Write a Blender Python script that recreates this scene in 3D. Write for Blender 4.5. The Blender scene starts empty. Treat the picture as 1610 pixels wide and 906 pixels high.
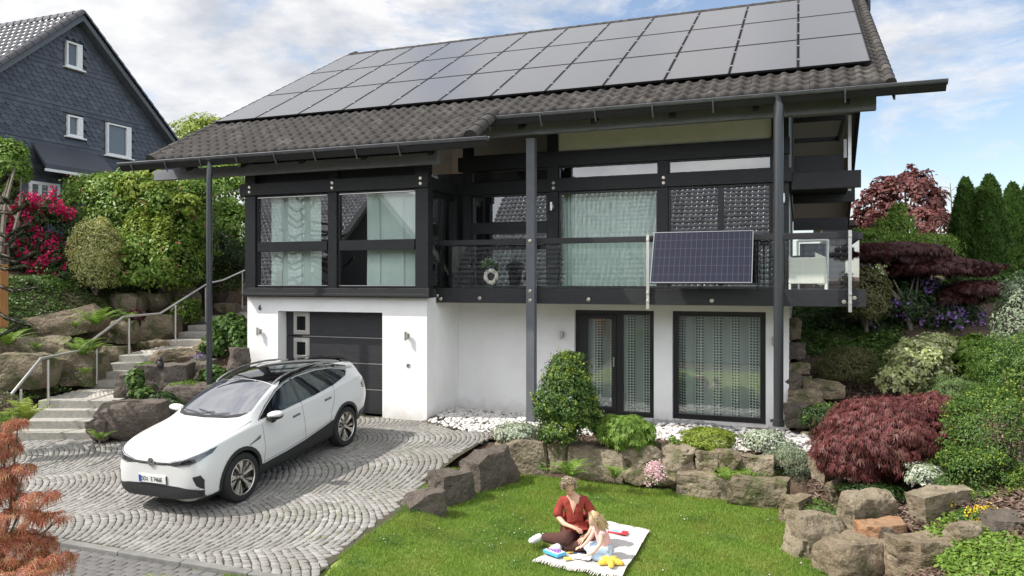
import bpy, bmesh, math, random
import numpy as np
from mathutils import Vector, Matrix, Euler, noise
from mathutils.bvhtree import BVHTree

# ---------------------------------------------------------------- camera, sky, sun, exposure
scene = bpy.context.scene
COL = scene.collection
CZ = 2.92                       # camera height above the paving in front of the garage
YAW = math.radians(20.7)
SN, CS = math.sin(YAW), math.cos(YAW)
FPX = 1195.0
cam_d = bpy.data.cameras.new('camera')
cam = bpy.data.objects.new('camera', cam_d); COL.objects.link(cam)
cam.location = (0, 0, CZ); cam.rotation_euler = (math.radians(90), 0, YAW)
cam_d.sensor_width = 36; cam_d.lens = 36 * FPX / 1610
cam_d.shift_y = -10 / 1610; cam_d.clip_start = 0.1; cam_d.clip_end = 3000
scene.camera = cam

SUN_EL = math.radians(48)
SUN_TR = Vector((0.87, 0.50, 0)).normalized()          # horizontal travel of the light
sd = Vector((SUN_TR.x * math.cos(SUN_EL), SUN_TR.y * math.cos(SUN_EL), -math.sin(SUN_EL)))
sl = bpy.data.lights.new('sun', 'SUN'); sl.energy = 4.2; sl.angle = math.radians(0.6); sl.color = (1.0, 0.955, 0.89)
so = bpy.data.objects.new('sun', sl); COL.objects.link(so)
so.rotation_euler = sd.to_track_quat('-Z', 'Y').to_euler()

w = bpy.data.worlds.new('World'); scene.world = w; w.use_nodes = True
nt = w.node_tree; nt.nodes.clear()
def N(tree, typ, **kw):
    n = tree.nodes.new(typ)
    for k, v in kw.items():
        if k in n.inputs: n.inputs[k].default_value = v
        else: setattr(n, k, v)
    return n
sky = N(nt, 'ShaderNodeTexSky'); sky.sky_type = 'NISHITA'; sky.sun_disc = False
sky.sun_elevation = SUN_EL; sky.sun_rotation = math.atan2(-SUN_TR.x, -SUN_TR.y)
sky.air_density = 1.0; sky.dust_density = 0.6; sky.ozone_density = 1.6
tc = N(nt, 'ShaderNodeTexCoord')
mp = N(nt, 'ShaderNodeMapping'); mp.inputs['Scale'].default_value = (1, 1, 2.4); mp.inputs['Location'].default_value = (0.35, 0.1, 0.0)
nz = N(nt, 'ShaderNodeTexNoise'); nz.inputs['Scale'].default_value = 3.1; nz.inputs['Detail'].default_value = 9; nz.inputs['Roughness'].default_value = .62; nz.inputs['Distortion'].default_value = .35
nz2 = N(nt, 'ShaderNodeTexNoise'); nz2.inputs['Scale'].default_value = 6.5; nz2.inputs['Detail'].default_value = 8; nz2.inputs['Roughness'].default_value = .6
cr = N(nt, 'ShaderNodeValToRGB'); cr.color_ramp.elements[0].position = .46; cr.color_ramp.elements[1].position = .58
cr2 = N(nt, 'ShaderNodeValToRGB'); cr2.color_ramp.elements[0].position = .36; cr2.color_ramp.elements[1].position = .6
cr2.color_ramp.elements[0].color = (3.5, 3.6, 3.85, 1); cr2.color_ramp.elements[1].color = (5.6, 5.5, 5.4, 1)
# fewer clouds towards +X (camera right), more veil towards the left
sx = N(nt, 'ShaderNodeSeparateXYZ')
mr = N(nt, 'ShaderNodeMapRange'); mr.inputs['From Min'].default_value = -0.75; mr.inputs['From Max'].default_value = 0.35
mr.inputs['To Min'].default_value = 0.13; mr.inputs['To Max'].default_value = -0.13
ad = N(nt, 'ShaderNodeMath', operation='ADD')
mx = N(nt, 'ShaderNodeMix'); mx.data_type = 'RGBA'
ml = N(nt, 'ShaderNodeMath', operation='MULTIPLY'); ml.inputs[1].default_value = 0.9
hs = N(nt, 'ShaderNodeHueSaturation'); hs.inputs['Saturation'].default_value = .88; hs.inputs['Value'].default_value = .98
bg = N(nt, 'ShaderNodeBackground'); bg.inputs['Strength'].default_value = 0.145
wo = N(nt, 'ShaderNodeOutputWorld')
L = nt.links.new
L(tc.outputs['Generated'], mp.inputs['Vector']); L(mp.outputs[0], nz.inputs['Vector']); L(mp.outputs[0], nz2.inputs['Vector'])
L(tc.outputs['Generated'], sx.inputs[0]); L(sx.outputs['X'], mr.inputs['Value'])
mr3 = N(nt, 'ShaderNodeMapRange'); mr3.inputs['From Min'].default_value = 0.3; mr3.inputs['From Max'].default_value = -0.3; mr3.inputs['To Min'].default_value = 0.0; mr3.inputs['To Max'].default_value = 0.16  # unseen cloud thickened behind the camera for neutral fill
ad2 = N(nt, 'ShaderNodeMath', operation='ADD'); L(sx.outputs['Y'], mr3.inputs['Value']); L(nz.outputs['Fac'], ad2.inputs[0]); L(mr3.outputs[0], ad2.inputs[1]); 
mr4 = N(nt, 'ShaderNodeMapRange'); mr4.inputs['From Min'].default_value = 0.42; mr4.inputs['From Max'].default_value = 0.72; mr4.inputs['To Min'].default_value = 0.0; mr4.inputs['To Max'].default_value = 0.22
ad3 = N(nt, 'ShaderNodeMath', operation='ADD'); L(sx.outputs['Z'], mr4.inputs['Value']); L(ad2.outputs[0], ad3.inputs[0]); L(mr4.outputs[0], ad3.inputs[1]); L(ad3.outputs[0], ad.inputs[0]); L(mr.outputs[0], ad.inputs[1]); L(ad.outputs[0], cr.inputs['Fac'])
L(nz2.outputs['Fac'], cr2.inputs['Fac']); L(cr.outputs['Color'], ml.inputs[0]); L(ml.outputs[0], mx.inputs[0])
L(sky.outputs[0], hs.inputs['Color']); L(hs.outputs[0], mx.inputs[6]); L(cr2.outputs['Color'], mx.inputs[7]); 
mr2 = N(nt, 'ShaderNodeMapRange'); mr2.interpolation_type = 'SMOOTHSTEP'      # unseen sky behind the camera, brightened to add fill light
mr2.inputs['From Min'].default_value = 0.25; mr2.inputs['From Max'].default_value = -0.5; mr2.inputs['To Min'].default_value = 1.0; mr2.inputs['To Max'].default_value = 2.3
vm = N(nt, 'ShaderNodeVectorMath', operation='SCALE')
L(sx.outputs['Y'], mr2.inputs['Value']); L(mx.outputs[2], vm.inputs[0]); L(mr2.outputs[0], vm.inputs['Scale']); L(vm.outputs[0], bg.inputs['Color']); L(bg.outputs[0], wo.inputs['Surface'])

scene.view_settings.view_transform = 'Standard'; scene.view_settings.look = 'None'
scene.view_settings.gamma = 1; scene.view_settings.use_curve_mapping = False
scene.view_settings.exposure = 0.38
cy = scene.cycles
cy.max_bounces = 8; cy.transparent_max_bounces = 12; cy.diffuse_bounces = 3; cy.glossy_bounces = 4; cy.transmission_bounces = 4
cy.caustics_reflective = False; cy.caustics_refractive = False; cy.sample_clamp_indirect = 6
try:
    cy.use_denoising = True; cy.denoiser = 'OPENIMAGEDENOISE'
except Exception: pass

# ---------------------------------------------------------------- helpers
random.seed(7)
def ray(px, py):
    u = (px - 805) / FPX
    return (-SN + u * CS, CS + u * SN, (443 - py) / FPX)
def P(px, py, Y=None, Z=None, X=None, t=None):
    """point of the place seen at photo pixel px,py, on the plane Y=, Z= or X=, or at depth t"""
    d = ray(px, py)
    if t is None:
        if Y is not None: t = Y / d[1]
        elif X is not None: t = X / d[0]
        else: t = (Z - CZ) / d[2]
    return Vector((d[0] * t, d[1] * t, CZ + d[2] * t))
def Pg(px, py, fn):
    z = 0.0
    for _ in range(30):
        q = P(px, py, Z=z); z = .5 * z + .5 * fn(q.x, q.y)
    return P(px, py, Z=z)
def depth(x, y): return -x * SN + y * CS

def mat(name, col, rough=.6, metal=0., col2=None, ns=4., nd=4, bump=0., bs=30., spec=.5, coat=0., ramp=None, stretch=None, bd=.02):
    m = bpy.data.materials.new(name); m.use_nodes = True
    t = m.node_tree; b = t.nodes['Principled BSDF']
    b.inputs['Base Color'].default_value = (*col, 1); b.inputs['Roughness'].default_value = rough
    b.inputs['Metallic'].default_value = metal; b.inputs['Specular IOR Level'].default_value = spec
    b.inputs['Coat Weight'].default_value = coat
    m.diffuse_color = (*col, 1)
    if ramp or col2 or bump:
        c = N(t, 'ShaderNodeTexCoord'); vec = c.outputs['Object']
        if stretch:
            mpn = N(t, 'ShaderNodeMapping'); mpn.inputs['Scale'].default_value = stretch
            t.links.new(vec, mpn.inputs['Vector']); vec = mpn.outputs[0]
    src = None
    if ramp:
        g = N(t, 'ShaderNodeNewGeometry'); r = N(t, 'ShaderNodeValToRGB')
        while len(r.color_ramp.elements) < len(ramp): r.color_ramp.elements.new(.5)
        for i, k in enumerate(ramp):
            r.color_ramp.elements[i].position = i / (len(ramp) - 1); r.color_ramp.elements[i].color = (*k, 1)
        t.links.new(g.outputs['Random Per Island'], r.inputs['Fac']); src = r.outputs['Color']
    if col2:
        n = N(t, 'ShaderNodeTexNoise'); n.inputs['Scale'].default_value = ns; n.inputs['Detail'].default_value = nd
        n.inputs['Roughness'].default_value = .6
        t.links.new(vec, n.inputs['Vector'])
        r2 = N(t, 'ShaderNodeValToRGB'); r2.color_ramp.elements[0].position = .35; r2.color_ramp.elements[1].position = .65
        t.links.new(n.outputs['Fac'], r2.inputs['Fac'])
        x = N(t, 'ShaderNodeMix'); x.data_type = 'RGBA'
        t.links.new(r2.outputs['Color'], x.inputs[0])
        if src: t.links.new(src, x.inputs[6])
        else: x.inputs[6].default_value = (*col, 1)
        x.inputs[7].default_value = (*col2, 1); src = x.outputs[2]
    if src: t.links.new(src, b.inputs['Base Color'])
    if bump:
        n2 = N(t, 'ShaderNodeTexNoise'); n2.inputs['Scale'].default_value = bs; n2.inputs['Detail'].default_value = 6
        t.links.new(vec, n2.inputs['Vector'])
        bp = N(t, 'ShaderNodeBump'); bp.inputs['Strength'].default_value = bump; bp.inputs['Distance'].default_value = bd
        t.links.new(n2.outputs['Fac'], bp.inputs['Height']); t.links.new(bp.outputs[0], b.inputs['Normal'])
    return m

def leafmat(name, ramp, trans=.3, rough=.5, spec=.35):
    m = mat(name, ramp[0], rough, ramp=ramp, spec=spec)
    t = m.node_tree; b = t.nodes['Principled BSDF']; out = t.nodes['Material Output']
    r = b.inputs['Base Color'].links[0].from_socket
    tr = N(t, 'ShaderNodeBsdfTranslucent'); t.links.new(r, tr.inputs['Color'])
    mxs = N(t, 'ShaderNodeMixShader'); mxs.inputs[0].default_value = trans
    t.links.new(b.outputs[0], mxs.inputs[1]); t.links.new(tr.outputs[0], mxs.inputs[2]); t.links.new(mxs.outputs[0], out.inputs['Surface'])
    return m

def glassmat(name, ior=1.9, tint=(.82, .88, .85), rough=0.0, wob=0.0):
    m = bpy.data.materials.new(name); m.use_nodes = True; t = m.node_tree; t.nodes.clear()
    o = N(t, 'ShaderNodeOutputMaterial'); f = N(t, 'ShaderNodeFresnel'); f.inputs['IOR'].default_value = ior
    a = N(t, 'ShaderNodeBsdfTransparent'); a.inputs['Color'].default_value = (*tint, 1)
    g = N(t, 'ShaderNodeBsdfGlossy'); g.inputs['Roughness'].default_value = rough; g.inputs['Color'].default_value = (1, 1, 1, 1)
    s = N(t, 'ShaderNodeMixShader')
    if wob:
        c = N(t, 'ShaderNodeTexCoord'); n = N(t, 'ShaderNodeTexNoise'); n.inputs['Scale'].default_value = .9; n.inputs['Detail'].default_value = 1
        bp = N(t, 'ShaderNodeBump'); bp.inputs['Strength'].default_value = wob; bp.inputs['Distance'].default_value = .02
        t.links.new(c.outputs['Object'], n.inputs['Vector']); t.links.new(n.outputs['Fac'], bp.inputs['Height'])
        t.links.new(bp.outputs[0], g.inputs['Normal'])
    gm = N(t, 'ShaderNodeNewGeometry'); iv = N(t, 'ShaderNodeMath', operation='SUBTRACT'); iv.inputs[0].default_value = 1
    mu = N(t, 'ShaderNodeMath', operation='MULTIPLY'); t.links.new(gm.outputs['Backfacing'], iv.inputs[1])
    t.links.new(iv.outputs[0], mu.inputs[0]); t.links.new(f.outputs[0], mu.inputs[1])      # one reflecting face per pane
    t.links.new(mu.outputs[0], s.inputs[0]); t.links.new(a.outputs[0], s.inputs[1]); t.links.new(g.outputs[0], s.inputs[2])
    t.links.new(s.outputs[0], o.inputs['Surface'])
    return m

def tag(o, label=None, cat=None, group=None, kind=None):
    if label: o['label'] = label
    if cat: o['category'] = cat
    if group: o['group'] = group
    if kind: o['kind'] = kind
    return o
def thing(name, loc, label, cat, group=None, rot=(0, 0, 0)):
    o = bpy.data.objects.new(name, None); COL.objects.link(o); o.location = loc; o.rotation_euler = rot
    o.empty_display_size = .1
    return tag(o, label, cat, group)
def dup(root, loc=None, label=None, rot=None):
    c = root.copy(); COL.objects.link(c)
    if loc is not None: c.location = loc
    if rot is not None: c.rotation_euler = rot
    if label: c['label'] = label
    for ch in root.children:
        k = ch.copy(); COL.objects.link(k); k.parent = c
        for g in ch.children:
            d = g.copy(); COL.objects.link(d); d.parent = k
    return c
def world_origin(o):
    v = Vector((0, 0, 0))
    while o is not None: v += o.location; o = o.parent
    return v

class MB:
    def __init__(s): s.v = []; s.f = []; s.m = []
    def add(s, vs, fs, m=0):
        k = len(s.v); s.v += [tuple(a) for a in vs]; s.f += [[k + i for i in f] for f in fs]; s.m += [m] * len(fs); return s
    def box(s, x0, x1, y0, y1, z0, z1, m=0):
        if x0 > x1: x0, x1 = x1, x0
        if y0 > y1: y0, y1 = y1, y0
        if z0 > z1: z0, z1 = z1, z0
        return s.add([(x0, y0, z0), (x1, y0, z0), (x1, y1, z0), (x0, y1, z0), (x0, y0, z1), (x1, y0, z1), (x1, y1, z1), (x0, y1, z1)],
                     [(3, 2, 1, 0), (4, 5, 6, 7), (0, 1, 5, 4), (1, 2, 6, 5), (2, 3, 7, 6), (3, 0, 4, 7)], m)
    def obox(s, M, sx, sy, sz, m=0):
        vs = [M @ Vector((a * sx / 2, b * sy / 2, c * sz / 2)) for c in (-1, 1) for a, b in ((-1, -1), (1, -1), (1, 1), (-1, 1))]
        return s.add(vs, [(3, 2, 1, 0), (4, 5, 6, 7), (0, 1, 5, 4), (1, 2, 6, 5), (2, 3, 7, 6), (3, 0, 4, 7)], m)
    def tube(s, pts, r, n=10, m=0, cap=True):
        pts = [Vector(p) for p in pts]; rs = r if isinstance(r, (list, tuple)) else [r] * len(pts)
        rings = []; ref = Vector((0, 0, 1))
        for i, p in enumerate(pts):
            d = (pts[min(i + 1, len(pts) - 1)] - pts[max(i - 1, 0)]).normalized()
            a = d.cross(ref)
            if a.length < .05: a = d.cross(Vector((1, 0, 0)))
            a.normalize(); b = d.cross(a).normalized()
            rings.append([p + (a * math.cos(2 * math.pi * k / n) + b * math.sin(2 * math.pi * k / n)) * rs[i] for k in range(n)])
        vs = [q for rg in rings for q in rg]
        fs = [(i * n + k, i * n + (k + 1) % n, (i + 1) * n + (k + 1) % n, (i + 1) * n + k) for i in range(len(pts) - 1) for k in range(n)]
        if cap: fs += [tuple(range(n))[::-1], tuple((len(pts) - 1) * n + k for k in range(n))]
        return s.add(vs, fs, m)
    def prism(s, poly, a, b, axis='y', m=0):
        n = len(poly)
        def mk(p, h):
            if axis == 'y': return (p[0], h, p[1])
            if axis == 'x': return (h, p[0], p[1])
            return (p[0], p[1], h)
        vs = [mk(p, a) for p in poly] + [mk(p, b) for p in poly]
        fs = [tuple(range(n)), tuple(range(2 * n - 1, n - 1, -1))] + [(i, n + i, n + (i + 1) % n, (i + 1) % n) for i in range(n)]
        return s.add(vs, fs, m)
    def lathe(s, prof, n=24, M=None, m=0):
        M = M or Matrix.Identity(4)
        vs = [M @ Vector((r * math.cos(2 * math.pi * k / n), r * math.sin(2 * math.pi * k / n), z)) for r, z in prof for k in range(n)]
        fs = [(i * n + k, i * n + (k + 1) % n, (i + 1) * n + (k + 1) % n, (i + 1) * n + k) for i in range(len(prof) - 1) for k in range(n)]
        return s.add(vs, fs, m)
    def build(s, name, mats, parent=None, smooth=None, bevel=0, origin=None, fix=True):
        o0 = Vector(origin) if origin is not None else (world_origin(parent) if parent is not None else Vector((0, 0, 0)))
        me = bpy.data.meshes.new(name)
        me.from_pydata([(a[0] - o0.x, a[1] - o0.y, a[2] - o0.z) for a in s.v], [], s.f)
        for q in (mats if isinstance(mats, (list, tuple)) else [mats]): me.materials.append(q)
        me.polygons.foreach_set('material_index', s.m)
        if fix:
            bm = bmesh.new(); bm.from_mesh(me); bmesh.ops.recalc_face_normals(bm, faces=bm.faces); bm.to_mesh(me); bm.free()
        if smooth is not None:
            me.polygons.foreach_set('use_smooth', [True] * len(me.polygons))
            if smooth < 180: me.set_sharp_from_angle(angle=math.radians(smooth))
        me.update()
        o = bpy.data.objects.new(name, me); COL.objects.link(o)
        if parent is not None: o.parent = parent
        elif origin is not None: o.location = o0
        if bevel:
            bv = o.modifiers.new('bevel', 'BEVEL'); bv.width = bevel; bv.segments = 2; bv.limit_method = 'ANGLE'; bv.angle_limit = math.radians(40)
        return o

def npmesh(name, V, F, mats, parent=None, origin=None, smooth=False, mi=None):
    """V (n,3), F (m,k) arrays of world points -> mesh object"""
    o0 = Vector(origin) if origin is not None else (world_origin(parent) if parent is not None else Vector((0, 0, 0)))
    V = np.asarray(V, dtype=np.float32) - np.array(o0, dtype=np.float32)
    F = np.asarray(F, dtype=np.int32); k = F.shape[1]
    me = bpy.data.meshes.new(name)
    me.vertices.add(len(V)); me.vertices.foreach_set('co', V.ravel())
    me.loops.add(F.size); me.loops.foreach_set('vertex_index', F.ravel())
    me.polygons.add(len(F)); me.polygons.foreach_set('loop_start', np.arange(0, F.size, k, dtype=np.int32))
    for q in (mats if isinstance(mats, (list, tuple)) else [mats]): me.materials.append(q)
    if mi is not None: me.polygons.foreach_set('material_index', np.asarray(mi, dtype=np.int32))
    if smooth: me.polygons.foreach_set('use_smooth', np.ones(len(F), dtype=bool))
    me.update(calc_edges=True)
    o = bpy.data.objects.new(name, me); COL.objects.link(o)
    if parent is not None: o.parent = parent
    elif origin is not None: o.location = o0
    return o

# ---------------------------------------------------------------- materials
M = {}
M['black_wood'] = mat('black stained timber', (.013, .0135, .015), .5, col2=(.023, .024, .026), ns=6, bump=.25, bs=40, stretch=(1, 1, 8), spec=.4)
M['grey_wood'] = mat('grey painted timber', (.10, .107, .118), .5, col2=(.12, .127, .138), ns=5, bump=.1, bs=40)
M['render_white'] = mat('white wall render', (.86, .855, .84), .8, col2=(.80, .79, .77), ns=1.3, bump=.12, bs=160, bd=.004)
def dirty(m):
    t = m.node_tree; b = t.nodes['Principled BSDF']; src = b.inputs['Base Color'].links[0].from_socket
    c = N(t, 'ShaderNodeNewGeometry'); s = N(t, 'ShaderNodeSeparateXYZ'); n = N(t, 'ShaderNodeTexNoise'); n.inputs['Scale'].default_value = 5; n.inputs['Detail'].default_value = 8
    q = N(t, 'ShaderNodeMapRange'); q.inputs['From Min'].default_value = .02; q.inputs['From Max'].default_value = .42; q.inputs['To Min'].default_value = 1.15; q.inputs['To Max'].default_value = .0
    k = N(t, 'ShaderNodeMath', operation='MULTIPLY'); r = N(t, 'ShaderNodeValToRGB'); r.color_ramp.elements[0].position = .22; r.color_ramp.elements[1].position = .75; r.color_ramp.elements[1].color = (.5, .5, .5, 1)
    x = N(t, 'ShaderNodeMix'); x.data_type = 'RGBA'; x.inputs[7].default_value = (.42, .37, .30, 1)
    t.links.new(c.outputs['Position'], s.inputs[0]); t.links.new(c.outputs['Position'], n.inputs['Vector']); t.links.new(s.outputs['Z'], q.inputs['Value'])
    t.links.new(q.outputs[0], k.inputs[0]); t.links.new(n.outputs['Fac'], k.inputs[1]); t.links.new(k.outputs[0], r.inputs['Fac']); t.links.new(r.outputs['Color'], x.inputs[0]); t.links.new(src, x.inputs[6]); t.links.new(x.outputs[2], b.inputs['Base Color'])
dirty(M['render_white'])      # rain splash at the foot of the walls
M['render_cream'] = mat('cream wall render', (.88, .85, .78), .85, col2=(.82, .79, .72), ns=3, bump=.4, bs=90, bd=.01)
M['gutter'] = mat('zinc gutter', (.12, .125, .135), .38, .6, col2=(.16, .165, .17), ns=7)
M['pipe'] = mat('anthracite painted pipe', (.035, .038, .042), .4, .2, coat=.2)
M['steel'] = mat('brushed stainless steel', (.62, .60, .57), .3, 1., col2=(.52, .5, .48), ns=12)
M['steel_pale'] = mat('pale galvanised steel', (.68, .66, .63), .38, .85)
M['tile'] = mat('brown grey concrete roof tile', (.1, .1, .1), .75, ramp=[(.024, .021, .019), (.052, .045, .039), (.036, .031, .028), (.10, .088, .076)], col2=(.024, .020, .017), ns=3.5, bump=.3, bs=60)
M['tile_glazed'] = mat('glossy engobed roof tile', (.6, .6, .6), .33, 1., ramp=[(.5, .5, .5), (.8, .8, .8), (.65, .65, .65)], bump=.3, bs=6)
M['tile_shiny'] = mat('glazed dark roof tile', (.02, .021, .026), .25, .2, ramp=[(.03, .031, .036), (.06, .06, .068), (.04, .04, .046)], spec=.9, bump=.1, bs=5)
M['soffit'] = mat('grey boarded soffit', (.42, .41, .37), .7, col2=(.34, .33, .30), ns=6, stretch=(8, 1, 1))
M['glass'] = glassmat('window glass', 2.5, (.95, .985, .97), wob=.05)
M['rail_glass'] = glassmat('balustrade glass', 1.55, (.94, .97, .95))
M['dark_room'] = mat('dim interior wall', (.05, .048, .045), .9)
M['curtain'] = mat('pale sheer curtain', (.80, .86, .82), .9, col2=(.72, .79, .75), ns=3)
M['solar'] = mat('solar cell glass', (.04, .04, .045), .3, col2=(.05, .05, .056), ns=18, spec=1.0, coat=.65); M['solar'].node_tree.nodes['Principled BSDF'].inputs['Coat IOR'].default_value = 1.9; M['solar'].node_tree.nodes['Principled BSDF'].inputs['Coat Roughness'].default_value = .15
M['solar_frame'] = mat('black anodised frame', (.012, .012, .014), .4, .3)
M['alu'] = mat('aluminium frame', (.6, .61, .62), .35, .9)
M['bolt'] = mat('bolt head steel', (.62, .58, .48), .3, .9)
M['white_plastic'] = mat('white plastic', (.78, .78, .76), .45)
M['black_plastic'] = mat('black plastic', (.018, .018, .019), .55, bump=.1, bs=90)
M['door_black'] = mat('black wood grain garage door', (.016, .017, .019), .45, col2=(.032, .033, .036), ns=3, nd=8, stretch=(1.2, 1, 14), bump=.3, bs=12, bd=.01)
# ================================================================= MAIN HOUSE
YG, YW, YB = 14.33, 15.94, 14.75          # garage front, recessed wall, balcony front
XL, XR, XC = -11.98, -.19, -7.33          # house left, right, garage corner
YU = 14.2                                  # upper left block front
house = thing('house', (XC, YG, 0), 'black timber framed house with white ground floor and solar covered tiled roof', 'house')
def hb(name, x0, x1, y0, y1, z0, z1, m, bevel=.006, parent=house):
    return MB().box(x0, x1, y0, y1, z0, z1).build(name, m, parent, bevel=bevel)

# ---- ground floor walls (white render)
zt = CZ - .34
a = P(447, 497, Y=YG); gx0 = a.x; gx1 = P(614, 497, Y=YG + .35).x
gx0 = P(437, 497, Y=YG).x
gz = P(614, 492, Y=YG).z
m = MB()
m.box(XL, gx0, YG, YG + .35, -.4, zt)              # left pier
m.box(gx1, XC, YG, YG + .35, -.4, zt)              # right pier
m.box(gx0, gx1, YG, YG + .35, gz, zt)              # lintel
m.box(XL, XL + .35, YG + .352, 26, -.4, zt)        # left flank
m.box(XC - .35, XC, YG + .352, YW + .2, -.4, zt)     # return wall
m.build('garage_wall', M['render_white'], house)
def wall_with_holes(m, x0, x1, z0, z1, y0, y1, holes):
    xs = x0
    for hx0, hx1, hz0, hz1 in holes:
        m.box(xs, hx0, y0, y1, z0, z1)
        m.box(hx0, hx1, y0, y1, z0, hz0); m.box(hx0, hx1, y0, y1, hz1, z1)
        xs = hx1
    m.box(xs, x1, y0, y1, z0, z1)
W1 = (P(903, 600, Y=YW).x, P(1028, 600, Y=YW).x, P(1028, 659, Y=YW).z, P(960, 488, Y=YW).z)
W2 = (P(1057, 600, Y=YW).x, P(1204, 600, Y=YW).x, P(1204, 668.5, Y=YW).z, P(1130, 490, Y=YW).z)
m = MB(); wall_with_holes(m, XC, XR, -.4, zt, YW, YW + .35, [W1, W2])
m.box(XR - .35, XR, YW + .352, 26, -.4, zt)
m.build('rear_wall', M['render_white'], house)
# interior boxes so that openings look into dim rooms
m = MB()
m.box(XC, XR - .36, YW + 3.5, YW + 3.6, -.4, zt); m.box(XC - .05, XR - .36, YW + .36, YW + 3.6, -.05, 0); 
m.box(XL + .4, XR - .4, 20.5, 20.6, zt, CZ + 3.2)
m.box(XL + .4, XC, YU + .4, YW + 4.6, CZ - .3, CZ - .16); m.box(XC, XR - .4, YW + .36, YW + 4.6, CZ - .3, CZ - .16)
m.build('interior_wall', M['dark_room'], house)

# ---- garage door
gd = MB(); dy = YG + .3
dz = [(0.0, .52), (.54, 1.09), (1.11, 1.66), (1.68, gz)]
dx0 = P(447, 497, Y=dy).x
for z0, z1 in dz: gd.box(dx0, gx1, dy, dy + .06, z0, z1)
gdo = gd.build('garage_door', M['door_black'], house, bevel=.004)
ln = MB()
for z in (.53, 1.10, 1.67): ln.box(dx0 + .5, gx1, dy - .004, dy + .05, z - .006, z + .006)
ln.build('trim_line', M['steel_pale'], gdo)
ux0, ux1 = P(462, 500, Y=dy).x, P(487, 500, Y=dy).x
for z0, z1 in dz[::-1]:
    f = MB(); zc0, zc1 = z0 + .03, z1 - .03
    for k, (ins, d) in enumerate(((0, .012), (.045, .03))):
        X0, X1, Z0, Z1 = ux0 + ins, ux1 - ins, zc0 + ins, zc1 - ins; wd = .05
        yy = dy - d
        f.box(X0, X1, yy, dy - .001, Z0, Z0 + wd); f.box(X0, X1, yy, dy - .001, Z1 - wd, Z1)
        f.box(X0, X0 + wd, yy, dy - .001, Z0 + wd, Z1 - wd); f.box(X1 - wd, X1, yy, dy - .001, Z0 + wd, Z1 - wd)
    wf = f.build('window', M['steel_pale'], gdo, bevel=.003)
    MB().box(ux0 + .09, ux1 - .09, dy - .012, dy - .003, zc0 + .09, zc1 - .09).build('pane', mat('black glass', (.01, .012, .012), .08, spec=.8), wf)
# jamb frame
MB().box(gx0 + .002, dx0, YG + .2, dy + .06, -.3, gz - .002).build('door_jamb', M['render_white'], house)

# ---- ground floor windows
def curtain(name, x0, x1, z0, z1, y, amp, per, m, parent, n=None, seed=0):
    r = random.Random(seed); n = n or int((x1 - x0) / .012); V = []; ph = 0; zs = 6
    prof = []
    for i in range(n + 1):
        ph += (x1 - x0) / n / per * 2 * math.pi * (1 + .5 * math.sin(i * .013 + seed)); prof.append(amp * math.sin(ph) + .3 * amp * math.sin(ph * .37 + 1))
    for j in range(zs + 1):
        k = j / zs
        for i in range(n + 1): V.append((x0 + (x1 - x0) * i / n + .01 * math.sin(k * 3 + i * .1), y + prof[i] * (1.1 - .35 * k), z0 + (z1 - z0) * k))
    F = [(j * (n + 1) + i, j * (n + 1) + i + 1, (j + 1) * (n + 1) + i + 1, (j + 1) * (n + 1) + i) for j in range(zs) for i in range(n)]
    return npmesh(name, V, F, m, parent, smooth=True)
def lacemat():
    m = bpy.data.materials.new('sheer curtain with openwork bands'); m.use_nodes = True; t = m.node_tree
    b = t.nodes['Principled BSDF']; b.inputs['Base Color'].default_value = (.72, .76, .71, 1); b.inputs['Roughness'].default_value = .9
    o = t.nodes['Material Output']
    c = N(t, 'ShaderNodeTexCoord'); s = N(t, 'ShaderNodeSeparateXYZ'); t.links.new(c.outputs['Object'], s.inputs[0])
    def frac(sock, sc):
        a = N(t, 'ShaderNodeMath', operation='MULTIPLY'); a.inputs[1].default_value = sc; t.links.new(sock, a.inputs[0])
        f = N(t, 'ShaderNodeMath', operation='FRACT'); t.links.new(a.outputs[0], f.inputs[0]); return f.outputs[0]
    def gt(sock, th):
        a = N(t, 'ShaderNodeMath', operation='GREATER_THAN'); a.inputs[1].default_value = th; t.links.new(sock, a.inputs[0]); return a.outputs[0]
    def mul(a, b_):
        k = N(t, 'ShaderNodeMath', operation='MULTIPLY'); t.links.new(a, k.inputs[0]); t.links.new(b_, k.inputs[1]); return k.outputs[0]
    band = gt(frac(s.outputs['X'], 2.75), .50)
    hole = mul(gt(frac(s.outputs['X'], 16.5), .35), gt(frac(s.outputs['Z'], 17), .35))
    al = mul(band, hole)
    tr = N(t, 'ShaderNodeBsdfTransparent'); mx_ = N(t, 'ShaderNodeMixShader')
    q = N(t, 'ShaderNodeMapRange'); q.inputs['To Min'].default_value = .38; q.inputs['To Max'].default_value = .96; t.links.new(al, q.inputs['Value'])
    # bands outside the openwork are sheer, the openwork's threads are dense
    thr = N(t, 'ShaderNodeMapRange'); thr.inputs['To Min'].default_value = 1; thr.inputs['To Max'].default_value = .25; t.links.new(band, thr.inputs['Value'])
    inv = mul(q.outputs[0], thr.outputs[0]); mxx = N(t, 'ShaderNodeMath', operation='MAXIMUM'); t.links.new(inv, mxx.inputs[0])
    k = mul(al, al); k2 = N(t, 'ShaderNodeMath', operation='MULTIPLY'); k2.inputs[1].default_value = .9; t.links.new(k, k2.inputs[0]); t.links.new(k2.outputs[0], mxx.inputs[1])
    t.links.new(mxx.outputs[0], mx_.inputs[0]); t.links.new(b.outputs[0], mx_.inputs[1]); t.links.new(tr.outputs[0], mx_.inputs[2])
    t.links.new(mx_.outputs[0], o.inputs['Surface'])
    return m
M['lace'] = lacemat()
M['win_black'] = mat('black window frame', (.012, .012, .013), .35)
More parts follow.
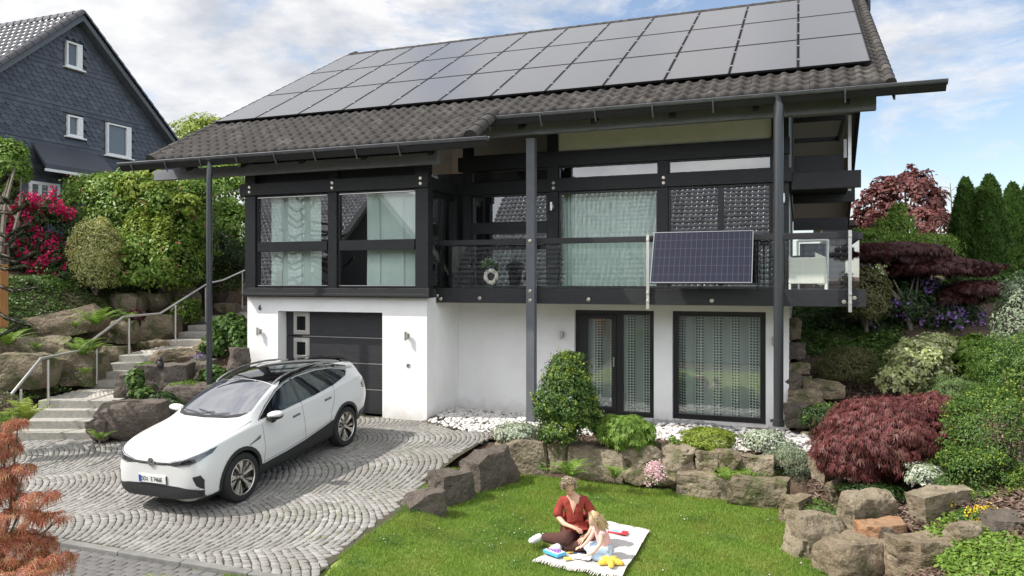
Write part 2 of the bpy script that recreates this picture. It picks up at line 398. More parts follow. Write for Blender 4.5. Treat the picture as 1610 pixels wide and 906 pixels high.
def window(x0, x1, z0, z1, y, fw=.09, mull=(), parent=house, sash=0, cur=None, depth_=.1, glass=None, name='window'):
    f = MB(); y0, y1 = y, y + depth_
    f.box(x0, x1, y0, y1, z0, z0 + fw); f.box(x0, x1, y0, y1, z1 - fw, z1)
    f.box(x0, x0 + fw, y0, y1, z0 + fw, z1 - fw); f.box(x1 - fw, x1, y0, y1, z0 + fw, z1 - fw)
    for c, wd in mull: f.box(c - wd / 2, c + wd / 2, y0, y1, z0 + fw, z1 - fw)
    fr = f.build(name, M['win_black'], parent, bevel=.005)
    MB().box(x0 + fw, x1 - fw, y0 + .05, y0 + .056, z0 + fw, z1 - fw).build('pane', glass or M['glass'], fr)
    return fr
yw = YW + .10
w1 = window(*W1, yw, .10, [(P(974, 600, Y=yw).x, .16)])
w2 = window(*W2, yw, .11)
# sliding sash of the left one
f = MB(); sx0, sx1, sz0, sz1 = W1[0] + .1, P(974, 600, Y=yw).x - .07, W1[2] + .1, W1[3] - .1
for (p, q, r_, s_) in ((sx0, sx1, sz0, sz0 + .09), (sx0, sx1, sz1 - .09, sz1), (sx0, sx0 + .16, sz0 + .09, sz1 - .09), (sx1 - .09, sx1, sz0 + .09, sz1 - .09)):
    f.box(p, q, yw - .03, yw + .03, r_, s_)
f.build('sash', M['win_black'], w1, bevel=.005)
MB().box(sx1 - .06, sx1 - .03, yw - .06, yw - .032, 1.1, 1.3).build('handle', M['steel'], w1)
curtain('curtain', W1[0], W1[1], W1[2], W1[3], YW + .42, .05, .42, M['lace'], w1, seed=3)
curtain('curtain', W2[0], W2[1], W2[2], W2[3], YW + .42, .05, .45, M['lace'], w2, seed=8)
MB().box(W2[0] - .05, W2[1] + .05, YW - .05, YW + .1, W2[2] - .06, W2[2] - .002).build('window_sill', M['render_white'], w2, bevel=.005)

# ---- upper left block
hb('upper_side_wall', XL, XL + .1, YU + .22, 26, zt, CZ + 2.9, M['black_wood'])
zb0, zb1 = CZ + 1.967, CZ + 2.237        # main ring beam
XQ = P(673, 300, Y=YU).x
hb('ring_beam', XL - .06, XQ + .02, YU - .06, YU + .12, zb0, zb1, M['black_wood'])
hb('sill_beam', XL, XQ + .03, YU - .02, YU + .2, zt - .002, CZ - .14, M['black_wood'])
hb('sill_board', XL - .03, XQ + .05, YU - .06, YU - .022, zt + .02, zt + .08, M['black_wood'])
def post(px0, px1, Y, z0, z1, d=.16, m='black_wood', name='post', y0=None):
    x0, x1 = P(px0, 400, Y=Y).x, P(px1, 400, Y=Y).x
    return hb(name, x0, x1, Y, Y + d, z0, z1, M[m])
post(385, 401, YU, CZ - .14, zb0); post(516, 529, YU, CZ - .14, zb0); post(654, 673, YU, CZ - .14, zb0, .2)
post(385, 401, YU, zb1, CZ + 3.0); post(516, 531, YU + .05, zb1, CZ + 2.9); post(652, 673, YU, zb1, CZ + 2.9, .2)
x385, x401, x516, x529, x654 = [P(k, 400, Y=YU).x for k in (385, 401, 516, 529, 654)]
hb('upper_panel', x401, x654, YU + .12, YU + .16, zb1, CZ + 3.2, M['black_wood'])
zc0, zc1 = CZ + .68, CZ + .90
for i, (a_, b_) in enumerate(((x401, x516), (x529, x654))):
    wdo = window(a_ + .002, b_ - .002, CZ - .138, zb0 - .002, YU + .05, .045)
    MB().box(a_ + .05, b_ - .05, YU + .02, YU + .14, zc0, zc1).build('crossbar', M['black_wood'], wdo, bevel=.006)
    # light sealing strip
    MB().box(a_ + .05, b_ - .05, YU + .035, YU + .048, CZ - .094, CZ - .08).build('seal', M['steel_pale'], wdo)
    MB().box(a_ + .05, b_ - .05, YU + .035, YU + .048, zb0 - .062, zb0 - .048).build('seal', M['steel_pale'], wdo)
    if i == 0: cx0, cx1 = P(413, 400, Y=YU).x, P(499, 400, Y=YU + .2).x
    else: cx0, cx1 = P(573, 400, Y=YU + .2).x, b_ + .1
    n = 5
    for k in range(n):      # vertical flat panel curtains, overlapping strips
        q0 = cx0 + (cx1 - cx0) * k / n; q1 = cx0 + (cx1 - cx0) * (k + 1) / n + .03
        curtain('curtain', q0, q1, CZ - .12, zb0, YU + .3 + .02 * (k % 2), .004, .5, M['curtain'], wdo, n=12, seed=k)
# flank of the upper block (facing the balcony), recessed wall flank
hb('flank_post', XC - .18, XC - .002, YU + .22, YU + .42, CZ - .14, zb0, M['black_wood'])
hb('flank_beam', XC - .16, XC - .01, YU + .21, YW + .1, zb0 + .002, zb1 - .002, M['black_wood'])
hb('flank_post', XC - .2, XC, YW - .14, YW + .04, CZ - .14, zb0, M['black_wood'])
hb('flank_frame', XC - .12, XC - .05, YU + .42, YW - .14, zb0 - .12, zb0, M['win_black'])
hb('flank_frame', XC - .12, XC - .05, 15.15, 15.24, CZ - .13, zb0 - .12, M['win_black'])
hb('flank_sill', XC - .16, XC - .01, YU + .21, YW, zt, CZ - .14, M['black_wood'])
MB().box(XC - .1, XC - .094, YU + .42, YW - .14, CZ - .14, zb0 - .12).box(XC - .1, XC - .094, YU + .42, YW - .14, zb1, CZ + 3.2).build('flank_glass', M['glass'], house)

# ---- upper recessed facade
zt0, zt1, zs0, zs1 = zb1, CZ + 2.52, CZ + 2.84, CZ + 3.29
hb('ring_beam', XC, XR + .05, YW - .08, YW + .1, zb0, zb1, M['black_wood'])
hb('transom_beam', XC, XR + .02, YW - .06, YW + .1, zt1, zs0, M['black_wood'])
for a_, b_, z0, z1 in ((862, 878, CZ - .14, zs1 + .3), (1035.6, 1050.7, CZ - .14, zb0), (1035.6, 1050.7, zb1, zt1), (1213, 1226, CZ - .14, zb0), (1213, 1226, zb1, zs1), (729, 741, CZ - .14, zb0), (729, 741, zb1, zs1 + .2)):
    x0, x1 = P(a_, 400, Y=YW).x, P(b_, 400, Y=YW).x
    hb('post', x0, x1, YW - .05, YW + .1, z0, z1 - .001, M['black_wood'])
X = {k: P(k, 400, Y=YW).x for k in (729, 741, 804, 862, 878, 1035.6, 1050.7, 1130, 1140, 1213, 1226)}
hb('stucco_panel', X[878], X[1213], YW, YW + .1, zs0, zs1 + .1, M['render_cream'])
hb('top_beam', XC, XR + .1, YW - .03, YW + .1, zs1 + .101, zs1 + .5, M['black_wood'])
t1 = window(X[878], X[1035.6], zt0, zt1, YW, .03, name='transom_window'); t2 = window(X[1050.7], X[1213], zt0, zt1, YW, .03, name='transom_window')
t3 = window(X[741], X[862], zt0, zt1, YW, .03, name='transom_window'); t3 = window(X[741], X[862], zs0, zs1 + .2, YW, .03, name='transom_window')
wa = window(X[878], X[1035.6], CZ - .14, zb0, YW, .05, name='balcony_window')
wb = window(X[1050.7], X[1213], CZ - .14, zb0, YW, .05, [((X[1130] + X[1140]) / 2 - .02, .12)], name='balcony_window')
wc = window(X[741], X[862], CZ - .14, zb0, YW, .05, name='balcony_door')
MB().box(X[741], X[862], YW - .02, YW + .08, CZ + 1.08, CZ + 1.34).build('crossbar', M['black_wood'], wc, bevel=.006)
curtain('curtain', X[878], X[1035.6], CZ - .1, zb0, YW + .3, .035, .12, M['curtain'], wa, seed=2)
hb('wall_end', X[1226], XR, YW, YW + .35, CZ - .14, zs1 + .5, M['black_wood'])
# right flank: wall with light blind
MB().prism([(YW + .36, zt + .01), (27, zt + .01), (27, CZ + 4.6), (21.9, CZ + 7.2), (YW + .36, CZ + 4.05)], XR - .2, XR - .01, 'x').build('flank_wall', M['black_wood'], house)
hb('blind', XR - .008, XR + .004, YW + .5, YW + 2.2, CZ + .0, CZ + 1.8, M['white_plastic'], 0)
hb('flank_sill', XR - .2, XR + .03, YW + .36, 26, CZ + 1.95, CZ + 2.2, M['black_wood'])
# ---- bolts on the beams: pairs of round heads
def bolts(parent, pts):
    for p in pts:
        b = MB().lathe([(.040, 0), (.038, .008), (.028, .016), (0, .017)], 14, Matrix.Translation(p) @ Matrix.Rotation(math.pi / 2, 4, 'X'))
        b.build('bolt', M['bolt'], parent)
bp = []
for px in (392, 516 + 6, 661):
    for z in (zb0 + .08, zb1 - .08): q = P(px, 400, Y=YU - .061); bp.append((q.x, YU - .061, z))
for px in (870, 1043, 1219):
    for z in (zb0 + .08, zb1 - .08): q = P(px, 400, Y=YW - .081); bp.append((q.x, YW - .081, z))
bolts(house, bp)

# ---- balcony (beam, deck, rail, glass)
XB1 = P(1362, 465, Y=YB).x
bal_z = CZ - .14
bb = hb('balcony_beam', P(686, 460, Y=YB).x, XB1, YB, YB + .14, CZ - .45, bal_z, M['black_wood'])
hb('balcony_deck', XC, XB1 - .1, YB + .141, YW - .1, CZ - .22, CZ - .16, mat('deck underside', (.5, .48, .43), .8))
hb('balcony_deck', XR + .02, XB1 - .1, YW - .099, 19.5, CZ - .22, CZ - .16, M['grey_wood'])
for k in range(5): hb('deck_joist', XR + .1, XB1 - .1, 15.6 + k * .9, 15.72 + k * .9, CZ - .45, CZ - .221, M['black_wood'])
rz0, rz1 = CZ + .77, CZ + .885
for a_, b_ in ((686, 827), (840, 1350)):
    hb('handrail', P(a_, 380, Y=YB).x, P(b_, 380, Y=YB).x, YB, YB + .09, rz0, rz1, M['black_wood'])
hb('side_handrail', XB1 - .12, XB1 - .03, YB + .3, 19.4, rz0, rz1, M['black_wood'])
for a_, b_ in ((688, 827), (841, 1018), (1022, 1100), (1102, 1190), (1192, 1262), (1264, 1334)):
    MB().box(P(a_, 400, Y=YB + .04).x, P(b_, 400, Y=YB + .04).x, YB + .04, YB + .05, bal_z, rz0 - .02).build('balustrade_glass', M['rail_glass'], house)
MB().box(XB1 - .1, XB1 - .09, YB + .2, 19.3, bal_z, rz0 - .02).build('balustrade_glass', M['rail_glass'], house)
for px, y0, y1 in ((1018.5, 369, 486), (1336.5, 362, 491)):
    q0, q1 = P(px, y0, Y=YB - .05), P(px, y1, Y=YB - .05)
    s = MB().box(q0.x - .028, q0.x + .028, YB - .06, YB - .035, q1.z, q0.z)
    for z in (bal_z - .08, bal_z - .24, q0.z - .1): s.lathe([(.036, -.035), (.036, .026), (.028, .036), (0, .037)], 12, Matrix.Translation((q0.x, YB - .035, z)) @ Matrix.Rotation(math.pi / 2, 4, 'X'))
    s.build('baluster', M['steel_pale'], house)
bp = []
for px, py in ((687, 465), (693, 470), (754, 469), (925, 471), (1119, 473), (1327, 475), (1343, 469)):
    q = P(px, py, Y=YB - .001); bp.append(tuple(q))
bolts(house, bp)
xp0, xp1 = P(827, 400, Y=YB - .17).x, P(840, 400, Y=YB - .17).x
mp_ = hb('balcony_post', xp0, xp1, YB - .17, YB - .005, -.1, CZ + 2.92, M['grey_wood'])
bolts(house, [(xp0 + .08, YB - .171, z) for z in (CZ + .83, bal_z - .05, bal_z - .24)])
# black uprights behind the solar panel / between glass
for px in (1103, 1191): hb('baluster', P(px, 400, Y=YB + .06).x, P(px + 3, 400, Y=YB + .06).x, YB + .06, YB + .09, bal_z, rz0, M['black_wood'])

# ---- upper side balcony on the gable (right)
hb('side_balcony_beam', XR + .05, P(1354, 280, Y=YW).x, YW, YW + .12, CZ + 1.81, CZ + 2.14, M['black_wood'])
hb('side_balcony_beam', XR + .05, 1.18, 18.8, 18.92, CZ + 1.81, CZ + 2.14, M['black_wood'])
hb('side_balcony_floor', XR, 1.0, YW + .3, 18.8, CZ + 2.0, CZ + 2.06, M['black_wood'])
hb('side_balcony_panel', XR + .1, P(1326, 280, Y=YW + .25).x, YW + .25, YW + .3, CZ + 2.06, CZ + 2.5, M['black_wood'])
hb('side_rail', XR + .08, .86, YW + .3, YW + .36, CZ + 3.18, CZ + 3.28, M['black_wood'])
hb('side_rail', .80, .86, YW + .36, 18.8, CZ + 3.18, CZ + 3.28, M['black_wood'])
hb('side_rail', XR + .08, .80, 18.6, 18.66, CZ + 3.18, CZ + 3.28, M['black_wood'])
hb('rear_purlin', XR, 1.5, 27.6, 27.8, CZ + 1.75, CZ + 2.15, M['black_wood'])
for px, y0, y1, Y_ in ((1336, 181, 300, 16.1), (1329, 219, 248, 17.3)):
    q0, q1 = P(px, y0, Y=Y_), P(px, y1, Y=Y_)
    MB().box(q0.x - .03, q0.x + .03, Y_, Y_ + .03, q1.z, q0.z).build('baluster', M['steel_pale'], house)

# ---- roof
E1Y, E1Z = 14.2, CZ + 3.35; PT = .561
E2Y = 13.11; RY = 21.55
def rz(y): return E1Z + PT * (y - E1Y)
E2Z = rz(E2Y); RZ = rz(RY)
VL, VR, VS = -13.6, 1.42, -5.8
eu = Vector((0, 1, PT)).normalized(); nr = Vector((0, -PT, 1)).normalized()
def tile_sheet(x0, x1, org, ex, eu, nr, u0, u1, tw, th, amp=.045, lip=.035, rnd=None):
    """wave tiles over the rectangle x0..x1 by u0..u1, in the frame org, ex (along), eu (up slope), nr (normal)"""
    rnd = rnd or random.Random(3)
    nx = max(1, round((x1 - x0) / tw)); ny = max(1, round((u1 - u0) / th)); tw = (x1 - x0) / nx; th = (u1 - u0) / ny
    fx = np.array([0, .12, .28, .42, .55, .75, 1.0]); fh = np.array([.25, .8, 1., .8, .15, 0, .25]) * amp
    V = []; F = []
    for j in range(ny):
        for i in range(nx):
            k = len(V); dx = rnd.uniform(-.004, .004); dn = rnd.uniform(-.004, .006)
            for (uu, hh) in ((u0 + j * th - .02, -.03), (u0 + j * th - .02, lip + dn), (u0 + (j + 1) * th + .01, .004)):
                for a, h in zip(fx, fh):
                    V.append(org + ex * (x0 + i * tw + a * tw + dx) + eu * uu + nr * (hh + (h if hh > -.02 else 0)))
            n = len(fx)
            for r_ in range(2):
                for c in range(n - 1): F.append((k + r_ * n + c, k + r_ * n + c + 1, k + (r_ + 1) * n + c + 1, k + (r_ + 1) * n + c))
    return V, F
ex = Vector((1, 0, 0))
V, F = tile_sheet(VL, VS, Vector((0, E2Y, E2Z)), ex, eu, nr, 0, (E1Y - E2Y) / eu.y, .25, .30, .046, .04)
V2, F2 = tile_sheet(VL, VR, Vector((0, E1Y, E1Z)), ex, eu, nr, 0, (RY - E1Y) / eu.y, .25, .30, .046, .04)
k = len(V); V += V2; F += [tuple(k + i for i in f) for f in F2]
eb = Vector((0, -1, PT)).normalized()
# back slope (seen only as its verge), ridge caps and verge tiles
nroof = npmesh('roof', V, F, M['tile'], house)
sl_ = MB()
T = .16
def slab(m, x0, x1, ya, yb, t=T, off=.03):
    za, zb = rz(ya) - off, rz(yb) - off
    m.add([(x0, ya, za), (x1, ya, za), (x1, yb, zb), (x0, yb, zb), (x0, ya, za - t), (x1, ya, za - t), (x1, yb, zb - t), (x0, yb, zb - t)],
          [(0, 1, 2, 3), (7, 6, 5, 4), (0, 4, 5, 1), (1, 5, 6, 2), (2, 6, 7, 3), (3, 7, 4, 0)])
slab(sl_, VL + .05, VS - .03, E2Y + .05, E1Y + .049); slab(sl_, VL + .05, VR - .06, E1Y + .05, RY)
sl_.build('roof_boarding', M['black_wood'], house)
bk = MB(); by = 30.5
def rzb(y): return RZ - PT * (y - RY)
bk.add([(VL + .05, RY, RZ - .03), (VR + .22, RY, RZ - .03), (VR + .22, by, rzb(by)), (VL + .05, by, rzb(by)), (VL + .05, RY, RZ - .2), (VR + .22, RY, RZ - .2), (VR + .22, by, rzb(by) - .2), (VL + .05, by, rzb(by) - .2)],
       [(0, 1, 2, 3), (7, 6, 5, 4), (0, 4, 5, 1), (1, 5, 6, 2), (2, 6, 7, 3), (3, 7, 4, 0)])
bk.build('rear_roof_slope', M['soffit'], house)
vb = MB()   # rear verge board
vb.add([(VR + .22, RY - .1, RZ - .1), (VR + .29, RY - .1, RZ - .1), (VR + .29, by, rzb(by) - .05), (VR + .22, by, rzb(by) - .05), (VR + .22, RY - .1, RZ - .5), (VR + .29, RY - .1, RZ - .5), (VR + .29, by, rzb(by) - .5), (VR + .22, by, rzb(by) - .5)],
       [(0, 1, 2, 3), (7, 6, 5, 4), (0, 4, 5, 1), (1, 5, 6, 2), (2, 6, 7, 3), (3, 7, 4, 0)])
vb.build('rear_verge_board', M['black_wood'], house)
cp = MB()
rr = random.Random(5)
def cap_row(m, A, B, r, n, arc=math.pi, up=Vector((0, 0, 1))):
    A = Vector(A); B = Vector(B); d = (B - A) / n; dn = d.normalized(); sd_ = dn.cross(up).normalized(); up2 = sd_.cross(dn)
    for i in range(n):
        p0 = A + d * i; p1 = A + d * (i + 1.06); r0, r1 = r * 1.12, r * .98; vs = []
        for p, q in ((p0, r0), (p1, r1)):
            for k_ in range(7):
                an = -arc / 2 + arc * k_ / 6; vs.append(p + sd_ * math.sin(an) * q + up2 * math.cos(an) * q)
        m.add(vs, [(k_, k_ + 1, k_ + 8, k_ + 7) for k_ in range(6)] + [tuple(range(7))])
cap_row(cp, (VL, RY, RZ - .05), (VR, RY, RZ - .04), .09, 40, math.radians(200))
cp.build('ridge_tile', M['tile'], house, smooth=50); cp = MB()
cap_row(cp, (VR + .02, E1Y - .02, E1Z - .02), (VR + .02, RY, RZ - .02), .085, 26, math.radians(190), nr)
cp.build('verge_tile', M['tile'], house, smooth=50); cp = MB()
cap_row(cp, (VL - .02, E2Y - .02, E2Z - .02), (VL - .02, RY, RZ - .02), .12, 30, math.radians(190), nr)
cp.build('verge_tile', M['tile'], house, smooth=50); cp = MB()
cap_row(cp, (VS + .02, E2Y - .02, E2Z - .02), (VS + .02, E1Y + .1, rz(E1Y + .1) - .02), .13, 4, math.radians(190), nr)
cp.build('verge_tile', M['tile'], house, smooth=50)
# verge boards front
vf = MB()
for x_, ya in ((VR + .06, E1Y), (VL - .09, E2Y), ):
    za, zb = rz(ya), rz(RY)
    vf.add([(x_, ya, za - .02), (x_ + .03, ya, za - .02), (x_ + .03, RY, zb - .02), (x_, RY, zb - .02), (x_, ya, za - .3), (x_ + .03, ya, za - .3), (x_ + .03, RY, zb - .3), (x_, RY, zb - .3)],
           [(0, 1, 2, 3), (7, 6, 5, 4), (0, 4, 5, 1), (1, 5, 6, 2), (2, 6, 7, 3), (3, 7, 4, 0)])
vf.build('verge_board', M['black_wood'], house)

def gutter(x0, x1, y, z, z2):
    m = MB(); n = 9; r_ = .075; vs = []
    prof = [(-r_ - .012, .0), (-r_, .012)] + [(-r_ * math.cos(math.pi * k / n), -r_ * math.sin(math.pi * k / n)) for k in range(n + 1)] + [(r_, .03)]
    for x in (x0, x1): vs += [(x, y + a, z + b) for a, b in prof]
    k = len(prof); m.add(vs, [(i, i + 1, k + i + 1, k + i) for i in range(k - 1)])
    for x in (x0, x1): m.add([(x, y + a, z + b) for a, b in prof[2:-1]], [tuple(range(n + 1))])
    return m.build('gutter', M['gutter'], house, smooth=40)
gy1, gz1 = E1Y - .09, E1Z - .06; gy2, gz2 = E2Y - .09, E2Z - .06
XG1a, XG1b = P(745, 190, Y=gy1).x, P(1490, 127, Y=gy1).x
XG2a, XG2b = P(188, 262, Y=gy2).x, P(767, 213, Y=gy2).x
gutter(XG1a, XG1b, gy1, gz1, 0); gutter(XG2a, XG2b, gy2, gz2, 0)
# fascia boards under the gutters, sloping back to the purlin, with brackets
def eave(x0, x1, y, z, px0, px1, yp, zp0, zp1, nb):
    hb('purlin', px0, px1, yp, yp + .14, zp0, zp1, mat('grey purlin lightened for shade', (.17, .18, .20), .5, col2=(.20, .21, .23), ns=5, bump=.1, bs=40))  # purlin grey lightened in colour to offset the roof's shade
    m = MB()
    m.add([(x0, y - .06, z - .07), (x1, y - .06, z - .07), (x1, y + .02, z - .17), (x0, y + .02, z - .17), (x0, y - .03, z - .07), (x1, y - .03, z - .07), (x1, y + .05, z - .17), (x0, y + .05, z - .17)],
          [(0, 1, 2, 3), (7, 6, 5, 4), (0, 4, 5, 1), (1, 5, 6, 2), (2, 6, 7, 3), (3, 7, 4, 0)])
    m.build('fascia', M['black_wood'], house)
    for i in range(nb):
        x = px0 + (px1 - px0) * (i + .12) / (nb - .4)
        b = MB(); b.tube([(x, y - .085, z - .02), (x, y - .06, z - .10), (x, y + .02, z - .24)], .016, 6); b.build('bracket', M['gutter'], house)
eave(XG1a + .05, XG1b - .02, gy1, gz1, P(700, 225, Y=YB - .16).x, P(1378, 160, Y=YB - .16).x, YB - .16, CZ + .2052 * (YB - .16) , CZ + .222 * (YB - .16), 8)
eave(XG2a + .05, XG2b - .02, gy2, gz2, P(241.6, 280, Y=13.7).x, P(687.5, 250, Y=13.7).x, 13.7, CZ + .173 * 13.7, CZ + .1894 * 13.7, 8)
# rafters running back under the roof
for i in range(10):
    rf = MB()
    x = VL + .8 + i * (VR - VL - 1.5) / 9
    ya = 13.3 if x < VS else 14.35
    za, zb = rz(ya) - .2, rz(16.6) - .2
    rf.add([(x, ya, za), (x + .1, ya, za), (x + .1, 16.6, zb), (x, 16.6, zb), (x, ya, za - .18), (x + .1, ya, za - .18), (x + .1, 16.6, zb - .18), (x, 16.6, zb - .18)],
           [(0, 1, 2, 3), (7, 6, 5, 4), (0, 4, 5, 1), (1, 5, 6, 2), (2, 6, 7, 3), (3, 7, 4, 0)])
    rf.build('rafter', M['black_wood'], house)
# downpipes
for px, gy, gzz, y1, r_ in ((329, gy2, gz2, 606, .06), (1224, gy1, gz1, 670, .083)):
    q = P(px, 400, Y=gy - .02)
    q1 = P(px, y1, Y=gy - .02)
    zb_ = q1.z if px > 800 else -.1
    d = MB().tube([(q.x, gy, gzz - .05), (q.x, gy - .01, gzz - .2), (q.x, gy - .02, gzz - .5), (q.x, gy - .02, zb_)], r_, 16)
    d.tube([(q.x, gy - .02, zb_ + .12), (q.x, gy - .02, zb_)], r_ + .018, 16)
    dp = d.build('downpipe', M['pipe'], house, smooth=50)
    if px > 800: MB().box(q.x - .14, q.x + .02, gy, gy + .05, zb_ + .06, zb_ + .1).build('pipe_bracket', M['pipe'], dp)

# ---- wall lamps
def wall_lamp(px, py, Y, label):
    q = P(px, py, Y=Y)
    t = thing('wall_lamp', (q.x, Y, q.z), label, 'wall lamp', 'steel wall lamps on the white ground floor')
    m = MB().lathe([(0, -.09), (.03, -.09), (.03, .09), (0, .09)], 16, Matrix.Translation((q.x, Y - .085, q.z)))
    m.build('lamp_shade', M['steel'], t, smooth=40)
    MB().box(q.x - .018, q.x + .018, Y - .062, Y - .001, q.z - .03, q.z + .03).box(q.x - .035, q.x + .035, Y - .012, Y - .0005, q.z - .05, q.z + .05).build('bracket', M['steel'], t)
wall_lamp(409, 521, YG, 'steel cylinder wall lamp under the house number 6')
wall_lamp(641, 528, YG, 'steel cylinder wall lamp between garage door and house corner')
wall_lamp(884.5, 526, YW, 'steel cylinder wall lamp beside the sliding glass door')
wall_lamp(1216.5, 536, YW, 'steel cylinder wall lamp partly behind the round downpipe')
wall_lamp(868, 325, YW - .06, 'small steel lamp on black post beside the balcony curtain window')
wall_lamp(1231.5, 312, YW - .01, 'small steel lamp on black corner post above the balcony rail')
# house number
def text_obj(name, s, size, loc, rot, m, parent=None, depth_=.004, sx=1.0, origin=None):
    c = bpy.data.curves.new(name, 'FONT'); c.body = s; c.size = size; c.extrude = depth_; c.align_x = 'CENTER'; c.align_y = 'CENTER'
    o = bpy.data.objects.new(name, c); COL.objects.link(o)
    dg = bpy.context.evaluated_depsgraph_get(); me = bpy.data.meshes.new_from_object(o.evaluated_get(dg))
    bpy.data.objects.remove(o); me.materials.clear(); me.materials.append(m); me.name = name
    o = bpy.data.objects.new(name, me); COL.objects.link(o); o.scale = (sx, 1, 1)
    o.rotation_euler = rot; o.location = Vector(loc)
    if parent is not None: o.parent = parent; o.location = Vector(loc) - world_origin(parent)
    return o
q = P(409, 484, Y=YG)
text_obj('house_number', '6', .17, (q.x, YG - .012, q.z), (math.pi / 2, 0, 0), M['black_plastic'], house, .01)
q = P(642, 574.5, Y=YG)
t = thing('wall_socket', (q.x, YG, q.z), 'small square steel wall socket below the lamp beside the garage door', 'socket')
MB().box(q.x - .04, q.x + .04, YG - .015, YG - .0005, q.z - .04, q.z + .04).build('plate', M['steel_pale'], t, bevel=.003)
MB().box(q.x - .02, q.x + .02, YG - .02, YG - .0155, q.z - .02, q.z + .02).build('cover', M['gutter'], t)

# ---- solar panels on the roof: 12 columns x 3 rows
uo = [.0, 1, 2, 3]; PY0, PY1 = 15.07, 20.9; u0 = (PY0 - E1Y) / eu.y; du = (PY1 - PY0) / 3 / eu.y
PX0, PX1 = -13.55, 1.21; dx = (PX1 - PX0) / 12
Rm = Matrix((ex, eu, nr)).transposed()
proto = None
ordn = ['first', 'second', 'third', 'fourth', 'fifth', 'sixth', 'seventh', 'eighth', 'ninth', 'tenth', 'eleventh', 'twelfth']
rown = ['bottom', 'middle', 'top']
for j in range(3):
    for i in range(12):
        loc = Vector((0, E1Y, E1Z)) + ex * (PX1 - (i + .5) * dx) + eu * (u0 + (j + .5) * du) + nr * .12
        lab = f'dark roof solar panel, {rown[j]} row, {ordn[i]} column counted from the gable edge'
        if proto is None:
            proto = thing('solar_panel', loc, lab, 'solar panel', 'solar panels on the house roof', Rm.to_euler())
            g = MB().box(-dx / 2 + .03, dx / 2 - .03, -du / 2 + .03, du / 2 - .03, -.02, .0135)
            o = g.build('cells', M['solar'], None); o.parent = proto
            f = MB(); A, B = dx / 2 - .012, du / 2 - .012; e = .019
            f.box(-A, A, -B, -B + e, -.02, .018); f.box(-A, A, B - e, B, -.02, .018); f.box(-A, -A + e, -B + e, B - e, -.02, .018); f.box(A - e, A, -B + e, B - e, -.02, .018)
            o = f.build('frame', M['solar_frame'], None); o.parent = proto
            c = MB()
            for yy in (-.55, .55): c.box(-dx / 2 - .02, -dx / 2 + .03, yy - .03, yy + .03, .016, .028)
            o = c.build('clamp', M['alu'], None); o.parent = proto
        else: dup(proto, loc, lab)
# ---- solar panel on the balcony rail
pa, pb = P(1028.6, 366, Y=YB - .10), P(1185, 362, Y=YB - .10)
pd, pc = P(1021.7, 445.6, Y=YB - .55), P(1182, 444, Y=YB - .55)
top = (pa + pb) / 2; bot = (pd + pc) / 2
ux = Vector((1, 0, 0)); uy = (top - bot); H_ = uy.length; uy.normalize(); un = ux.cross(uy)
W_ = (pb.x - pa.x)
loc = (top + bot) / 2; loc.y -= 0
sp = thing('balcony_solar_panel', loc, 'blue black gridded solar panel leaning out from the balcony rail', 'solar panel', None, Matrix((ux, uy, un)).transposed().to_euler())
def loc_mesh(mb, name, m, parent, **k):
    o = mb.build(name, m, None, **k); o.parent = parent; return o
def gridmat():
    m = mat('blue black cells with silver busbars', (.012, .014, .03), .3, spec=.22)
    t = m.node_tree; b = t.nodes['Principled BSDF']
    c = N(t, 'ShaderNodeTexCoord'); s = N(t, 'ShaderNodeSeparateXYZ'); t.links.new(c.outputs['Object'], s.inputs[0])
    outs = []
    for ax, sc, th in (('X', 10.4, .94), ('Y', 5.6, .955), ('X', 62, .9)):
        a = N(t, 'ShaderNodeMath', operation='MULTIPLY'); a.inputs[1].default_value = sc; f = N(t, 'ShaderNodeMath', operation='FRACT')
        g = N(t, 'ShaderNodeMath', operation='GREATER_THAN'); g.inputs[1].default_value = th
        t.links.new(s.outputs[ax], a.inputs[0]); t.links.new(a.outputs[0], f.inputs[0]); t.links.new(f.outputs[0], g.inputs[0]); outs.append(g.outputs[0])
    k = N(t, 'ShaderNodeMath', operation='MULTIPLY'); k.inputs[1].default_value = .18; t.links.new(outs[2], k.inputs[0])
    k1 = N(t, 'ShaderNodeMath', operation='MULTIPLY'); k1.inputs[1].default_value = .6; t.links.new(outs[1], k1.inputs[0])
    a1 = N(t, 'ShaderNodeMath', operation='MAXIMUM'); t.links.new(outs[0], a1.inputs[0]); t.links.new(k1.outputs[0], a1.inputs[1])
    a2 = N(t, 'ShaderNodeMath', operation='MAXIMUM'); t.links.new(a1.outputs[0], a2.inputs[0]); t.links.new(k.outputs[0], a2.inputs[1])
    x = N(t, 'ShaderNodeMix'); x.data_type = 'RGBA'; x.inputs[6].default_value = (.010, .011, .026, 1); x.inputs[7].default_value = (.07, .07, .09, 1)
    t.links.new(a2.outputs[0], x.inputs[0]); t.links.new(x.outputs[2], b.inputs['Base Color'])
    return m
loc_mesh(MB().box(-W_ / 2 + .02, W_ / 2 - .02, -H_ / 2 + .02, H_ / 2 - .02, -.03, .002), 'cells', gridmat(), sp)
f = MB(); A, B, e = W_ / 2, H_ / 2, .014
f.box(-A, A, -B, -B + e, -.035, .006); f.box(-A, A, B - e, B, -.035, .006); f.box(-A, -A + e, -B + e, B - e, -.035, .006); f.box(A - e, A, -B + e, B - e, -.035, .006)
loc_mesh(f, 'frame', mat('dull aluminium', (.22, .22, .24), .4, .8), sp)
f = MB()
for s_ in (-1, 1): f.tube([(s_ * .7, B - .1, -.04), (s_ * .7, -B + .1, -.04)], .012, 6); f.tube([(s_ * .7, -B + .15, -.04), (s_ * .7, -B + .3, -.30)], .012, 6)
loc_mesh(f, 'support', M['black_plastic'], sp)

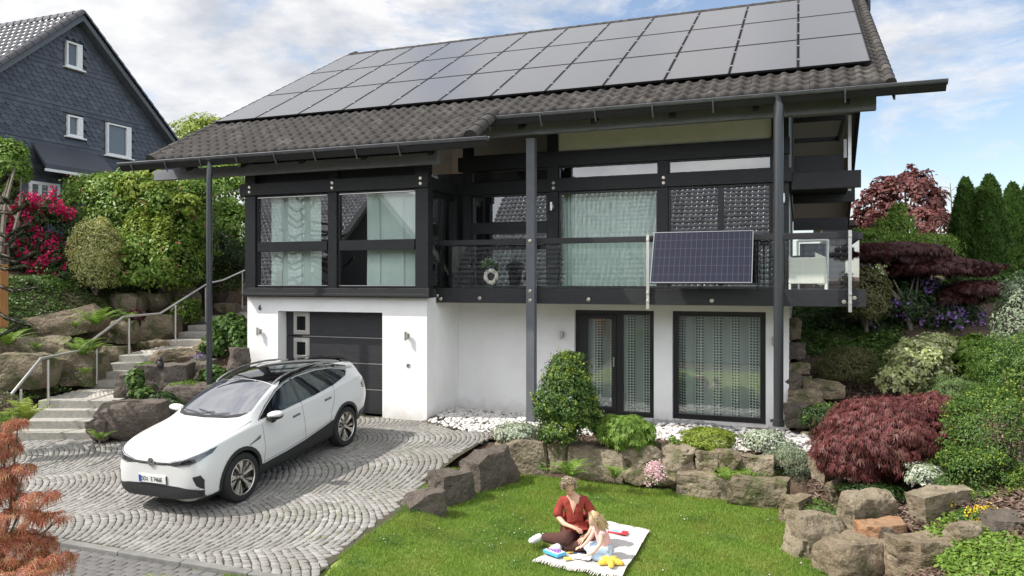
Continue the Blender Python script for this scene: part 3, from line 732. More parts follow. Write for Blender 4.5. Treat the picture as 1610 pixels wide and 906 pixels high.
# ---- wreath, flower box, lounge chair on the balcony
q = P(772, 435, Y=YB - .02)
r = .125; wm = MB(); rr = random.Random(2)
for k in range(90):
    a0 = rr.uniform(0, 6.28); pts = []; ph = rr.uniform(0, 6.28); rad = rr.uniform(.02, .045); wsp = rr.choice((-1, 1)) * rr.uniform(2, 5)
    for s_ in range(6):
        aa = a0 + s_ * .13; R_ = r + rad * math.cos(ph + s_ * wsp * .2); pts.append((q.x + R_ * math.cos(aa), YB - .02 - .03 * math.sin(ph + s_ * wsp * .2), q.z + R_ * math.sin(aa)))
    wm.tube(pts, .006, 4)
wo_ = wm.build('wreath', mat('pale twig', (.62, .6, .54), .8), None, origin=(q.x, YB, q.z)); tag(wo_, 'round pale twig wreath hanging on the balcony glass', 'wreath')
q = P(770, 408, Y=15.2)
t = thing('flower_pot', (q.x, 15.2, CZ - .16), 'white flowering plant in a tall pot behind the balcony wreath', 'potted plant')
MB().lathe([(0, 0), (.13, 0), (.17, .5), (.15, .5), (.14, .44), (0, .44)], 20, Matrix.Translation((q.x, 15.2, CZ - .16))).build('pot', M['black_plastic'], t, smooth=40)
FLOWERPOT = (q.x, 15.2, CZ + .36, t)
# chair: white wicker armchair
wick = mat('white wicker', (.8, .78, .73), .6, col2=(.6, .58, .54), ns=60, bump=.6, bs=90, bd=.01)
q = P(1268, 450, Y=15.75)
cx, cyy, cz = q.x, 15.75, CZ - .16
ch = thing('armchair', (cx, cyy, cz), 'white wicker armchair with dark cushion on the side terrace', 'armchair')
MB().box(cx - .32, cx + .32, cyy - .3, cyy - .26, .12 + cz, .62 + cz).box(cx - .32, cx - .28, cyy - .26, cyy + .3, .12 + cz, .66 + cz).build('side_panel', wick, ch, bevel=.015)
MB().prism([(cx + .20, cz + .1), (cx + .36, cz + .1), (cx + .34, cz + .62), (cx + .14, cz + .72)], cyy - .26, cyy + .3, 'y').build('backrest', wick, ch, bevel=.015)
MB().box(cx - .28, cx + .2, cyy - .255, cyy + .28, cz + .3, cz + .42).build('seat', wick, ch, bevel=.02)
MB().box(cx - .26, cx + .12, cyy - .2, cyy + .26, cz + .45, cz + .66).build('cushion', mat('dark grey cushion', (.06, .065, .075), .9), ch, bevel=.04)
for a_, b_ in ((-.3, -.28), (.34, -.28), (-.3, .28), (.34, .28)): MB().box(cx + a_ - .02, cx + a_ + .02, cyy + b_ - .02, cyy + b_ + .02, cz, cz + .12).build('leg', wick, ch)
cx += .12; cyy += 1.1
ch2 = thing('dining_chair', (cx, cyy, cz), 'white framed chair with cushion behind the wicker armchair', 'chair')
MB().tube([(cx - .28, cyy, cz + 1.0), (cx + .3, cyy, cz + 1.02)], .03, 8).tube([(cx - .27, cyy, cz), (cx - .28, cyy, cz + 1.0)], .025, 8).tube([(cx + .28, cyy, cz), (cx + .3, cyy, cz + 1.02)], .025, 8).build('frame', M['white_plastic'], ch2)
MB().box(cx - .24, cx + .25, cyy + .02, cyy + .07, cz + .45, cz + .95).box(cx - .26, cx + .27, cyy + .0, cyy + .5, cz + .4, cz + .46).build('seat', mat('grey seat fabric', (.12, .13, .15), .9), ch2, bevel=.02)

# ================================================================= NEIGHBOUR HOUSE (slate gable on the left)
NX = -24.0
ap = P(120, 30, X=NX); ne = P(265, 225, X=NX)
sl_n = (ap.z - ne.z) / (ne.y - ap.y); hw = 5.6
nh = thing('slate_house', (NX, ap.y, 1), 'dark slate clad gabled house with white windows beyond the garden bank', 'house')
slate = mat('blue grey slate shingle', (.06, .066, .08), .42, ramp=[(.045, .05, .062), (.075, .082, .098), (.058, .064, .078), (.09, .096, .11)], spec=.6, bump=.2, bs=30)
zb = 1.5; ez = ap.z - hw * sl_n
wn = MB(); wn.prism([(ap.y - hw, zb), (ap.y + hw, zb), (ap.y + hw, ez), (ap.y, ap.z - .05), (ap.y - hw, ez)], NX - .3, NX - .03, 'x')
wn.box(NX - 12, NX - .3, ap.y - hw, ap.y - hw + .3, zb, ez); wn.build('wall', slate, nh)
wins = []
for (a0, b0, a1, b1) in ((102, 66, 127, 108), (104, 181, 128, 216), (166, 195, 204, 247)):
    p0, p1 = P(a0, b0, X=NX), P(a1, b1, X=NX); wins.append((p0.y, p1.y, P((a0 + a1) / 2, b1, X=NX).z, P((a0 + a1) / 2, b0 + 2, X=NX).z))
V = []; F = []; rr = random.Random(9); sw, sh = .26, .21
z = zb; row = 0
bands = [P(220 / 2.0125, 215 / 2.0125, X=NX).z, P(109, 174, X=NX).z, P(109, 230, X=NX).z]
while z < ap.z:
    y = ap.y - hw + (sw / 2 if row % 2 else 0)
    band = min(abs(z - b) for b in bands) < .12
    while y < ap.y + hw:
        zz = z + sh / 2; lim = ap.z - abs(y - ap.y) * sl_n - .1
        if zz < lim and not any(a - .1 < y < b + .1 and c - .1 < zz < d + .1 for a, b, c, d in wins):
            k = len(V); o1 = .03 + rr.uniform(0, .006); o2 = .004; s2 = sw * .49; h0 = z - .05; h1 = z + sh
            if band: V += [(NX + o1, y - s2, h0 + .03), (NX + o1, y + s2, h0 + .03), (NX + o1, y + s2, h0 + .03), (NX + o2, y + s2, h1), (NX + o2, y - s2, h1), (NX + o1, y - s2, h0 + .03)]
            else: V += [(NX + o1, y - s2 * .35, h0), (NX + o1, y + s2 * .35, h0), (NX + o1 * .8, y + s2, h0 + .07), (NX + o2, y + s2, h1), (NX + o2, y - s2, h1), (NX + o1 * .8, y - s2, h0 + .07)]
            F.append(tuple(range(k, k + 6)))
        y += sw
    z += sh * .78; row += 1
npmesh('shingle', V, F, slate, nh)
for a, b, c, d in wins:
    f = MB(); e = .13; x0, x1 = NX - .02, NX + .1
    f.box(x0, x1, a, b, c, c + e * .6); f.box(x0, x1, a, b, d - e * .5, d); f.box(x0, x1, a, a + e * .55, c + e * .6, d - e * .5); f.box(x0, x1, b - e * 1.6, b, c + e * .6, d - e * .5)
    f.box(x0, x1 + .06, a - .1, b + .1, c - .06, c - .001)
    wf = f.build('window', M['white_plastic'], nh, bevel=.01)
    MB().box(NX + .0, NX + .02, a + e * .5, b - e * 1.5, c + e * .5, d - e * .45).build('pane', mat('dark window pane', (.10, .115, .125), .05, spec=.9), wf)
# roof of the neighbour
ov = .35
nv = MB()
for s_ in (-1, 1):
    ya, yb = ap.y, ap.y + s_ * (hw + .5); za, zbb = ap.z + .12, ap.z + .12 - (hw + .5) * sl_n
    nv.add([(NX + ov, ya, za), (NX - 13, ya, za), (NX - 13, yb, zbb), (NX + ov, yb, zbb), (NX + ov, ya, za - .22), (NX - 13, ya, za - .22), (NX - 13, yb, zbb - .22), (NX + ov, yb, zbb - .22)],
           [(0, 1, 2, 3), (7, 6, 5, 4), (0, 4, 5, 1), (1, 5, 6, 2), (2, 6, 7, 3), (3, 7, 4, 0)])
nv.build('roof_slab', M['grey_wood'], nh)
e3 = Vector((0, 1, sl_n)).normalized(); n3 = Vector((0, -sl_n, 1)).normalized()
V, F = tile_sheet(0, 13 + ov, Vector((NX + ov, ap.y, ap.z + .13)) , Vector((-1, 0, 0)), e3, n3, -(hw + .5) / e3.y, 0, .3, .36, .05, .035)
npmesh('roof_tile', V, F, M['tile_shiny'], nh)
cpn = MB()
cap_row(cpn, (NX + ov - .05, ap.y - hw - .4, ap.z + .15 - (hw + .4) * sl_n), (NX + ov - .05, ap.y, ap.z + .17), .13, 22, math.radians(190), n3)
cap_row(cpn, (NX + ov - .05, ap.y + hw + .4, ap.z + .15 - (hw + .4) * sl_n), (NX + ov - .05, ap.y, ap.z + .17), .13, 22, math.radians(190), Vector((0, sl_n, 1)).normalized())
cap_row(cpn, (NX + ov, ap.y, ap.z + .12), (NX - 13, ap.y, ap.z + .12), .15, 36, math.radians(200))
cpn.build('ridge_tile', M['tile_shiny'], nh, smooth=50)
# small slate canopy and white window below it
p0, p1 = P(72, 250, X=NX + .8), P(135, 262, X=NX + .8)
c0, c1 = P(50, 232, X=NX).y, P(150, 232, X=NX).y
zc = P(100, 232, X=NX).z
cn = MB().add([(NX, c0, zc), (NX, c1, zc), (NX + .9, c1 + .2, zc - .8), (NX + .9, c0 - .2, zc - .8), (NX, c0, zc - .1), (NX, c1, zc - .1), (NX + .9, c1 + .2, zc - .95), (NX + .9, c0 - .2, zc - .95)],
             [(0, 1, 2, 3), (7, 6, 5, 4), (0, 4, 5, 1), (1, 5, 6, 2), (2, 6, 7, 3), (3, 7, 4, 0)])
cn.build('canopy', slate, nh)
MB().box(NX + .86, NX + .93, c0 - .2, c1 + .2, zc - 1.05, zc - .96).build('canopy_fascia', M['white_plastic'], nh)
wy0, wy1 = P(44, 300, X=NX).y, P(92, 300, X=NX).y; wz0, wz1 = P(60, 330, X=NX).z, P(60, 286, X=NX).z
f = MB()
f.box(NX, NX + .08, wy0, wy1, wz1 - .1, wz1); f.box(NX, NX + .08, wy0, wy1, wz0, wz0 + .1)
for k in range(4): yy = wy0 + (wy1 - wy0 - .09) * k / 3; f.box(NX + .002, NX + .09, yy, yy + .09, wz0 + .1, wz1 - .1)
wf = f.build('window', M['white_plastic'], nh); MB().box(NX + .01, NX + .03, wy0, wy1, wz0, wz1).build('pane', mat('dim pane', (.16, .2, .19), .05, spec=.9), wf)

# ================================================================= HOUSES ACROSS THE STREET (seen mirrored in the windows)
def street_house(name, x0, x1, yr, zr, ye, ze, label, mtile):
    h = thing(name, ((x0 + x1) / 2, ye - 1, -1), label, 'house')
    e_ = Vector((0, yr - ye, zr - ze)); ln_ = e_.length; e_.normalize(); n_ = Vector((1, 0, 0)).cross(e_)
    if n_.z < 0: n_ = -n_
    V, F = tile_sheet(x0, x1, Vector((0, ye, ze)), Vector((1, 0, 0)), e_, n_, 0, ln_, .3, .36, .065, .075)
    npmesh('roof_tile', V, F, mtile, h)
    m = MB().add([(x0, ye, ze - .03), (x1, ye, ze - .03), (x1, yr, zr - .03), (x0, yr, zr - .03), (x1, 2 * yr - ye, ze), (x0, 2 * yr - ye, ze)], [(0, 1, 2, 3), (3, 2, 4, 5)])
    m.build('roof_slab', M['black_wood'], h, fix=False)
    MB().box(x0 + .3, x1 - .3, 2 * yr - ye + .5, ye - .6, -1.5, ze + .1).prism([(2 * yr - ye + .5, ze + .1), (ye - .6, ze + .1), (yr, zr - .3)], x0 + .3, x1 - .3, 'x').build('wall', mat('grey house wall', (.5, .5, .48), .9), h)
    return h
h1 = street_house('street_house', -17.5, 9, -13.5, CZ + 6.1, -6.5, CZ - 1.2, 'house across the street with a large glossy tiled roof', M['tile_glazed'])
h2 = street_house('street_house', -46, -24.6, -13, CZ + 5.9, -5, CZ - .5, 'tiled house with a white edged cross gable across the street', M['tile_glazed'])
# cross gable with white barge boards
gxa, gya, gza = -21.9, -8.5, CZ + 5.2; gw = 4.2
g = MB(); g.prism([(gxa - gw, -1.0), (gxa + gw, -1.0), (gxa + gw, gza - gw * 1.15), (gxa, gza), (gxa - gw, gza - gw * 1.15)], gya - 8, gya, 'y')
g.build('gable_wall', mat('boarding in painted shade', (.10, .10, .10), .8), h2)  # light grey wall, coloured dark to stand for the gable's shade
bg_ = MB()
for s_ in (-1, 1):
    a0 = Vector((gxa, gya + .4, gza + .1)); a1 = Vector((gxa + s_ * (gw + .6), gya + .4, gza + .1 - (gw + .6) * 1.15))
    bg_.add([a0, a1, a1 - Vector((0, 0, .45)), a0 - Vector((0, 0, .45)), a0 + Vector((0, -9, 0)), a1 + Vector((0, -9, 0)), a1 + Vector((0, -9, -.45)), a0 + Vector((0, -9, -.45))],
            [(0, 1, 2, 3), (7, 6, 5, 4), (0, 4, 5, 1), (1, 5, 6, 2), (2, 6, 7, 3), (3, 7, 4, 0)])
bg_.build('barge_board', M['white_plastic'], h2)
sk = MB(); q = Vector((-31, -8.6, 0)); 
# ================================================================= GROUND
def gdz(x, y=None):
    if y is None: x, y = 0, x
    ys = [4, 7.1, 9.2, 11.97, 13.3, 14.33, 30]; zs = [-.66, -.49, -.35, -.08, -.02, 0.0, 0.0]
    return float(np.interp(y, ys, zs))
def inpoly(x, y, poly):
    c = False; n = len(poly); j = n - 1
    for i in range(n):
        a, b = poly[i], poly[j]
        if (a[1] > y) != (b[1] > y) and x < (b[0] - a[0]) * (y - a[1]) / (b[1] - a[1]) + a[0]: c = not c
        j = i
    return c
def inpoly_np(X_, Y_, poly):
    c = np.zeros(X_.shape, bool); n = len(poly); j = n - 1
    for i in range(n):
        a, b = poly[i], poly[j]
        if a[1] != b[1]:
            c ^= ((a[1] > Y_) != (b[1] > Y_)) & (X_ < (b[0] - a[0]) * (Y_ - a[1]) / (b[1] - a[1]) + a[0])
        j = i
    return c
edge_px = [(500, 930), (515, 900), (528, 878), (560, 852), (600, 820), (634, 795), (690, 740), (725, 712), (760, 694), (790, 684)]
EDGE = [Pg(a, b, gdz) for a, b in edge_px]
GC = (XC, YG)
DRIVE = [(e.x, e.y) for e in EDGE] + [(-5.6, 13.75), (-6.4, 13.7), (-7.0, 14.1), GC, (XL + 3, YG), (XL + 3, YG + .3), (XL + 1, YG + .3), (XL + 1, YG), (XL, YG), (-12.3, 12.6), (-13.2, 11.0), (-16.5, 10.7), (-18, 7.45), (-4.9, 7.2)]
DRIVE = [(e.x, e.y) for e in EDGE if e.y > 7.25] + DRIVE[len(EDGE):]
LZ = -.53
def lawn_z(x, y):
    d = 9
    for i in range(len(EDGE) - 1):
        a, b = EDGE[i], EDGE[i + 1]; ab = (b - a).xy; k = max(0, min(1, ((x - a.x) * ab.x + (y - a.y) * ab.y) / ab.length_squared))
        d = min(d, math.hypot(x - a.x - ab.x * k, y - a.y - ab.y * k))
    wdt = 1.5 if y < 9.0 else max(.35, 1.5 - (y - 9) * 1.0)
    k = max(0, min(1, 1 - d / wdt)); k = k * k * (3 - 2 * k)
    if inpoly(x, y, DRIVE): return gdz(y) - .07
    return LZ + (gdz(y) - .015 - LZ) * k + .02 * math.sin(x * 1.3) * math.cos(y * 1.1) * (1 - k)
# lie of the land: thin plate spline through surveyed points
CP = [(-13.6, 10.3, -.25), (-13.9, 11.3, .15), (-14.4, 12.8, .45), (-14.9, 14.2, .9), (-15.2, 16.3, 1.2), (-16.2, 18.6, 1.7), (-16.6, 22, 2.0),
      (-24, 16, 3), (-24, 25, 3), (-18, 27, 3), (-30, 10, 3), (-20, 9.5, 1.6), (-17, 8.6, .2), (-20, 6, .2), (-22, 2, -.4),
      (-12.4, 12.6, -.1), (-13.1, 12.6, .2), (-13.1, 14, .75), (-12.5, 14.6, .95), (-12.8, 16.2, 1.6), (-12.4, 19, 2.2), (-13.5, 22, 2.3),
      (.35, 12.4, -.2), (.45, 14.5, .12), (.2, 15.6, .2), (.25, 16.2, .45), (.3, 17.2, .95), (.9, 16.7, .65), (1.6, 17.3, .95), (.97, 18.5, 1.45), (.8, 20.5, 2.15), (1.3, 14.3, .2), (2.1, 15.6, .55), (3.0, 14.6, .55),
      (1.5, 12.9, 0), (.75, 11.4, -.42), (.95, 9.9, -.46), (5, 11, .9), (4, 9, .5), (6, 15, 1.3), (3.6, 17, 1.2), (7, 20, 2.3), (2.5, 20.5, 2.2),
      (10, 12, 1.4), (13, 25, 2.8), (0, 27, 2.8), (-5, 29, 2.8), (-10, 29, 2.8), (-12, 4, -.7), (5, 5, -.3), (4, 8, .1), (-20, -3, -.8), (10, 0, -.6), (-5, 0, -.8), (30, 30, 3), (-40, 30, 3.2), (-5, 45, 3), (30, 5, 1)]
CP += [tuple(P(a_, b_, t=t_)) for a_, b_, t_ in ((1290, 805, 10.2), (1340, 885, 9.1), (1400, 812, 9.6), (1450, 850, 8.9), (1530, 808, 8.9), (1590, 795, 8.8), (1380, 778, 10.8), (1500, 890, 8.2), (1590, 900, 7.6), (35, 618, 16.3), (105, 606, 17.7), (168, 588, 19.0), (-10, 560, 17.4), (65, 562, 18.0), (85, 520, 19.4), (185, 545, 20.0), (243, 540, 21.6), (193, 492, 22.2), (275, 482, 23.8), (150, 458, 21.8), (60, 475, 20.2), (-20, 480, 18.5), (310, 460, 26), (340, 490, 26), (220, 455, 23.6))]
cpa = np.array(CP); nC = len(CP)
def _tps(r2): return .5 * r2 * np.log(np.maximum(r2, 1e-9))
K_ = _tps(((cpa[:, None, :2] - cpa[None, :, :2]) ** 2).sum(-1)) + np.eye(nC) * .02
A_ = np.zeros((nC + 3, nC + 3)); A_[:nC, :nC] = K_; A_[:nC, nC] = 1; A_[:nC, nC + 1:] = cpa[:, :2]; A_[nC, :nC] = 1; A_[nC + 1:, :nC] = cpa[:, :2].T
W_s = np.linalg.solve(A_, np.concatenate([cpa[:, 2], [0, 0, 0]]))
def land_np(x, y):
    x = np.asarray(x, float); y = np.asarray(y, float); sh = x.shape; x = x.ravel(); y = y.ravel(); out = np.zeros(len(x))
    for s_ in range(0, len(x), 20000):
        xx, yy = x[s_:s_ + 20000], y[s_:s_ + 20000]
        r2 = (xx[:, None] - cpa[None, :, 0]) ** 2 + (yy[:, None] - cpa[None, :, 1]) ** 2
        out[s_:s_ + 20000] = _tps(r2) @ W_s[:nC] + W_s[nC] + W_s[nC + 1] * xx + W_s[nC + 2] * yy
    return out.reshape(sh)
def land(x, y): return float(land_np(np.array([x]), np.array([y]))[0])
gx = np.arange(-45, 34, .3); gy = np.arange(-12, 52, .3)
GX, GY = np.meshgrid(gx, gy); GZ = land_np(GX, GY)
rs_ = np.random.RandomState(4)
GZ += rs_.uniform(-.03, .03, GZ.shape)
GZ = np.clip(GZ, -2, 4)
LAWN = [(-7.2, 2), (-7.2, 8), (-4.9, 12.75), (.1, 12.6), (.25, 11.9), (.45, 11.0), (.3, 10.2), (.6, 9.3), (1.2, 8.0), (2.2, 6.8), (3.4, 2)]
md = inpoly_np(GX, GY, DRIVE); GZ[md] = np.minimum(GZ[md], np.interp(GY[md], [4, 7.1, 9.2, 11.97, 13.3, 14.33, 30], [-.66, -.49, -.35, -.08, -.02, 0, 0]) - .15)
m2 = inpoly_np(GX, GY, LAWN) | ((GY < 7.4) & (GX > -22) & (GX < 6)); GZ[m2] = np.minimum(GZ[m2], -.9)
m3 = (GX > XL - .05) & (GX < XR + .05) & (GY > YG - .3) & (GY < 27); GZ[m3] = -.3
m4 = (GX > -5.3) & (GX < .05) & (GY > 12.75) & (GY < 15.95); GZ[m4] = -.10
m5 = (GX > -7.5) & (GX < -5.2) & (GY > 13.0) & (GY < 16); GZ[m5] = -.10
STC = [(18, 134, 680, -.05), (60, 170, 630, .43), (60, 175, 612, .44), (136, 190, 599, .60), (187, 246, 559, 1.10), (230, 300, 547, 1.12), (263, 335, 535, 1.28), (309, 386, 501, 1.78), (350, 395, 490, 1.85), (371, 395, 482, 2.0)]
for i in range(len(STC) - 1):
    a_, b_ = STC[i], STC[i + 1]
    A0 = P((a_[0] + a_[1]) / 2, a_[2], Z=a_[3]); B0 = P((b_[0] + b_[1]) / 2, b_[2], Z=b_[3])
    for k in range(9):
        q = A0.lerp(B0, k / 8); dd = np.hypot(GX - q.x, GY - q.y); mm = dd < (.95 if k else .9)
        GZ[mm] = np.minimum(GZ[mm], q.z - .22)
ny_, nx_ = GX.shape
idx = np.arange(nx_ * ny_).reshape(ny_, nx_)
F = np.stack([idx[:-1, :-1], idx[:-1, 1:], idx[1:, 1:], idx[1:, :-1]], -1).reshape(-1, 4)
soil = mat('bark mulch and soil', (.06, .038, .026), .95, col2=(.12, .08, .055), ns=9, nd=8, bump=.9, bs=26, bd=.06)
terrain = npmesh('terrain', np.stack([GX, GY, GZ], -1).reshape(-1, 3), F, soil, smooth=True); tag(terrain, kind='structure')
far = mat('distant meadow', (.07, .11, .035), .9, col2=(.11, .12, .05), ns=.05, nd=5)
# distant ground: a ring round the modelled garden out to the horizon
gr = MB(); R1 = 1500
x0, x1, y0, y1 = gx[0], gx[-1], gy[0], gy[-1]
for (ax, ay, bx, by_) in ((-R1, -R1, R1, y0), (-R1, y1, R1, R1), (-R1, y0, x0, y1), (x1, y0, R1, y1)):
    gr.add([(ax, ay, -.75 if by_ <= y0 + .1 else 2.0), (bx, ay, -.75 if by_ <= y0 + .1 else 2.0), (bx, by_, -.75 if by_ <= y0 + .1 else 2.0), (ax, by_, -.75 if by_ <= y0 + .1 else 2.0)], [(0, 1, 2, 3)])
tag(gr.build('ground', far), kind='structure')

# ---- paving
setts = []; SV = []; SF = []; rr = random.Random(11)
def sett(corners, z_fn, gap, zj, dome=.010, side=.05, V=None, Fl=None):
    cx_ = sum(c[0] for c in corners) / 4; cy_ = sum(c[1] for c in corners) / 4
    z = z_fn(cx_, cy_) + rr.uniform(-zj, zj); tx, ty = rr.uniform(-.05, .05), rr.uniform(-.05, .05)
    k = len(V); outer = []; inner = []
    for c in corners:
        dx_, dy_ = c[0] - cx_, c[1] - cy_; l = math.hypot(dx_, dy_); f = max(.3, (l - gap * rr.uniform(.7, 1.5)) / l)
        outer.append((cx_ + dx_ * f, cy_ + dy_ * f)); inner.append((cx_ + dx_ * f * .8, cy_ + dy_ * f * .8))
    sl = (z_fn(cx_, cy_ + .1) - z_fn(cx_, cy_ - .1)) / .2
    for (p, q) in outer: V.append((p, q, z - side + sl * (q - cy_)))
    for (p, q) in outer: V.append((p, q, z - dome + tx * (p - cx_) + (ty + sl) * (q - cy_)))
    for (p, q) in inner: V.append((p, q, z + tx * (p - cx_) + (ty + sl) * (q - cy_)))
    for i in range(4):
        j = (i + 1) % 4; Fl.append((k + i, k + j, k + 4 + j, k + 4 + i)); Fl.append((k + 4 + i, k + 4 + j, k + 8 + j, k + 8 + i))
    Fl.append((k + 8, k + 9, k + 10, k + 11))
th_ = math.radians(28); dA = (math.cos(th_), math.sin(th_)); dC = (-dA[1], dA[0])
SWd, RP, KB = 1.9, .100, .34
OFS = {k: rr.uniform(0, .1) for k in range(-12, 14)}
for st in range(-9, 9):
    for j in range(-60, 250):
        s = -SWd / 2 + rr.uniform(-.02, 0)
        first = True
        while s < SWd / 2 - .02:
            sl = math.sqrt(1 + (2 * KB * s) ** 2); ds = rr.uniform(.074, .106) / sl; s2 = min(s + ds, SWd / 2)
            if SWd / 2 - s2 < .035: s2 = SWd / 2
            def pt(a, jj):
                al = jj * RP - KB * a * a; ac = a + st * SWd
                wx = .08 * math.sin(al * .9 + ac * 1.3) + .03 * math.sin(al * 2.3 - ac * 1.9); wy = .08 * math.sin(al * 1.1 - ac * .8 + 1) + .02 * math.sin(al * 2.9 + ac)
                al += OFS[st]; return (-12 + dA[0] * (al + wx) + dC[0] * (ac + wy), 8 + dA[1] * (al + wx) + dC[1] * (ac + wy))
            c = [pt(s, j), pt(s2, j), pt(s2, j + 1), pt(s, j + 1)]
            c = [(q_[0] + rr.uniform(-.010, .010), q_[1] + rr.uniform(-.010, .010)) for q_ in c]
            cxm, cym = sum(q[0] for q in c) / 4, sum(q[1] for q in c) / 4
            if -17.5 < cxm < -4 and 7.2 < cym < 14.7 and inpoly(cxm, cym, DRIVE) and all(inpoly(q[0], q[1], DRIVE) for q in c):
                sett(c, lambda x, y: gdz(y),   .0075, .0045, .007, V=SV, Fl=SF)
            s = s2
granite = mat('light grey granite sett', (.30, .29, .27), .75, ramp=[(.18, .17, .155), (.29, .28, .26), (.38, .37, .35), (.23, .22, .20), (.33, .32, .30), (.20, .19, .17)], col2=(.20, .19, .17), ns=.9, nd=9, bump=.5, bs=60, bd=.01)
dv = npmesh('driveway', SV, SF, granite); tag(dv, kind='structure')
def sheet(name, poly, zf, m, step=.35, off=-.03, kind='structure', box=None):
    xs = [p[0] for p in poly]; ys = [p[1] for p in poly]; V = []; F = []; ids = {}
    nx2 = int((max(xs) - min(xs)) / step) + 2; ny2 = int((max(ys) - min(ys)) / step) + 2
    for j in range(ny2):
        for i in range(nx2):
            x, y = min(xs) + i * step, min(ys) + j * step; ids[i, j] = len(V); V.append((x, y, zf(x, y) + off))
    for j in range(ny2 - 1):
        for i in range(nx2 - 1):
            if inpoly(min(xs) + (i + .5) * step, min(ys) + (j + .5) * step, poly): F.append((ids[i, j], ids[i + 1, j], ids[i + 1, j + 1], ids[i, j + 1]))
    o = npmesh(name, V, F, m, smooth=True); return tag(o, kind=kind)
joint = mat('mossy joint sand', (.07, .055, .038), .95, col2=(.05, .052, .022), ns=2.2, nd=6, bump=.5, bs=60)
sheet('driveway_bed', DRIVE, lambda x, y: gdz(y), joint, .25, -.017)
# threshold slab at the garage door
# street with clinker pavers, kerb
RV = []; RF = []
rz_ = lambda x, y: -.52 - .04 * (7.1 - y)
row = 0; y = 7.16
while y > 3.2:
    x = -20 + (row % 2) * .1
    while x < -2.5:
        if depth(x, y) > 5: sett([(x, y - .1), (x + .2, y - .1), (x + .2, y), (x, y)], rz_, .004, .0015, .004, .03, RV, RF)
        x += .2
    y -= .1; row += 1
clinker = mat('dark grey street paver', (.14, .135, .13), .8, ramp=[(.12, .115, .11), (.17, .165, .16), (.14, .135, .125), (.155, .15, .145)], col2=(.11, .105, .1), ns=1.6, nd=6, bump=.4, bs=50)
tag(npmesh('road_paving', RV, RF, clinker), kind='structure')
tag(MB().add([(-40, -6, rz_(0, -6) - .02), (30, -6, rz_(0, -6) - .02), (30, 7.2, -.54), (-40, 7.2, -.54)], [(0, 1, 2, 3)]).build('road', mat('road joint bed', (.08, .075, .065), .9)), kind='structure')
kb = MB(); x = -20
while x < -4.2:
    kb.box(x + .004, x + .996, 7.17, 7.29, -.75, -.468 + rr.uniform(-.003, .003)); x += 1
tag(kb.build('kerb', mat('grey concrete kerb', (.22, .215, .2), .85, col2=(.16, .155, .145), ns=4, bump=.4, bs=50), bevel=.012), kind='structure')

# ---- lawn
lawn_m = mat('turf', (.15, .22, .03), .9, col2=(.22, .25, .06), ns=2.5, nd=8, bump=.8, bs=40, bd=.03)
sheet('lawn', LAWN, lawn_z, lawn_m, .2, 0)
rs = np.random.RandomState(8)
nB = 330000
bx = rs.uniform(-6.3, 1.6, nB); by2 = rs.uniform(6.6, 12.75, nB)
tcam = -bx * SN + by2 * CS
ok = inpoly_np(bx, by2, LAWN) & ~inpoly_np(bx, by2, DRIVE) & (tcam > 8.2)
BLK = [P(a_, b_, Z=LZ + .02).xy for a_, b_ in ((843, 879), (868, 848), (951, 826), (1018, 840), (977, 909))]; ok &= ~inpoly_np(bx, by2, [tuple(q) for q in BLK])
bx, by2 = bx[ok], by2[ok]; nB = len(bx)
# height lookup on a grid of lawn_z
lx = np.arange(-7.5, 3, .15); ly = np.arange(6, 13.2, .15); LG = np.array([[lawn_z(x, y) for x in lx] for y in ly])
ix = ((bx - lx[0]) / .15).astype(int); iy = ((by2 - ly[0]) / .15).astype(int); fx_ = (bx - lx[0]) / .15 - ix; fy_ = (by2 - ly[0]) / .15 - iy
bz = LG[iy, ix] * (1 - fx_) * (1 - fy_) + LG[iy, ix + 1] * fx_ * (1 - fy_) + LG[iy + 1, ix] * (1 - fx_) * fy_ + LG[iy + 1, ix + 1] * fx_ * fy_
clump = .6 + .5 * np.sin(bx * 5.1 + np.sin(by2 * 3.7) * 2) * np.sin(by2 * 4.3 + np.cos(bx * 2.9))
hh = rs.uniform(.018, .045, nB) * (.75 + .45 * clump); an = rs.uniform(0, 6.283, nB); wd = rs.uniform(.0035, .0065, nB); tf = rs.uniform(0, 1, nB) < .06; hh[tf] *= 1.5; wd[tf] *= 1.6
lean = rs.uniform(0, .03, nB); la = rs.uniform(0, 6.283, nB)
Vb = np.empty((nB, 3, 3), np.float32)
Vb[:, 0] = np.stack([bx - np.cos(an) * wd, by2 - np.sin(an) * wd, bz], 1); Vb[:, 1] = np.stack([bx + np.cos(an) * wd, by2 + np.sin(an) * wd, bz], 1)
Vb[:, 2] = np.stack([bx + np.cos(la) * lean, by2 + np.sin(la) * lean, bz + hh], 1)
M['grass'] = leafmat('grass blade', [(.13, .25, .028), (.20, .34, .045), (.28, .42, .07), (.165, .30, .035), (.38, .43, .13)], .4)
gt = M['grass'].node_tree; gb = gt.nodes['Principled BSDF']; gsrc = gb.inputs['Base Color'].links[0].from_socket
gc_ = N(gt, 'ShaderNodeTexCoord'); gn = N(gt, 'ShaderNodeTexNoise'); gn.inputs['Scale'].default_value = 1.7; gn.inputs['Detail'].default_value = 6
gr2 = N(gt, 'ShaderNodeValToRGB'); gr2.color_ramp.elements[0].position = .42; gr2.color_ramp.elements[1].position = .68
gm_ = N(gt, 'ShaderNodeMix'); gm_.data_type = 'RGBA'; gm_.inputs[7].default_value = (.30, .30, .07, 1); gk = N(gt, 'ShaderNodeMath', operation='MULTIPLY'); gk.inputs[1].default_value = .6
gt.links.new(gc_.outputs['Object'], gn.inputs['Vector']); gt.links.new(gn.outputs['Fac'], gr2.inputs['Fac']); gt.links.new(gr2.outputs['Color'], gk.inputs[0]); gt.links.new(gk.outputs[0], gm_.inputs[0])
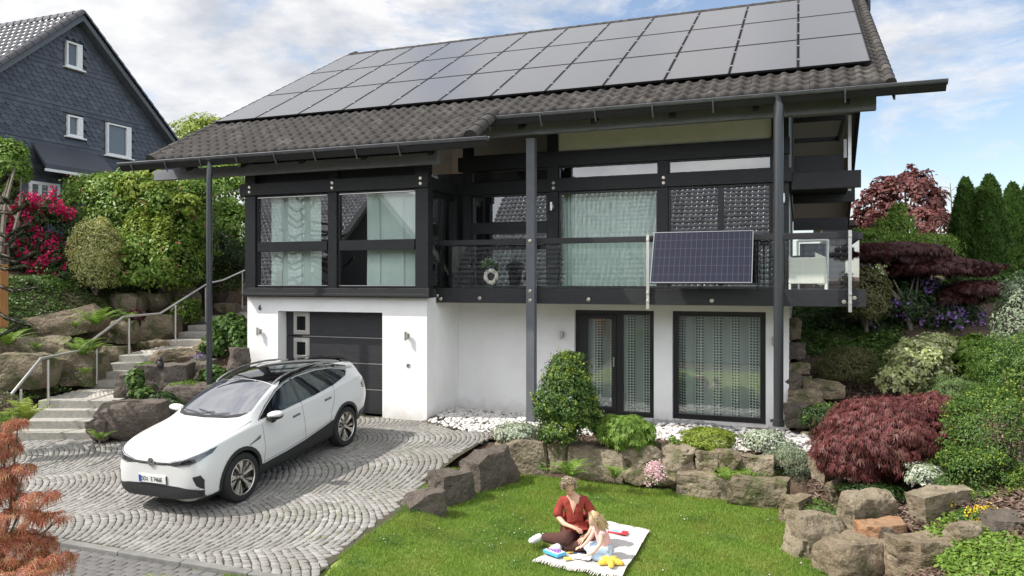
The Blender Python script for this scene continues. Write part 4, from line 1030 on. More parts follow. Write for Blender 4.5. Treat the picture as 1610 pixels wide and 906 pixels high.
gt.links.new(gsrc, gm_.inputs[6]); gt.links.new(gm_.outputs[2], gb.inputs['Base Color'])
gr_ = npmesh('grass', Vb.reshape(-1, 3), np.arange(nB * 3).reshape(-1, 3), M['grass']); tag(gr_, 'short bright green lawn grass in front of the stone wall', 'grass', kind='stuff')
# grass tufts in the joints of the paving
nT = 7000; V = []
cc = [(P(u_, v_, Z=-.3).xy) for u_, v_ in ((520, 745), (560, 720), (590, 775), (480, 770), (540, 800), (600, 750), (630, 730), (450, 800), (575, 830), (655, 720), (500, 830))]
tx_ = rs.randint(0, len(cc), nT); px_ = np.array([c.x for c in cc])[tx_] + rs.normal(0, .22, nT); py_ = np.array([c.y for c in cc])[tx_] + rs.normal(0, .16, nT)
kk = (np.sin(px_ * 23) * np.sin(py_ * 19 + px_ * 5) > .25) & inpoly_np(px_, py_, DRIVE); px_, py_ = px_[kk], py_[kk]; nT = len(px_)
pz = np.interp(py_, [4, 7.1, 9.2, 11.97, 13.3, 14.33, 30], [-.66, -.49, -.35, -.08, -.02, 0, 0]) - .008
an = rs.uniform(0, 6.28, nT); hh = rs.uniform(.01, .026, nT)
Vt = np.stack([np.stack([px_ - np.cos(an) * .005, py_ - np.sin(an) * .005, pz], 1), np.stack([px_ + np.cos(an) * .005, py_ + np.sin(an) * .005, pz], 1), np.stack([px_ + rs.uniform(-.02, .02, nT), py_ + rs.uniform(-.02, .02, nT), pz + hh], 1)], 1)
tag(npmesh('moss_and_weeds', Vt.reshape(-1, 3), np.arange(nT * 3).reshape(-1, 3), M['grass']), 'small green weeds growing in the driveway joints', 'weeds', kind='stuff')

# ---- bed in front of the house: soil with pebbles
BED = [(-7.33, 14.2), (-6.9, 13.9), (-5.4, 13.2), (-4.9, 12.95), (.1, 12.8), (.35, 14.2), (-.05, 15.94), (-7.33, 15.94)]
bed_z = lambda x, y: -.02 + .03 * math.sin(x * 2.3) + .02 * math.sin(y * 3.1 + x)
sheet('bed_soil', BED, bed_z, soil, .2, 0)
bm = bmesh.new(); bmesh.ops.create_icosphere(bm, subdivisions=2, radius=1); bm.verts.ensure_lookup_table()
IV = np.array([v.co[:] for v in bm.verts], np.float32); IF = np.array([[v.index for v in f.verts] for f in bm.faces], np.int32); bm.free()
bm = bmesh.new(); bmesh.ops.create_icosphere(bm, subdivisions=1, radius=1); bm.verts.ensure_lookup_table()
IV1 = np.array([v.co[:] for v in bm.verts], np.float32); IF1 = np.array([[v.index for v in f.verts] for f in bm.faces], np.int32); bm.free()
PEB = [(-7.25, 14.25), (-6.9, 13.98), (-6.0, 13.72), (-5.2, 13.7), (-4.3, 13.95), (-3.2, 14.15), (-.9, 13.9), (.3, 13.95), (.1, 15.6), (-.2, 15.93), (-7.3, 15.93)]
def scatter_pebbles(name, n, cond, smin, smax, m, seed, label):
    r = np.random.RandomState(seed); Vs = []; Fs = []; k = 0; x = r.uniform(-7.3, .3, n); y = r.uniform(13.6, 15.93, n)
    okk = inpoly_np(x, y, PEB) & cond(x, y); x, y = x[okk], y[okk]
    for i in range(len(x)):
        s = r.uniform(smin, smax); sc = np.array([s * r.uniform(.8, 1.4), s * r.uniform(.6, 1.0), s * r.uniform(.3, .5)], np.float32)
        v = IV1 * (1 + r.uniform(-.12, .12, (len(IV1), 1)).astype(np.float32)) * sc; a = r.uniform(0, 6.28); ca, sa = math.cos(a), math.sin(a); ti = r.uniform(-.35, .35)
        v = np.stack([v[:, 0] * ca - v[:, 1] * sa, v[:, 0] * sa + v[:, 1] * ca, v[:, 2] + v[:, 0] * ti], 1)
        Vs.append(v + np.array([x[i], y[i], bed_z(x[i], y[i]) + r.uniform(.01, .05)], np.float32)); Fs.append(IF1 + k); k += len(IV1)
    return tag(npmesh(name, np.concatenate(Vs), np.concatenate(Fs), m, smooth=True), label, 'pebbles', kind='stuff')
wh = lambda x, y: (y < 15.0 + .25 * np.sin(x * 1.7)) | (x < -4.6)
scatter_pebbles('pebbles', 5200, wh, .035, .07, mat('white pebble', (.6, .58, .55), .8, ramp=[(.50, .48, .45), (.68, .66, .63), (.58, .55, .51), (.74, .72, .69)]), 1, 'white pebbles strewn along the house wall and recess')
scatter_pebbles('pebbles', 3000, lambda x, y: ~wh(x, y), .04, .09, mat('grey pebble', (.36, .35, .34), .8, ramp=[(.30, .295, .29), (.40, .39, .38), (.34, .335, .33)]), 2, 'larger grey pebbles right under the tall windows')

# ================================================================= STONE STEPS, PATH, HANDRAIL
step_m = mat('light granite step', (.42, .40, .355), .8, col2=(.30, .285, .25), ns=14, nd=8, bump=.35, bs=80, bd=.006)
stairs = thing('garden_stairs', P(76, 695, Z=-.2), 'light granite garden steps climbing past the garage in flights', 'stairs')
STEPS = [(18, 134, 680, -.05), (34, 145, 662, .11), (47, 155, 645, .27), (60, 170, 630, .43), (136, 190, 599, .62), (153, 214, 585, .78), (169, 224, 572, .94), (187, 246, 559, 1.10),
         (263, 322, 535, 1.30), (279, 330, 523, 1.46), (295, 347, 512, 1.62), (309, 386, 501, 1.78), (371, 390, 482, 2.05)]
for i, (xl, xr, yt, z) in enumerate(STEPS):
    a, b = P(xl, yt, Z=z), P(xr, yt + (xr - xl) * .0, Z=z); d = (b - a); d.z = 0; n_ = Vector((-d.y, d.x, 0)).normalized()
    if i < 12 and i not in (4, 5): b = a + d * 1.12
    back = .62
    s = MB().add([a, b, b + n_ * back, a + n_ * back] + [q - Vector((0, 0, .17)) for q in (a, b, b + n_ * back, a + n_ * back)], [(0, 1, 2, 3), (7, 6, 5, 4), (0, 4, 5, 1), (1, 5, 6, 2), (2, 6, 7, 3), (3, 7, 4, 0)])
    s.build('step', step_m, stairs, bevel=.012)
# paved landings between the flights
LV = []; LF = []
def landing(i0, i1, zf=None):
    a, b, zz = STEPS[i0][0], STEPS[i0][1], STEPS[i0][3]; A0, B0 = P(a, STEPS[i0][2], Z=zz), P(b, STEPS[i0][2], Z=zz)
    c, d_, z2 = STEPS[i1][0], STEPS[i1][1], STEPS[i1][3] - .17; A1, B1 = P(c, STEPS[i1][2], Z=z2 + .17), P(d_ + 8, STEPS[i1][2], Z=z2 + .17)
    n = int((A1 - A0).length / .12); m_ = int((B0 - A0).length * 1.15 / .12)
    for r_ in range(3, n + 2):
        for c_ in range(-1, m_ + 2):
            def q(u_, v_):
                l = A0.lerp(A1, v_ / n); r2 = B0.lerp(B1, v_ / n); p = l + (r2 - l) * 1.1 * (u_ / m_); return p
            cs = [q(c_ + (r_ % 2) * .5, r_), q(c_ + 1 + (r_ % 2) * .5, r_), q(c_ + 1 + (r_ % 2) * .5, r_ + 1), q(c_ + (r_ % 2) * .5, r_ + 1)]
            zb_ = zz + (z2 - zz) * min(1, r_ / n)
            sett([(p.x, p.y) for p in cs], lambda x, y: zb_ - .004, .008, .004, V=LV, Fl=LF)
landing(3, 4); landing(7, 8)
landing(11, 12)
pm = mat('warm grey path sett', (.4, .37, .32), .8, ramp=[(.36, .33, .28), (.46, .43, .37), (.52, .49, .43)], bump=.4, bs=60, bd=.01)
tag(npmesh('path', LV, LF, pm), kind='structure')
hr = thing('stair_handrail', P(33, 682, t=15), 'stainless steel handrail following the garden steps', 'handrail')
RP_ = [(18, 620, 14.7), (64, 564, 15.6), (123, 552, 17.0), (194, 498, 18.6), (252, 493, 20.3), (326, 446, 23.3), (350, 441, 24.0), (392, 422, 25.5)]
MB().tube([P(a, b, t=c) for a, b, c in RP_], .028, 10).build('rail', M['steel_pale'], hr, smooth=60)
for a, y0, y1, t_ in ((33, 612, 684, 15.0), (76, 566, 632, 15.9), (152, 549, 600, 17.6), (203, 501, 560, 18.8), (276, 480, 536, 21), (323, 452, 502, 23.3), (381, 428, 482, 25)):
    MB().tube([P(a, y0, t=t_), P(a, y1 + 4, t=t_)], .024, 8).build('post', M['steel_pale'], hr, smooth=60)

# ================================================================= ROCKS
def rockmat(name, c1, c2, moss=None, lichen=None, mw=.5):
    m = mat(name, c1, .85, col2=c2, ns=2.4, nd=10, bump=.9, bs=14, bd=.05)
    t = m.node_tree; b = t.nodes['Principled BSDF']; src = b.inputs['Base Color'].links[0].from_socket
    c = N(t, 'ShaderNodeTexCoord')
    for col, sc, p0, p1 in (((c1[0] * .5, c1[1] * .5, c1[2] * .5), 30, .56, .66), ((c2[0] * 1.25, c2[1] * 1.25, c2[2] * 1.25), 55, .60, .66), (moss, 2.6, mw, mw + .14), (lichen, 22, .64, .68)):
        if not col: continue
        n = N(t, 'ShaderNodeTexNoise'); n.inputs['Scale'].default_value = sc; n.inputs['Detail'].default_value = 7; n.inputs['Roughness'].default_value = .65
        mp2 = N(t, 'ShaderNodeMapping'); mp2.inputs['Location'].default_value = (sc, 3, 1)
        t.links.new(c.outputs['Object'], mp2.inputs['Vector']); t.links.new(mp2.outputs[0], n.inputs['Vector'])
        r = N(t, 'ShaderNodeValToRGB'); r.color_ramp.elements[0].position = p0; r.color_ramp.elements[1].position = p1
        x = N(t, 'ShaderNodeMix'); x.data_type = 'RGBA'; x.inputs[7].default_value = (*col, 1)
        t.links.new(n.outputs['Fac'], r.inputs['Fac']); t.links.new(r.outputs['Color'], x.inputs[0]); t.links.new(src, x.inputs[6]); src = x.outputs[2]
    t.links.new(src, b.inputs['Base Color']); return m
RK = {'b': rockmat('brown sandstone', (.14, .105, .068), (.26, .205, .14), (.09, .09, .035), (.38, .35, .29)),
      'm': rockmat('mossy sandstone', (.14, .11, .07), (.22, .18, .12), (.07, .085, .025), (.34, .33, .25), .47),
      'd': rockmat('dark weathered sandstone', (.075, .06, .048), (.135, .11, .088), None, (.24, .22, .19)),
      'g': rockmat('grey buff sandstone', (.17, .135, .09), (.28, .235, .165), (.10, .10, .04), (.34, .31, .25), .54),
      'o': rockmat('rust orange sandstone', (.30, .14, .06), (.24, .17, .11), (.15, .13, .10), None, .52)}
def rock(x0, y0, x1, y1, t_, k, label, dep=.75, hf=.9, yaw=None, rnd_=.09, group='sandstone blocks of the garden terraces', name='boulder', tilt=0, n=12):
    seed = int(x0 * 7 + y0); r = random.Random(seed)
    c = P((x0 + x1) / 2, (y0 + y1) / 2, t=t_); wdt = (x1 - x0) / FPX * t_; hgt = (y1 - y0) / FPX * t_ * hf
    dd = max(.35, min(1.0, wdt * dep)); 
    bm = bmesh.new(); bmesh.ops.create_cube(bm, size=2); bmesh.ops.subdivide_edges(bm, edges=bm.edges[:], cuts=n, use_grid_fill=True)
    planes = []
    for _ in range(9):
        v = Vector((r.gauss(0, 1), r.gauss(0, 1), r.gauss(0, .7))).normalized(); planes.append((v, r.uniform(.95, 1.4)))
    off = Vector((r.uniform(0, 50), r.uniform(0, 50), r.uniform(0, 50)))
    for v in bm.verts:
        p = v.co.copy(); q = p.normalized() * 1.3; p = p.lerp(q, rnd_)
        for nn, d_ in planes:
            e_ = p.dot(nn) - d_
            if e_ > 0: p -= nn * e_
        asp = Vector((wdt, dd, hgt)) * .5
        w_ = Vector((p.x * asp.x, p.y * asp.y, p.z * asp.z))
        dsp = noise.fractal(w_ * 2.2 + off, .9, 2.1, 4) * .055 + noise.noise(w_ * 1.1 + off) * .05
        rg = abs(noise.noise(w_ * 3.1 + off * 1.7)); dsp += (.035 if rg < .05 else 0) * -(1 - rg / .05) + noise.noise(w_ * 9 + off) * .012
        p2 = w_ + p.normalized() * dsp
        v.co = p2
    me = bpy.data.meshes.new(name); bm.to_mesh(me); bm.free(); me.materials.append(RK[k])
    me.polygons.foreach_set('use_smooth', [True] * len(me.polygons)); me.set_sharp_from_angle(angle=math.radians(33))
    o = bpy.data.objects.new(name, me); COL.objects.link(o)
    o.location = c + Vector((-SN, CS, 0)) * dd * (.45 if group == 'boulders banked up left of the garden steps' else .35)
    o.rotation_euler = (r.uniform(-.05, .05), tilt, (YAW if yaw is None else yaw) + r.uniform(-.07, .07))
    tag(o, label, 'boulder', group); return o
gL = 'boulders banked up left of the garden steps'
rock(-14, 556, 72, 618, 16.2, 'm', 'big rounded boulder at the lower left end of the handrail', group=gL)
rock(62, 553, 148, 609, 17.5, 'm', 'lichen spotted squarish boulder behind the lowest rail posts', group=gL)
rock(145, 543, 192, 590, 18.9, 'm', 'lichen spotted boulder behind the third rail post', group=gL)
rock(22, 488, 152, 536, 18.9, 'b', 'long slanting slab boulder with pale top edge below the ground cover', .4, group=gL, tilt=-.22)
rock(28, 530, 106, 566, 18.0, 'm', 'flat lichen grey boulder between two ferns', group=gL)
rock(118, 512, 158, 540, 19.4, 'b', 'small brown boulder above the big middle fern', group=gL)
rock(164, 505, 204, 545, 20.0, 'm', 'mossy boulder under the rail bend with red leaved plant', group=gL)
rock(216, 494, 270, 540, 21.4, 'm', 'square mossy boulder between fourth and fifth rail post', group=gL)
rock(170, 461, 217, 496, 21.9, 'm', 'upper row boulder just right of the tall fern', group=gL)
rock(212, 459, 257, 492, 22.6, 'm', 'upper row boulder, second from the tall fern', group=gL)
rock(250, 449, 302, 484, 23.6, 'm', 'upper row boulder with tapering top, third from the tall fern', group=gL)
rock(206, 533, 266, 560, 21.0, 'b', 'low flat stone edging the middle landing', .5, .7, group=gL)
rock(298, 452, 348, 482, 26.0, 'd', 'shaded boulder beside the top flight', group=gL)
rock(336, 476, 373, 492, 25.0, 'b', 'small slab behind the topmost landing', group=gL)
gS = 'boulders between the garden steps and the garage'
rock(152, 632, 254, 700, 14.75, 'd', 'largest dark boulder on the cobbles beside the car', .75, .95, group=gS, rnd_=.1)
rock(132, 660, 168, 697, 14.55, 'd', 'small dark boulder beside the lowest steps', group=gS)
rock(181, 584, 228, 634, 16.3, 'd', 'dark steep boulder with ivy hanging over it', group=gS)
rock(214, 572, 288, 626, 16.3, 'd', 'broad boulder carrying the small dark figurine', group=gS)
rock(236, 548, 312, 576, 18.0, 'b', 'long slanted slab beside the middle landing', .4, group=gS, tilt=-.12)
rock(288, 566, 332, 602, 17.1, 'd', 'boulder behind the left downpipe', group=gS)
rock(258, 606, 326, 644, 15.9, 'd', 'rounded boulder under the green cushion plants', group=gS)
rock(356, 545, 390, 592, 17.2, 'd', 'upright boulder against the garage wall', group=gS)
rock(300, 539, 348, 562, 19.0, 'b', 'boulder above the left downpipe at the ivy', group=gS)
gW = 'blocks of the retaining wall along the lawn'
def wrock(x0, y0, x1, y1, k, label, Yf=12.62, yaw=0, dep=.5, group=gW, rn=.04):
    c = P((x0 + x1) / 2, (y0 + y1) / 2, Y=Yf); t_ = depth(c.x, c.y)
    o = rock(x0, y0, x1, y1, t_, k, label, .5, .97, yaw, rn, group, n=13); o.location = c + Vector((math.sin(-yaw) * 0, .28, 0)); return o
wrock(768, 692, 862, 745, 'g', 'wide pale corner block where the wall meets the driveway', 12.7)
wrock(856, 702, 893, 750, 'g', 'narrow wall block behind the tall fern')
wrock(890, 706, 980, 758, 'g', 'long pale wall block under the round maple bush')
wrock(972, 702, 1036, 745, 'g', 'upper wall block right of the round maple bush')
wrock(1034, 706, 1092, 754, 'g', 'squarish upper wall block below the small seedling')
wrock(1090, 713, 1127, 755, 'g', 'small upper wall block under the yellow green bush')
wrock(1124, 715, 1164, 752, 'b', 'upper wall block hidden behind the right fern')
wrock(1160, 716, 1214, 750, 'g', 'upper wall block under the variegated bush')
wrock(970, 740, 1030, 764, 'b', 'low wall block behind the small upright fern', 12.5)
wrock(1026, 743, 1064, 772, 'b', 'lower wall block behind the pink white flowers', 12.5)
wrock(1060, 750, 1145, 793, 'g', 'wide lower wall block left of the last one', 12.35)
wrock(1143, 758, 1236, 804, 'm', 'darkest lower wall block at the inner corner of the lawn', 12.1)
gD = 'dark stones edging driveway and lawn'
def drock(x0, y0, x1, y1, zc, label, yaw, k='d', ln=None, wd_=None, h=None):
    c = P((x0 + x1) / 2, (y0 + y1) / 2, Z=zc); t_ = depth(c.x, c.y)
    o = rock(x0, y0, x1, y1, t_, k, label, .6, .8, yaw, .06, gD, n=13); o.location = c; return o
drock(722, 700, 812, 768, -.22, 'long dark stone sloping down from the wall corner', 1.15)
drock(676, 732, 752, 796, -.30, 'dark stone in the middle of the driveway edge', 1.1)
drock(634, 767, 696, 828, -.36, 'dark end stone at the tip of the driveway edge', .9)
gR = 'sandstone blocks of the right terraces'
for a in [(1232, 776, 1272, 842, 10.8, 'b', 'lowest tier block at the inner corner of the lawn', 1.3), (1244, 806, 1330, 896, 9.55, 'g', 'bulky lowest tier block with lichen scars', 1.2), (1296, 850, 1392, 925, 8.9, 'b', 'lowest tier block cut off by the bottom of the frame', .9),
          (1284, 722, 1310, 780, 11.7, 'g', 'tall narrow block at the edge of the red maple', 1.3), (1298, 758, 1334, 800, 11.0, 'b', 'second tier block under the red maple', 1.2), (1326, 776, 1396, 862, 9.6, 'g', 'upright grey block left of the rust orange one', 1.0),
          (1358, 818, 1428, 896, 9.0, 'o', 'rust orange block in the second tier', .8), (1410, 848, 1520, 925, 8.5, 'b', 'long second tier block right of the rust orange one', .55),
          (1432, 768, 1526, 842, 9.2, 'g', 'buff third tier block beside the grey leaved plant', .7), (1506, 820, 1594, 870, 8.4, 'g', 'third tier block under the yellow flowers', .5), (1566, 812, 1640, 876, 8.3, 'd', 'dark third tier block at the frame edge', .4)]:
    a = (a[0] + 2, a[1] + 3, a[2] + 7) + a[3:]
    rock(*a[:6], a[6], .6, .92, YAW + (a[7] - .6) * .6 + ((a[0] * 7) % 10 - 5) * .05, .05, gR, n=14, tilt=((a[0] * 3) % 10 - 5) * .03)
gH = 'stones of the dry wall beside the house'
for a in [(1237, 590, 1266, 616, 'round topped dry wall stone touching the house'), (1264, 592, 1280, 614, 'narrow dry wall stone beside the round topped one'), (1242, 613, 1292, 640, 'wide dry wall stone below the round topped one'), (1239, 636, 1276, 678, 'lowest tall dry wall stone at the downpipe'),
          (1276, 600, 1332, 628, 'flat stone under the brown dwarf bush'), (1243, 538, 1268, 566, 'upper dry wall stone under the ivy'), (1238, 570, 1276, 590, 'thin dry wall layer stone'), (1240, 500, 1262, 536, 'topmost dry wall stone just under the balcony'), (1266, 634, 1300, 652, 'low stone left of the dark green dwarf bush'), (1264, 682, 1294, 706, 'paving slab at the foot of the dry wall')]:
    rock(*a[:4], 15.9 - (a[3] - 500) * .008, 'd' if a[0] % 2 else 'b', a[4], .6, .95, 0.1, .08, gH)

# bark chips over the planted beds
def chips(name, poly, n, seed, label, zf=None):
    r = np.random.RandomState(seed); xs = [p[0] for p in poly]; ys = [p[1] for p in poly]
    x = r.uniform(min(xs), max(xs), n); y = r.uniform(min(ys), max(ys), n); k = inpoly_np(x, y, poly); x, y = x[k], y[k]; n = len(x)
    z = land_np(x, y) if zf is None else np.array([zf(a, b) for a, b in zip(x, y)])
    a = r.uniform(0, 6.28, n); L_ = r.uniform(.015, .05, n); w_ = r.uniform(.006, .016, n); t1 = r.uniform(-.5, .5, n); c_, s_ = np.cos(a), np.sin(a)
    h = z + r.uniform(.0, .035, n)
    V = np.stack([np.stack([x + c_ * i * L_ - s_ * j * w_, y + s_ * i * L_ + c_ * j * w_, h + i * L_ * t1 + j * w_ * .4], 1) for i, j in ((-1, -1), (1, -.6), (1, 1), (-1, .7))], 1)
    return tag(npmesh(name, V.reshape(-1, 3), np.arange(n * 4).reshape(-1, 4), chip_m), label, 'bark mulch', kind='stuff')
chip_m = mat('bark chip', (.1, .06, .04), .95, ramp=[(.05, .03, .02), (.13, .08, .055), (.22, .15, .11), (.09, .05, .035), (.30, .23, .18)])
chips('bark_mulch', [(.1, 12.4), (.35, 9), (1.2, 8), (8, 8), (8, 18), (.4, 17.5), (.3, 13)], 90000, 5, 'brown bark mulch on the right hand terraces')
chips('bark_mulch', BED, 16000, 6, 'brown bark mulch in the raised bed before the house', lambda x, y: bed_z(x, y))

# clover and daisies in the lawn
r = np.random.RandomState(31); nP = 46; cx_ = r.uniform(-5.5, .6, nP); cy_ = r.uniform(7.8, 12.3, nP); i = r.randint(0, nP, 9000)
x = cx_[i] + r.normal(0, .13, len(i)); y = cy_[i] + r.normal(0, .11, len(i)); k = inpoly_np(x, y, LAWN) & ~inpoly_np(x, y, DRIVE) & ~inpoly_np(x, y, [tuple(q) for q in BLK]); x, y = x[k], y[k]; n = len(x)
z = np.array([lawn_z(p, q) for p, q in zip(x, y)]) + r.uniform(.02, .035, n); a = r.uniform(0, 6.28, n); s_ = r.uniform(.007, .012, n)
V = np.stack([np.stack([x + np.cos(a + q) * s_, y + np.sin(a + q) * s_, z + r.normal(0, .002, n)], 1) for q in (0, 1.57, 3.14, 4.71)], 1)
tag(npmesh('clover', V.reshape(-1, 3), np.arange(n * 4).reshape(-1, 4), leafmat('clover leaf', [(.06, .14, .03), (.10, .20, .045), (.08, .17, .03)], .3)), 'darker clover patches scattered through the lawn', 'clover', kind='stuff')
m_ = r.randint(0, n, 70); V = V[m_] + np.array([0, 0, .012]); V = V * 1.0
tag(npmesh('daisies', V.reshape(-1, 3), np.arange(70 * 4).reshape(-1, 4), mat('daisy white', (.8, .8, .76), .8)), 'tiny white daisies dotted over the lawn', 'daisies', kind='stuff')
# ================================================================= PLANTS
RS = np.random.RandomState(21)
def unit(v): return v / np.maximum(np.linalg.norm(v, axis=-1, keepdims=True), 1e-6)
def leaf_geo(Pn, Nn, size, asp=.5, mode='leaf', droop=.15, Tdir=None, rs=RS):
    """Pn (n,3) leaf bases, Nn (n,3) facing. Returns V,F. mode leaf: one folded blade; star: palmate of 3/5 narrow blades on one base; needle: thin blade"""
    n = len(Pn); s = (size * rs.uniform(.65, 1.3, n))[:, None]
    R = unit(rs.normal(0, 1, (n, 3))); T = unit(R - (R * Nn).sum(1, keepdims=True) * Nn)
    if Tdir is not None: T = unit(T * .6 + Tdir); Nn = unit(Nn - (Nn * T).sum(1, keepdims=True) * T)
    B = np.cross(Nn, T); dz = np.array([0, 0, -1.0])
    if mode in ('leaf', 'needle'):
        V = np.stack([Pn, Pn + T * s * .45 + B * s * asp * .5 + Nn * s * .08, Pn + T * s + dz * s * droop, Pn + T * s * .45 - B * s * asp * .5 + Nn * s * .08], 1)
        return V.reshape(-1, 3), np.arange(n * 4).reshape(-1, 4)
    k = 5; angs = np.radians([-75, -38, 0, 38, 75]); ls = [.6, .85, 1, .85, .6]
    V = np.empty((n, 1 + 3 * k, 3)); V[:, 0] = Pn
    for i, (a, l) in enumerate(zip(angs, ls)):
        d = T * math.cos(a) + B * math.sin(a); e = -T * math.sin(a) + B * math.cos(a)
        V[:, 1 + 3 * i] = Pn + d * s * l * .5 + e * s * asp * .16; V[:, 2 + 3 * i] = Pn + d * s * l + dz * s * droop; V[:, 3 + 3 * i] = Pn + d * s * l * .5 - e * s * asp * .16
    b = np.arange(n)[:, None] * (1 + 3 * k)
    F = np.concatenate([np.concatenate([b, b + 1 + 3 * i, b + 2 + 3 * i, b + 3 + 3 * i], 1) for i in range(k)])
    return V.reshape(-1, 3), F
def crown_pts(blobs, n, clumps=40, cr=.3, seed=0, inner=.25, up=.35, flat=0.8, shell=.42):
    """points and normals on lumpy ellipsoid crowns; blobs: (centre xyz, radii xyz)"""
    r = np.random.RandomState(seed); w = np.array([b[1][0] * b[1][2] for b in blobs]); w = w / w.sum(); Ps = []; Ns = []
    for b, wi in zip(blobs, w):
        c = np.array(b[0]); R = np.array(b[1]); m = max(4, int(clumps * wi * len(blobs) ** .3)); k = int(n * wi)
        d = unit(r.normal(0, 1, (m, 3))); d[:, 2] = np.where(d[:, 2] < -.55, -d[:, 2], d[:, 2])
        cc = d * r.uniform(.72, 1.0, (m, 1)); rad = r.uniform(.5, 1.5, m) * cr * 1.25
        w2 = r.uniform(.3, 1, m); i = r.choice(m, k, p=w2 / w2.sum()); q = unit(r.normal(0, 1, (k, 3)) + d[i] * .9); rr_ = (r.uniform(inner, 1, (k, 1))) ** .5
        off = q * rr_ * rad[i][:, None]; off[:, 2] *= flat
        p = cc[i] + off
        kk = int(k * shell); u3 = unit(r.normal(0, 1, (kk, 3))); u3[:, 2] = np.where(u3[:, 2] < -.7, -u3[:, 2], u3[:, 2])
        ph = r.uniform(0, 6.28, 6); lump = 1 + .07 * np.sin(u3[:, 0] * 7 + ph[0]) * np.sin(u3[:, 1] * 6 + ph[1]) + .06 * np.sin(u3[:, 2] * 9 + ph[2] + u3[:, 0] * 5)
        p[:kk] = u3 * (lump * (1 - .28 * r.uniform(0, 1, kk) ** 1.6))[:, None]; q[:kk] = u3
        dn = d[i]; dn[:kk] = u3
        Ps.append(c + p * R); Ns.append(unit(q * .7 + dn * .6 + np.array([0, 0, up]) + r.normal(0, .45, (k, 3))))
    return np.concatenate(Ps), np.concatenate(Ns)
def blob(px, py, t_, rx, ry, dr=1.0):
    c = P(px, py, t=t_); a = rx / FPX * t_; return (tuple(c), (a, a * dr, ry / FPX * t_))
LM = {}
def lm(key, ramp=None, trans=.3, rough=.5, spec=.35):
    if key not in LM: LM[key] = leafmat(key, ramp, trans, rough, spec)
    return LM[key]
lm('mid green leaf', [(0.044, 0.094, 0.018), (0.075, 0.150, 0.025), (0.112, 0.200, 0.037), (0.062, 0.125, 0.025)])
lm('fresh green leaf', [(0.100, 0.188, 0.025), (0.163, 0.275, 0.037), (0.237, 0.350, 0.062), (0.125, 0.225, 0.031)])
lm('yellow green leaf', [(.16, .23, .025), (.25, .33, .04), (.32, .38, .07), (.20, .28, .03)])
lm('dark green leaf', [(0.019, 0.044, 0.013), (0.037, 0.075, 0.018), (0.056, 0.106, 0.025), (0.031, 0.062, 0.015)])
lm('thuja green', [(0.037, 0.081, 0.015), (0.062, 0.125, 0.022), (0.094, 0.169, 0.035), (0.050, 0.100, 0.019)], .15)
lm('olive leaf', [(0.088, 0.094, 0.037), (0.150, 0.150, 0.056), (0.200, 0.188, 0.075), (0.112, 0.112, 0.044)])
lm('red maple leaf', [(.10, .028, .028), (.15, .042, .042), (.22, .07, .065), (.12, .032, .032), (.20, .10, .075)], .3)
lm('dark purple leaf', [(.045, .014, .016), (.075, .022, .022), (.11, .035, .03), (.055, .017, .018)], .3)
lm('copper leaf', [(.10, .035, .035), (.16, .055, .05), (.22, .085, .07), (.12, .04, .04)], .3)
lm('orange red leaf', [(.42, .13, .08), (.55, .22, .13), (.38, .09, .06), (.58, .32, .18), (.34, .24, .09)], .4)
lm('cream edged leaf', [(.52, .54, .26), (.40, .46, .16), (.66, .66, .42), (.28, .36, .10)], .3)
lm('white edged leaf', [(.50, .54, .42), (.25, .32, .18), (.62, .64, .54), (.16, .23, .11)], .2)
lm('grey green leaf', [(0.200, 0.250, 0.150), (0.275, 0.338, 0.213), (0.350, 0.400, 0.275), (0.150, 0.200, 0.112)], .2)
lm('magenta petal', [(.55, .01, .10), (.68, .02, .16), (.45, .008, .07)], .3)
lm('pink petal', [(.75, .5, .52), (.85, .68, .68), (.7, .4, .44)], .3)
lm('deep pink petal', [(.5, .06, .10), (.6, .10, .14)], .3)
lm('violet petal', [(.28, .16, .45), (.38, .24, .55)], .3)
lm('yellow petal', [(.85, .55, .02), (.9, .65, .05)], .2)
lm('white petal', [(.8, .8, .76), (.85, .84, .8)], .2)
M['bark'] = mat('grey brown bark', (.10, .08, .06), .9, col2=(.16, .13, .10), ns=8, bump=.8, bs=30, stretch=(1, 1, .3))
